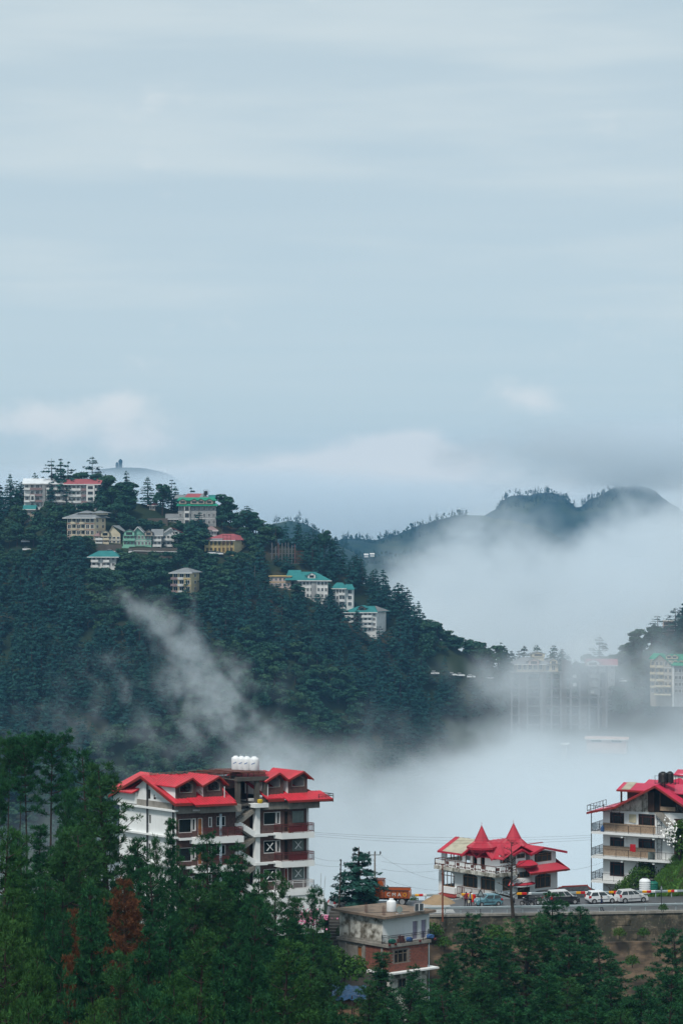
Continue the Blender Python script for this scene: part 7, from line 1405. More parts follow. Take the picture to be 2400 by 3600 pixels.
# houses drowned in the mist below the right ridge
for px0, px1, e, b_, D_, lb, rk, ww in ((1792, 1812, 2668, 2692, 880, 'pale house with small turret almost lost in the valley mist', 'hip', 'white_wall'), (2078, 2170, 2716, 2740, 900, 'ghostly white house with long roof in the mist behind the right house', 'flat', 'white_wall'), (2068, 2084, 2752, 2772, 890, 'small white hut lost in the mist below the long ghostly house', 'flat', 'white_wall'), (1975, 1990, 2620, 2632, 900, 'faint white shed high in the valley mist', 'flat', 'white_wall'), (2060, 2200, 2598, 2612, 930, 'faint reddish roof deep in the valley mist', 'side', 'pink_wall')):
    hillb('misty_house', lb, 'house', px0, px1, e, b_, 1, 2, ww, (rk, 'pink_wall' if 'reddish' in lb else 'white_wall', e - 9), ua=-12, depth=6, D=min(hit((px0 + px1) / 2, b_, 800), 940), keep=False, dz=4)  # reddish roof is coloured pale pink: the mist's fading painted into it
# hillside cars, masts, bare snags, monument on the horizon
cm = MB().prism([(-1.8, -.8, .3), (1.8, -.8, .3), (1.8, -.8, .75), (1.0, -.8, .95), (-1.75, -.8, .95)], (0, 1.6, 0)).mesh('body', 'white_paint'); cg = MB().prism([(-1.6, -.72, .953), (.8, -.72, .953), (.3, -.72, 1.45), (-1.3, -.72, 1.45)], (0, 1.44, 0)).mesh('cabin', 'car_glass'); cw_ = MB(lambda x, y, z: (x, z, y)).lathe((0, 0, 0), [(.31, -.85), (.31, .85)], 10).mesh('wheels', 'tyre'); crf = MB().box(-1.25, .25, -.68, .68, 1.452, 1.49).mesh('roof', 'white_paint')
for px, py, yaw, lb in ((90, 1908, 5, 'upper white car among the trees at the left edge'), (95, 1936, 8, 'lower white car among the trees at the left edge'), (391, 1944, -10, 'white car parked above the teal hipped roof'), (463, 1946, 80, 'white car end on below the long stone wall'), (603, 1944, 90, 'white vehicle at the right end of the long stone wall'), (745, 1949, 10, 'white car before the yellow block, left of two'), (770, 1951, 12, 'white car before the yellow block, right of two'), (1528, 2371, 0, 'faint white car, leftmost of the misty row'), (1590, 2376, 4, 'second faint white car of the misty row'), (1618, 2378, 4, 'third faint white car of the misty row'), (1655, 2383, 2, 'fourth faint white car of the misty row'), (1722, 2388, 0, 'faint white car nearest the mansion'), (2188, 2398, 0, 'white car in the mist left of the green roofed hotel')):
    Dv = hit(px, py); a = P(px, py, Dv - 1.0); o = thing('hillside_car', lb, 'car', a, R(yaw), 'white cars on the far hillside')
    for nm, me in (('body', cm), ('cabin', cg), ('roof', crf)): put(nm, me, o)
    for x in (-1.15, 1.15): put('wheel', cw_, o, (x, 0, .31))
    KEEP_OUT.append((px - 14, px + 14, py - 14, py + 2, Dv))
proto('snag', (snag(5, h=9, n=22, spread=1.7, low=.15), (np.array([[0, 0, 8.9], [.05, 0, 9.0], [0, .05, 9.0]]), np.array([[0, 1, 2]]))), 'dead_needles', 'bark')
def bare_tree(name, loc, h, label, seed, rz=0, m_='bark', **kw):
    V, T = snag(seed, h=h, **kw); o = bpy.data.objects.new(name, tri_mesh(name, V, T, m_)); COL.objects.link(o); o.location = loc; o.rotation_euler = (0, 0, rz); return tag(o, label, 'tree')
for px, p0, p1, lb, sd in ((968, 1826, 1912, 'bare dead tree standing on the ridge left of the scaffold columns', 3), (1275, 1968, 2045, 'bare dead trunk on the skyline above the lowest teal roof', 4), (1310, 2008, 2062, 'thin bare snag right of the bare trunk on the skyline', 6)):
    Ds = hit(px, p1 + 8); a = P(px, p1 + 4, Ds); bare_tree('bare_tree', a, (p1 + 4 - p0) * Ds / F, lb, sd, n=20, spread=2.2, low=.3, r0=.24, m_='bark')
for px, p0, p1, lb in ((894, 1988, 2066, 'thin grey mast among the trees left of the small yellow house'), (1110, 2010, 2060, 'dark pole in front of the largest teal roof')): Ds = hit(px, p1 + 10) - 2; pole('mast', px, p0, p1 + 6, Ds, lb, 'grey_snag', .16, .1)
Ds = hit(800, 1950) - 3; a = P(785, 1951, Ds); o = thing('transformer_frame', 'rusty lattice frame of posts before the yellow block', 'pylon', a); m = MB(); hh = 71 * Ds / F
for dx in (0, 1.7, 3.1): m.tube((dx, 0, 0), (dx, 0, hh), .12, 4)
for q in (.62, .8, .97): m.tube((-.3, 0, hh * q), (3.4, 0, hh * q), .1, 4)
m.tube((-2.5, 0, 0), (0, 0, hh * .7), .08, 4); m.build('lattice', 'rust_steel', o)
o = thing('monument', 'pale hazy monument standing on the distant ridge', 'monument', P(420, 1634, 4548)); w = 4548 / F
MB().lathe((-8 * w, 0, -6), [(5 * w, 0), (5.5 * w, 12 * w), (4 * w, 18 * w), (3 * w, 20 * w)], 7).build('tower', 'far_forest_cover', o); MB().lathe((4 * w, 0, -6), [(7 * w, 0), (6 * w, 14 * w), (7.5 * w, 22 * w), (6.5 * w, 27 * w), (2 * w, 31 * w)], 7).build('tower', 'far_forest_cover', o)
for px, py, lb in ((1287, 1955, 'white house speck on the far green hill, left of two'), (1308, 1953, 'smaller white house speck on the far green hill')):
    a = P(px, py, 2330); tag(MB().box(-2, 2, 0, 4, -1.2, 1.3).prism([(-2.3, -.6, 1.31), (2.3, -.6, 1.31), (2.3, 2, 2.3), (-2.3, 2, 2.3)], (0, 0, -.2)).build('far_house', 'white_wall', None, a), lb, 'house')

# ------------------------------------------------------------------ roadside trees, shrubs, grass, wires
proto('deodar', cedar(77, h=8, r=3.3, base=.14, layers=13, nb=7, q=84, droop=.20, size=.36, flat=.05, gapz=.06), 'cedar_needles')
a = P(1256, 3196, 288.5); plant('deodar', 'cedar_tree', 'tree', (a.x, a.y, ROADZ - .2), P(1256, 2976, 288.5).z - ROADZ + .2, 3.35, 'solitary cedar with drooping tiers beside the white hatchback', rz=.6, lean=(0, R(1.5)))
a = P(1803, 3235, 284.2); bare_tree('bare_tree', a, (3235 - 2952) * 284.2 / F, 'tall leafless black tree before the twin spired house', 21, rz=1.2, n=34, spread=3.0, forks=5, r0=.24, low=.22)
a = P(2140, 3182, 297.5); bare_tree('bare_tree', a, 2.6, 'small crooked leafless tree between the white cars', 23, rz=.4, n=10, spread=2.0, forks=3, r0=.17, low=.3)
def shrub(seed, n=620, size=.115):
    rg_ = np.random.default_rng(seed); d = unit(rg_.normal(size=(n, 3)) + np.array([0, 0, .45])); p = d * rg_.uniform(.55, 1.05, (n, 1)) * np.array([1, 1, .9]); p[:, 2] = np.abs(p[:, 2]) + .15
    return sticks([((0, 0, -.3), (0, 0, .7), .06, .03)] + [((0, 0, .1), tuple(q * .8), .03, .01) for q in p[:9]], 3), quads(rg_, p, d, size * rg_.uniform(.6, 1.4, n), size * 1.4 * rg_.uniform(.6, 1.4, n), .8)
for i in range(3): proto('shrub_%d' % i, shrub(80 + i), 'bush_leaves')
SHR = [(2175, 3292, 284.9, 1.0, 'round bush growing out of the upper stone wall'), (2221, 3392, 282.5, 1.1, 'bush growing out of the brown lower wall face'), (1560, 3330, 282.6, 1.2, 'shrub on the wall foot beside the brick house'), (1738, 3312, 282.4, 1.9, 'bright green shrub on the ledge of the retaining wall'), (1780, 3318, 282.2, 1.3, 'shrub right of the bright green one on the wall ledge'), (1522, 3292, 283.6, 1.5, 'bright shrub beside the white right wall of the brick house'), (1215, 3290, 279, 1.4, 'shrub at the side of the dark steps'), (1210, 3450, 262, 2.6, 'rounded yellow green bush above the blue tarpaulin'), (1250, 3430, 264, 2.0, 'bush leaning on the grey lower wall of the brick house'), (1170, 3400, 262, 2.2, 'leafy bush left of the bush above the tarpaulin'), (1120, 3330, 270, 2.0, 'leafy bush at the foot of the steps'), (2330, 3200, 284.8, .7, 'small shrub on the coping of the wall'), (2260, 3290, 284.9, .9, 'weedy tuft on the stone wall right of the round bush'),
       (2215, 3124, 303, 1.6, 'shrub at the foot of the grassy bank'), (2240, 3108, 304, 1.9, 'dark shrub before the lower right window of the balcony house'), (2268, 3084, 306.5, 2.0, 'bushy shrub on the crest of the grassy bank'), (2300, 3058, 307.5, 1.7, 'shrub on the crest of the grassy bank below the iron gate'), (2345, 3030, 308.5, 1.8, 'dark shrub high on the grassy bank'), (2385, 3012, 309, 2.0, 'topmost dark shrub at the right edge of the bank'), (2190, 3140, 302, 1.5, 'low shrub behind the silver hatchback'), (1305, 3190, 290, 1.0, 'low shrub at the foot of the solitary cedar'), (1452, 3178, 297.5, .9, 'weeds growing through the far rail by the lorry')]
for px, py, D, s, lb in SHR: a = P(px, py, D); a.z = max(a.z, g1(a.x, a.y) - .2) if D > 296 else a.z; plant('shrub_%d' % int(rng.integers(3)), 'shrub', 'bush', a, s * 1.15, s * .85, lb, 'shrubs by the road and walls')
proto('bank_tree', oak(90, h=6, r=2.6, lobes=12, n=1300, size=.34, base=.12), 'oak_leaves'); a = P(2388, 3036, 302.5); plant('bank_tree', 'broadleaf_tree', 'tree', a, 5.8, 2.6, 'dark leafy tree with white blossom before the balcony house', leaf='bush_leaves')
a2 = P(2352, 2925, 301); V, T = quads(np.random.default_rng(5), np.random.default_rng(6).normal(0, 1, (110, 3)) * np.array([.55, .4, .75]), np.tile([0, -1, .3], (110, 1)), np.full(110, .26), np.full(110, .26), .6); o = bpy.data.objects.new('white_blossom', tri_mesh('white_blossom', V, T, 'white_petals')); COL.objects.link(o); o.location = a2; tag(o, 'cluster of white blossom hanging over the upper balcony corner', 'flowers')
a3 = P(1078, 3228, 246); V, T = quads(np.random.default_rng(7), np.random.default_rng(8).normal(0, 1, (260, 3)) * np.array([1.0, .5, .42]), np.tile([0, -1, .4], (260, 1)), np.full(260, .22), np.full(260, .22), .7); o = bpy.data.objects.new('pink_flower_bush', tri_mesh('pink_flower_bush', V, T, 'pink_petals')); COL.objects.link(o); o.location = a3; tag(o, 'pink flowering bush seen through the small thin pine', 'flowers')
# grass of the bank
rg = np.random.default_rng(12); n = 9000; gx = rg.uniform(34.5, 50, n); gy = rg.uniform(297, 309, n); keep = (gy - road_near(gx)) > 10.6; gx, gy = gx[keep], gy[keep]; gz = G(gx, gy); n = len(gx)
V, T = tufts(rg, np.stack([gx, gy, gz], -1), np.tile([0, 0, 1.], (n, 1)), rg.uniform(.3, .75, n), 5, up=.5, spread=.6, wid=.1); o = bpy.data.objects.new('grass', tri_mesh('grass', V, T, 'grass_blades')); COL.objects.link(o); tag(o, kind='stuff')
xs = axis((33.0, 53.0, .6)); ys = axis((295.0, 310.0, .6)); grid_mesh('grass_bank', xs, ys, lambda x, y: np.where(y - road_near(x) > 10.5, G(x, y) + .05, ROADZ - 1.5), 'grass_bank')
# wires
def wire(p, q, label, sag=.6, n=14):
    m = MB(); pts = [p.lerp(q, k / n) - Vector((0, 0, sag * 4 * (k / n) * (1 - k / n))) for k in range(n + 1)]; O = pts[0]
    for a, b in zip(pts[:-1], pts[1:]): m.tube(tuple(a - O), tuple(b - O), .011, 3)
    tag(m.build('power_line', 'black_iron', None, O), label, 'wire', 'power lines')
for (a0, b0, a1, b1, s, lb) in ((1085, 2925, 2080, 2936, .5, 'highest of the power lines above the twin spires'), (1085, 2930, 2080, 2944, .6, 'second highest power line above the twin spires'), (1085, 2937, 2080, 2952, .7, 'third power line above the twin spires'), (1100, 3012, 1195, 3026, .2, 'wire from the apartment block to the leaning dark pole'), (1195, 3046, 1080, 3030, .2, 'second wire ending on the leaning dark pole'), (1340, 3008, 1560, 3096, .6, 'wire falling from the crossarm to the left of the twin spired house'), (1340, 3028, 1545, 3034, .3, 'level wire right of the cedar'), (1340, 3055, 1545, 3060, .3, 'lower level wire right of the cedar'), (1345, 3085, 1550, 3130, .4, 'slanting wire above the orange lorry'), (1960, 3060, 2120, 3030, .3, 'wire from the twin spired house to the balcony house'), (1200, 3060, 1320, 3002, .3, 'wire between the two poles beside the cedar')):
    wire(P(a0, b0, 288), P(a1, b1, 292), lb, s)
# ------------------------------------------------------------------ trees on the far hill and the ridge to its right
def region(px, py):
    if px > 1980: return 'on the misty ridge by the green roofed hotel' if py < 2330 else 'in the mist below the right ridge'
    if py < 1830 and px < 480: return 'around the long hotel on the hilltop'
    if px < 330: return 'on the dark slope at the left edge below the long hotel'
    if px < 620: return 'below the mint green house and the teal roofed house' if py < 2150 else 'in the hollow crossed by the rising mist plume'
    if px < 900: return 'between the yellow tower block and the scaffold frame' if py < 2130 else 'on the steep slope below the yellow tower block'
    if px < 1420: return 'on the ridge around the teal roofed blocks' if py < 2230 else 'on the steep slope below the teal roofed blocks'
    return 'on the falling ridge left of the grey roofed mansion'
SKY = [  # trees that stand out on the skyline: apex pixel, height m, prototype, half width m, label
 (182, 1618, 17, 'flat_cedar_0', 5.2, 'tall layered cedar rising behind the white roofed hotel wing'), (215, 1612, 18, 'cedar_1', 5.0, 'tall dark cedar leaning over the join of the two hotel roofs'),
 (240, 1622, 17, 'flat_cedar_1', 4.6, 'dark cedar beside the tallest pair above the red hotel roof'), (325, 1606, 18, 'flat_cedar_2', 5.0, 'open crowned cedar on the skyline right of the hotel pair'),
 (58, 1690, 11, 'flat_cedar_1', 4.6, 'flat topped cedar at the left end of the long hotel'), (445, 1655, 12, 'cedar_2', 2.6, 'narrow pointed cedar on the skyline right of the hotel'),
 (520, 1678, 13, 'cedar_0', 4.2, 'dark cedar on the skyline above the bare earth patch'), (572, 1700, 14, 'oak_1', 5.0, 'round dark tree on the skyline left of the green roofed building'),
 (788, 1735, 12, 'oak_2', 4.6, 'round tree on the skyline right of the green roofed building'), (868, 1778, 12, 'flat_cedar_2', 4.4, 'wind swept cedar with a long side branch on the skyline'),
 (378, 1668, 13, 'oak_0', 5.0, 'dense dark tree right of the red hotel roof'), (350, 1690, 12, 'cedar_3', 4.4, 'cedar hiding the right end of the red hotel roof'),
 (1052, 1838, 12, 'cedar_4', 2.6, 'slim tree right of the bare snag on the ridge'), (1100, 1852, 9, 'flat_cedar_0', 3.4, 'flat topped tree above the scaffold frame'),
 (1140, 1862, 14, 'oak_3', 4.6, 'bushy tree on the ridge right of the scaffold frame'), (1400, 2048, 13, 'cedar_2', 4.4, 'ragged conifer on the skyline right of the lowest teal roof'),
 (1750, 2268, 12, 'oak_4', 4.6, 'round tree just left of the grey roofed mansion'), (1690, 2258, 11, 'oak_1', 4.0, 'tall tree second to the left of the mansion'),
 (2105, 2240, 11, 'flat_cedar_1', 4.6, 'lone layered cedar standing in the mist beside the red roof'), (2310, 2165, 12, 'flat_cedar_0', 4.6, 'cedar with leaning top on the right ridge'),
 (2372, 2138, 13, 'flat_cedar_2', 5.0, 'wide cedar above the brown pavilion at the right edge'), (2240, 2210, 9, 'oak_2', 4.4, 'pale misty tree on the right ridge'),
 (180, 1700, 10, 'cedar_1', 3.0, 'cedar growing straight up before the long hotel facade'), (243, 1705, 11, 'flat_cedar_0', 3.0, 'tall trunked cedar before the red roofed hotel wing'),
 (700, 1800, 13, 'cedar_3', 5.0, 'large spreading cedar left of the yellow school block'), (668, 1835, 13, 'cedar_0', 4.8, 'wide dark cedar right of the red roofed white house'),
 (655, 2035, 10, 'cedar_2', 1.9, 'slender conifer before the yellow tower block'), (1045, 2050, 9, 'oak_2', 3.4, 'leafy tree before the largest teal roofed block'), (1255, 2140, 9, 'cedar_1', 2.6, 'conifer before the lowest teal roofed block'),
 (1310, 2145, 8, 'cedar_4', 2.2, 'small conifer before the white end wall of the lowest teal roofed block')]
def plant_hill(px, py_top, h, key, rad, label, group):
    D = hit(px, min(py_top + 8.2 * h, 2560), 700); x = (px - PX0) * D / F
    b = P(px, py_top, D).z - h
    return plant(key, 'cedar_tree' if 'cedar' in key else 'broadleaf_tree', 'tree', (x, D, b), h, rad, label, group)
for s in SKY: plant_hill(*s, None)
n_c = n_o = 0; rest = []
cand = []
rg = np.random.default_rng(99)
xx = rg.uniform(-200, 215, 7600); yy = rg.uniform(835, 1068, 7600)
zz_ = G(xx, yy)
order = np.argsort(-yy)
taken = {}
for i in order:
    x, y, z = xx[i], yy[i], zz_[i]
    c = (int(x // 4.6), int(y // 5.4))
    if any((c[0] + a, c[1] + b) in taken for a in (0,) for b in (0,)): continue
    taken[c] = 1
    px = PX0 + x * F / y; py = PY0 - z * F / y
    if px < -60 or px > 2460: continue
    if 470 < px < 562 and 1772 < py < 1838: continue
    if any(a - 4 < px < b + 4 and DD - 1.5 < y < DD + 10 for a, b, c0, d, DD in KEEP_OUT): continue
    if px > 1560 and py > 2535: continue
    patch = math.sin(x / 31.0 + 1.7) * math.cos(y / 27.0) + .6 * math.sin(x / 13.0 - y / 19.0)
    isc = patch > (-.25 if px < 330 or px > 980 else .35)
    h = rg.uniform(9.0, 15.0) if isc else rg.uniform(6.5, 10.5)
    rad = h * rg.uniform(.24, .34) if isc else h * rg.uniform(.38, .52)
    top = PY0 - (z + h) * F / y
    if any(a - 8 < px < b + 8 and top < d - .22 * (d - c0) and py > c0 - 2 and y < DD + 4 for a, b, c0, d, DD in KEEP_OUT): 
        # shrink what would hide a house, or leave it out
        hm = [((py - d + .22 * (d - c0)) * y / F) for a, b, c0, d, DD in KEEP_OUT if a - 8 < px < b + 8 and top < d - .22 * (d - c0) and py > c0 - 2 and y < DD + 4]
        hh = min(hm)
        if hh < 3.2: continue
        h = min(h, hh + 1.0); rad = min(rad, h * .5)
    cand.append((x, y, z, h, rad, isc, px, py))
cand.sort(key=lambda c: -(c[3] * c[4]) * (1.4 if 1750 < c[7] < 2480 else .3))
PICK = {True: ['cedar_%d' % i for i in range(5)] + ['flat_cedar_1'], False: ['oak_%d' % i for i in range(5)]}
for x, y, z, h, rad, isc, px, py in cand:
    key = PICK[isc][int(rg.integers(len(PICK[isc])))]
    if (n_c if isc else n_o) < 268 and 0 < px < 2400 and py < 2560:
        if isc: n_c += 1
        else: n_o += 1
        r = region(px, py)
        plant(key, 'cedar_tree' if isc else 'broadleaf_tree', 'tree', (x, y, z - .4), h, rad,
              ('dark layered cedar ' if isc else 'rounded broadleaf tree ') + r, ('cedars ' if isc else 'broadleaf trees ') + r)
    else: rest.append((x, y, z - .4, h, rad, key))
# everything that cannot be picked out any more: one forest, instanced by geometry nodes
keys = sorted({r[5] for r in rest})
lib = []
for k in keys:
    tm, cm, h0, r0 = PROTO[k]
    lib.append((k, cm, h0, r0))
def forest(name, items, meshes):
    ng = bpy.data.node_groups.new(name, 'GeometryNodeTree'); ng.interface.new_socket('Geometry', in_out='INPUT', socket_type='NodeSocketGeometry')
    ng.interface.new_socket('Geometry', in_out='OUTPUT', socket_type='NodeSocketGeometry')
    gi, go = ng.nodes.new('NodeGroupInput'), ng.nodes.new('NodeGroupOutput'); jn = ng.nodes.new('GeometryNodeJoinGeometry')
    ka = ng.nodes.new('GeometryNodeInputNamedAttribute'); ka.data_type = 'INT'; ka.inputs[0].default_value = 'sort'
    sa = ng.nodes.new('GeometryNodeInputNamedAttribute'); sa.data_type = 'FLOAT_VECTOR'; sa.inputs[0].default_value = 'size'
    ra = ng.nodes.new('GeometryNodeInputNamedAttribute'); ra.data_type = 'FLOAT_VECTOR'; ra.inputs[0].default_value = 'turn'
    for i, ob in enumerate(meshes):
        eq = ng.nodes.new('FunctionNodeCompare'); eq.data_type = 'INT'; eq.operation = 'EQUAL'
        ng.links.new(ka.outputs[0], eq.inputs[2]); eq.inputs[3].default_value = i
        oi = ng.nodes.new('GeometryNodeObjectInfo'); oi.inputs['Object'].default_value = ob
        ip = ng.nodes.new('GeometryNodeInstanceOnPoints')
        ng.links.new(gi.outputs[0], ip.inputs['Points']); ng.links.new(eq.outputs[0], ip.inputs['Selection'])
        ng.links.new(oi.outputs['Geometry'], ip.inputs['Instance']); ng.links.new(sa.outputs[0], ip.inputs['Scale']); ng.links.new(ra.outputs[0], ip.inputs['Rotation'])
        ng.links.new(ip.outputs[0], jn.inputs[0])
    ng.links.new(jn.outputs[0], go.inputs[0])
    me = bpy.data.meshes.new(name); me.from_pydata([i[0] for i in items], [], [])
    for nm, ty, vals in (('sort', 'INT', [i[1] for i in items]), ('size', 'FLOAT_VECTOR', [i[2] for i in items]), ('turn', 'FLOAT_VECTOR', [i[3] for i in items])):
        a = me.attributes.new(nm, ty, 'POINT')
        for d, v in zip(a.data, vals): setattr(d, 'value' if ty == 'INT' else 'vector', v)
    o = bpy.data.objects.new(name, me); COL.objects.link(o); md = o.modifiers.new('trees', 'NODES'); md.node_group = ng
    return tag(o, kind='stuff')
LIBC = bpy.data.collections.new('forest_library')   # not linked to the scene: only feeds the instancer
obs = []
for k, cm, h0, r0 in lib:
    ob = bpy.data.objects.new('forest_tree', cm); LIBC.objects.link(ob); obs.append(ob)
forest('forest', [((x, y, z), keys.index(k), (rad / PROTO[k][3], rad / PROTO[k][3], h / PROTO[k][2]), (0, 0, rg.uniform(0, 6.28))) for x, y, z, h, rad, k in rest], obs)
# specks of trees along the far ridges
far = []
for D, pts, n in ((2600, [(960, 1834), (1010, 1822), (1050, 1822), (1085, 1838), (1110, 1858), (1150, 1878), (1200, 1905), (1260, 1940), (1300, 1962), (1345, 1985)], 90),
                  (2350, [(1250, 1985), (1300, 1962), (1340, 1950), (1400, 1946), (1450, 1936), (1520, 1934)], 40), (3300, [(1200, 1886), (1260, 1888), (1320, 1896), (1370, 1880), (1420, 1858), (1480, 1836), (1550, 1822), (1640, 1806)], 60),
                  (3900, [(1740, 1772), (1775, 1742), (1810, 1736), (1850, 1738), (1885, 1729), (1930, 1727), (1965, 1732), (1995, 1742), (2015, 1766), (2040, 1772), (2070, 1752), (2110, 1738), (2150, 1712), (2190, 1702), (2240, 1706)], 90)):
    q = np.array(pts, float)
    for k in range(n * 5):
        u = rg.uniform(q[0, 0], q[-1, 0]); y_ = D + rg.uniform(-70, 40); x_ = (u - PX0) * D / F; p = Vector((x_, y_, float(RIDGES[D](np.array([x_]), np.array([y_]))[0]))); s = rg.uniform(.14, .42) * (1 + (D > 3000) * .5) * (1.9 if rg.random() < .05 else 1)
        kk = int(rg.integers(len(keys))); far.append(((p.x, p.y, p.z - .8 * s), kk, (s, s, s * 1.1), (0, 0, rg.uniform(0, 6.28))))
forest('far_forest', far, obs)
HAZE = 9e-5
# ------------------------------------------------------------------ air: haze box, mist and the cap cloud
def volmat(name, dens, col, aniso=0.0, attr=None):
    m = bpy.data.materials.new(name); m.use_nodes = True; nt = m.node_tree; nt.nodes.clear()
    o = nt.nodes.new('ShaderNodeOutputMaterial'); v = nt.nodes.new('ShaderNodeVolumePrincipled')
    v.inputs['Color'].default_value = (*col, 1); v.inputs['Density'].default_value = dens
    v.inputs['Anisotropy'].default_value = aniso
    v.inputs['Density Attribute'].default_value = attr or ''
    v.inputs['Emission Strength'].default_value = 0.0
    nt.links.new(v.outputs[0], o.inputs['Volume']); M[name] = m
    return m
volmat('haze_air', HAZE, (.24, .55, .92))
volmat('mist_air', 1.0, (.86, .915, .95), 0.0, 'density')
hx, hy0, hy1, hz0, hz1 = 2990, -55, 4750, -186, 142
v = [(x, y, z) for x in (-hx, hx) for y in (hy0, hy1) for z in (hz0, hz1)]
me = bpy.data.meshes.new('haze'); me.from_pydata(v, [], [(0, 1, 3, 2), (4, 6, 7, 5), (0, 4, 5, 1), (2, 3, 7, 6), (0, 2, 6, 4), (1, 5, 7, 3)])
me.materials.append(M['haze_air']); hz = bpy.data.objects.new('haze', me); COL.objects.link(hz); tag(hz, kind='stuff')
def mist(name, lo, hi, vox, fn, air='mist_air'):
    """a real volume: a voxel grid filled by a density field in world metres"""
    ng = bpy.data.node_groups.new(name, 'GeometryNodeTree')
    ng.interface.new_socket('Geometry', in_out='OUTPUT', socket_type='NodeSocketGeometry')
    E.nt = ng
    o = ng.nodes.new('NodeGroupOutput'); vc = ng.nodes.new('GeometryNodeVolumeCube')
    sm = ng.nodes.new('GeometryNodeSetMaterial'); sm.inputs['Material'].default_value = M[air]
    p = ng.nodes.new('GeometryNodeInputPosition'); sp = ng.nodes.new('ShaderNodeSeparateXYZ')
    ng.links.new(p.outputs[0], sp.inputs[0])
    x, y, z = (E(sp.outputs[i]) for i in range(3))
    # fade to nothing at the faces of the domain
    d = fn(x, y, z)
    fx = sstep(x, lo[0], lo[0] + 12) * sstep(x, hi[0], hi[0] - 12) * sstep(y, lo[1], lo[1] + 25) * sstep(y, hi[1], hi[1] - 25)
    d = emax(d * fx - 0.00002, 0.0)
    ng.links.new(d.s, vc.inputs['Density'])
    vc.inputs['Min'].default_value = lo; vc.inputs['Max'].default_value = hi
    for i, k in enumerate(('Resolution X', 'Resolution Y', 'Resolution Z')):
        vc.inputs[k].default_value = max(4, int((hi[i] - lo[i]) / vox[i]))
    ng.links.new(vc.outputs[0], sm.inputs[0]); ng.links.new(sm.outputs[0], o.inputs[0])
    me = bpy.data.meshes.new(name); ob = bpy.data.objects.new(name, me); COL.objects.link(ob)
    md = ob.modifiers.new('mist', 'NODES'); md.node_group = ng
    return tag(ob, kind='stuff')
def seg(x, z, a, b, r0, r1):
    """gaussian tube round a segment given in (x, z), radius going from r0 to r1"""
    ax, az = a; bx, bz = b; L2 = (bx - ax) ** 2 + (bz - az) ** 2
    t = eclamp(((x - ax) * (bx - ax) + (z - az) * (bz - az)) * (1.0 / L2))
    dx, dz = x - (t * (bx - ax) + ax), z - (t * (bz - az) + az)
    r = t * (r1 - r0) + r0
    return eexp(-((dx * dx + dz * dz) / (r * r)))
def valley(x, y, z):
    n1 = enoise(x, y * .6, z * 1.3, 5, .55, 1 / 55., .6); n2 = enoise(x + 90, y * .5, z * 1.2, 5, .62, 1 / 18., .5)
    nn = (n1 - .5) * 1.1 + (n2 - .5) * .75
    top = -77.0 + gauss(x, 15.0, 40) * 5 + sstep(x, 25, 60) * 13 + sstep(x, 60, 85) * sstep(y, 880, 950) * 9 - sstep(x, -20, -60) * 15 - sstep(y, 700, 480) * 12 + nn * 58
    lay = sstep(top - z, 0.0, 24.0)
    thick = sstep(x, -75, -15) * .0095 + .0036 + sstep(x, 20, 60) * sstep(z, -84, -100) * .016
    return lay * thick * eclamp(.35 + nn * 1.8 + sstep(top - z, 12, 42) * .7)
mist('valley_mist', (-150, 330, -172), (160, 992, -50), (3.0, 6.0, 2.4), valley)
def plume(x, y, z):
    yy = 905.0 + (z + 85.0) * 1.5 - 32.0
    w1 = (enoise(x, z, 3.3, 4, .6, 1 / 26.) - .5) * 26; w2 = (enoise(x, z, 9.1, 4, .6, 1 / 26.) - .5) * 26
    n1 = enoise(x * 1.3 + z * .9, y * .7, z * .9 - x * .5, 6, .66, 1 / 13., .9); n2 = enoise(x, y * .6, z, 4, .55, 1 / 34., .5)
    X_, Z_ = x + w1, z + w2
    s = seg(X_, Z_, (-26, -88), (-44, -72), 17, 11) + seg(X_, Z_, (-44, -72), (-60, -56), 10, 8.5) * .85 + seg(X_, Z_, (-60, -56), (-80, -40), 9, 7) * .62 + seg(X_, Z_, (-72, -50), (-92, -34), 6, 6) * .42 + seg(X_, Z_, (-58, -44), (-62, -28), 3, 3) * .35 \
      + seg(X_, Z_, (-86, -64), (-104, -56), 9, 9) * .30 + seg(X_, Z_, (-62, -92), (-105, -86), 14, 18) * .42 + seg(X_, Z_, (28, -86), (70, -78), 9, 12) * .45 + seg(X_, Z_, (-60, -78), (-84, -66), 10, 9) * .30 \
      + seg(X_, Z_, (-150, -78), (-105, -88), 15, 15) * .32
    return gauss(y, yy, 15.0) * sstep(s * (.10 + (n1 - .45) * 4.4 + (n2 - .5) * 1.7), .04, 1.0) * .040
mist('mist_plume', (-170, 790, -112), (120, 992, -20), (1.5, 4.0, 1.5), plume)
def ridge_wisp(x, y, z):
    n1 = enoise(x * 1.2, y * .6, z * 1.1, 5, .6, 1 / 22., .6)
    s = seg(x, z, (62, -72), (140, -60), 12, 15) + seg(x, z, (98, -58), (128, -40), 8, 6) * .8 + seg(x, z, (40, -66), (70, -66), 7, 8) * .35
    return gauss(y, 985.0, 26.0) * sstep(s * (.3 + (n1 - .45) * 2.6), .05, .9) * .032
mist('ridge_mist', (20, 900, -100), (175, 1050, -20), (2.0, 5.0, 2.0), ridge_wisp)
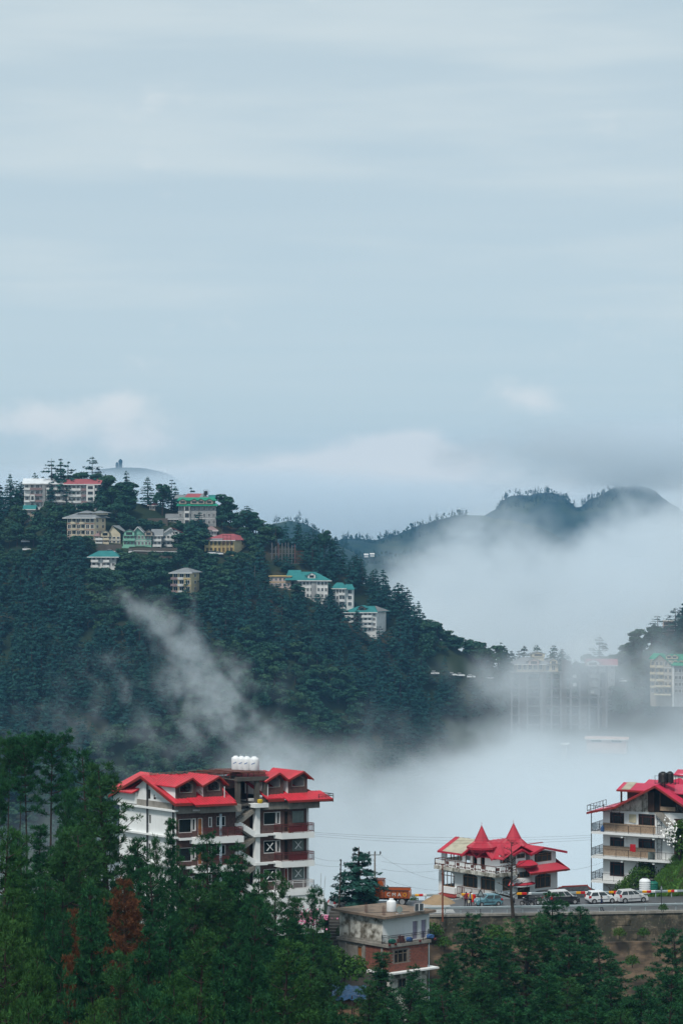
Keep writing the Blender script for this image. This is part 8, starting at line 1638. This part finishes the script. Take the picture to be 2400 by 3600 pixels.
def back_bank(x, y, z):
    w_ = (enoise(x, y * .3, z, 4, .6, 1 / 60.) - .5) * 60
    n1 = enoise(x, y * .6, z * 1.4, 6, .62, 1 / 70., .8); n2 = enoise(x + 300 + w_, y * .4, z, 4, .5, 1 / 150., .4); n3 = enoise(x, y * .7, z * 1.2, 5, .65, 1 / 24., .6)
    nn = (n1 - .5) * 1.4 + (n2 - .5) * .9 + (n3 - .5) * .9
    top = -54.0 + sstep(x, 10, 75) * 38 + gauss(x + w_ * .3, 108, 26) * 34 + sstep(x, 170, 250) * 44 - gauss(x, 172, 22) * 14 + nn * 92
    return sstep(top - z, 0, 34) * .0078 * eclamp(.15 + nn * 2.4 + sstep(top - z, 18, 70) * .7)
mist('mountain_mist', (-260, 1330, -172), (420, 2150, 34), (4.5, 12, 3.6), back_bank)
volmat('blue_air', 1.0, (.66, .86, 1.0), 0.0, 'density')
def blue(x, y, z): return sstep(z, 60, 0) * sstep(y, 2100, 2600) * 4.6e-4 * (.7 + enoise(x, y, z, 3, .5, 1 / 200.) * .6)
mist('far_mist', (-700, 2160, -172), (1000, 3900, 110), (40, 40, 10), blue, 'blue_air')
def cap(x, y, z):
    n1 = enoise(x, y * .5, z * 2.2, 6, .6, 1 / 120., .6); n2 = enoise(x + 70, y * .5, z * 2.5, 5, .6, 1 / 45., .4)
    nn = (n1 - .5) * 1.1 + (n2 - .5) * .5
    core = eexp(-(((x - 490) / 285) * ((x - 490) / 285) + ((z - 90) / 37) * ((z - 90) / 37))) + gauss(x, 560, 190) * gauss(z, 48, 20) * 1.0
    return sstep(core + nn * 1.25, .12, 1.2) * .0105
mist('cap_cloud', (120, 3050, 16), (900, 3650, 139), (8, 25, 3.5), cap)  # the grey cap cloud over the right-hand peaks, built as a volume
def sea(x, y, z):
    n1 = enoise(x, y * .5, z * 2, 5, .55, 1 / 160., .3); n2 = enoise(x, y * .5, z * 4, 4, .55, 1 / 60., .3)
    top = 84.0 - sstep(x, -200, 420) * 34 + (n1 - .5) * 46 + (n2 - .5) * 22
    return sstep(top - z, -8, 46) * .009
mist('horizon_mist', (-700, 4050, -172), (760, 4420, 100), (12, 26, 4), sea)
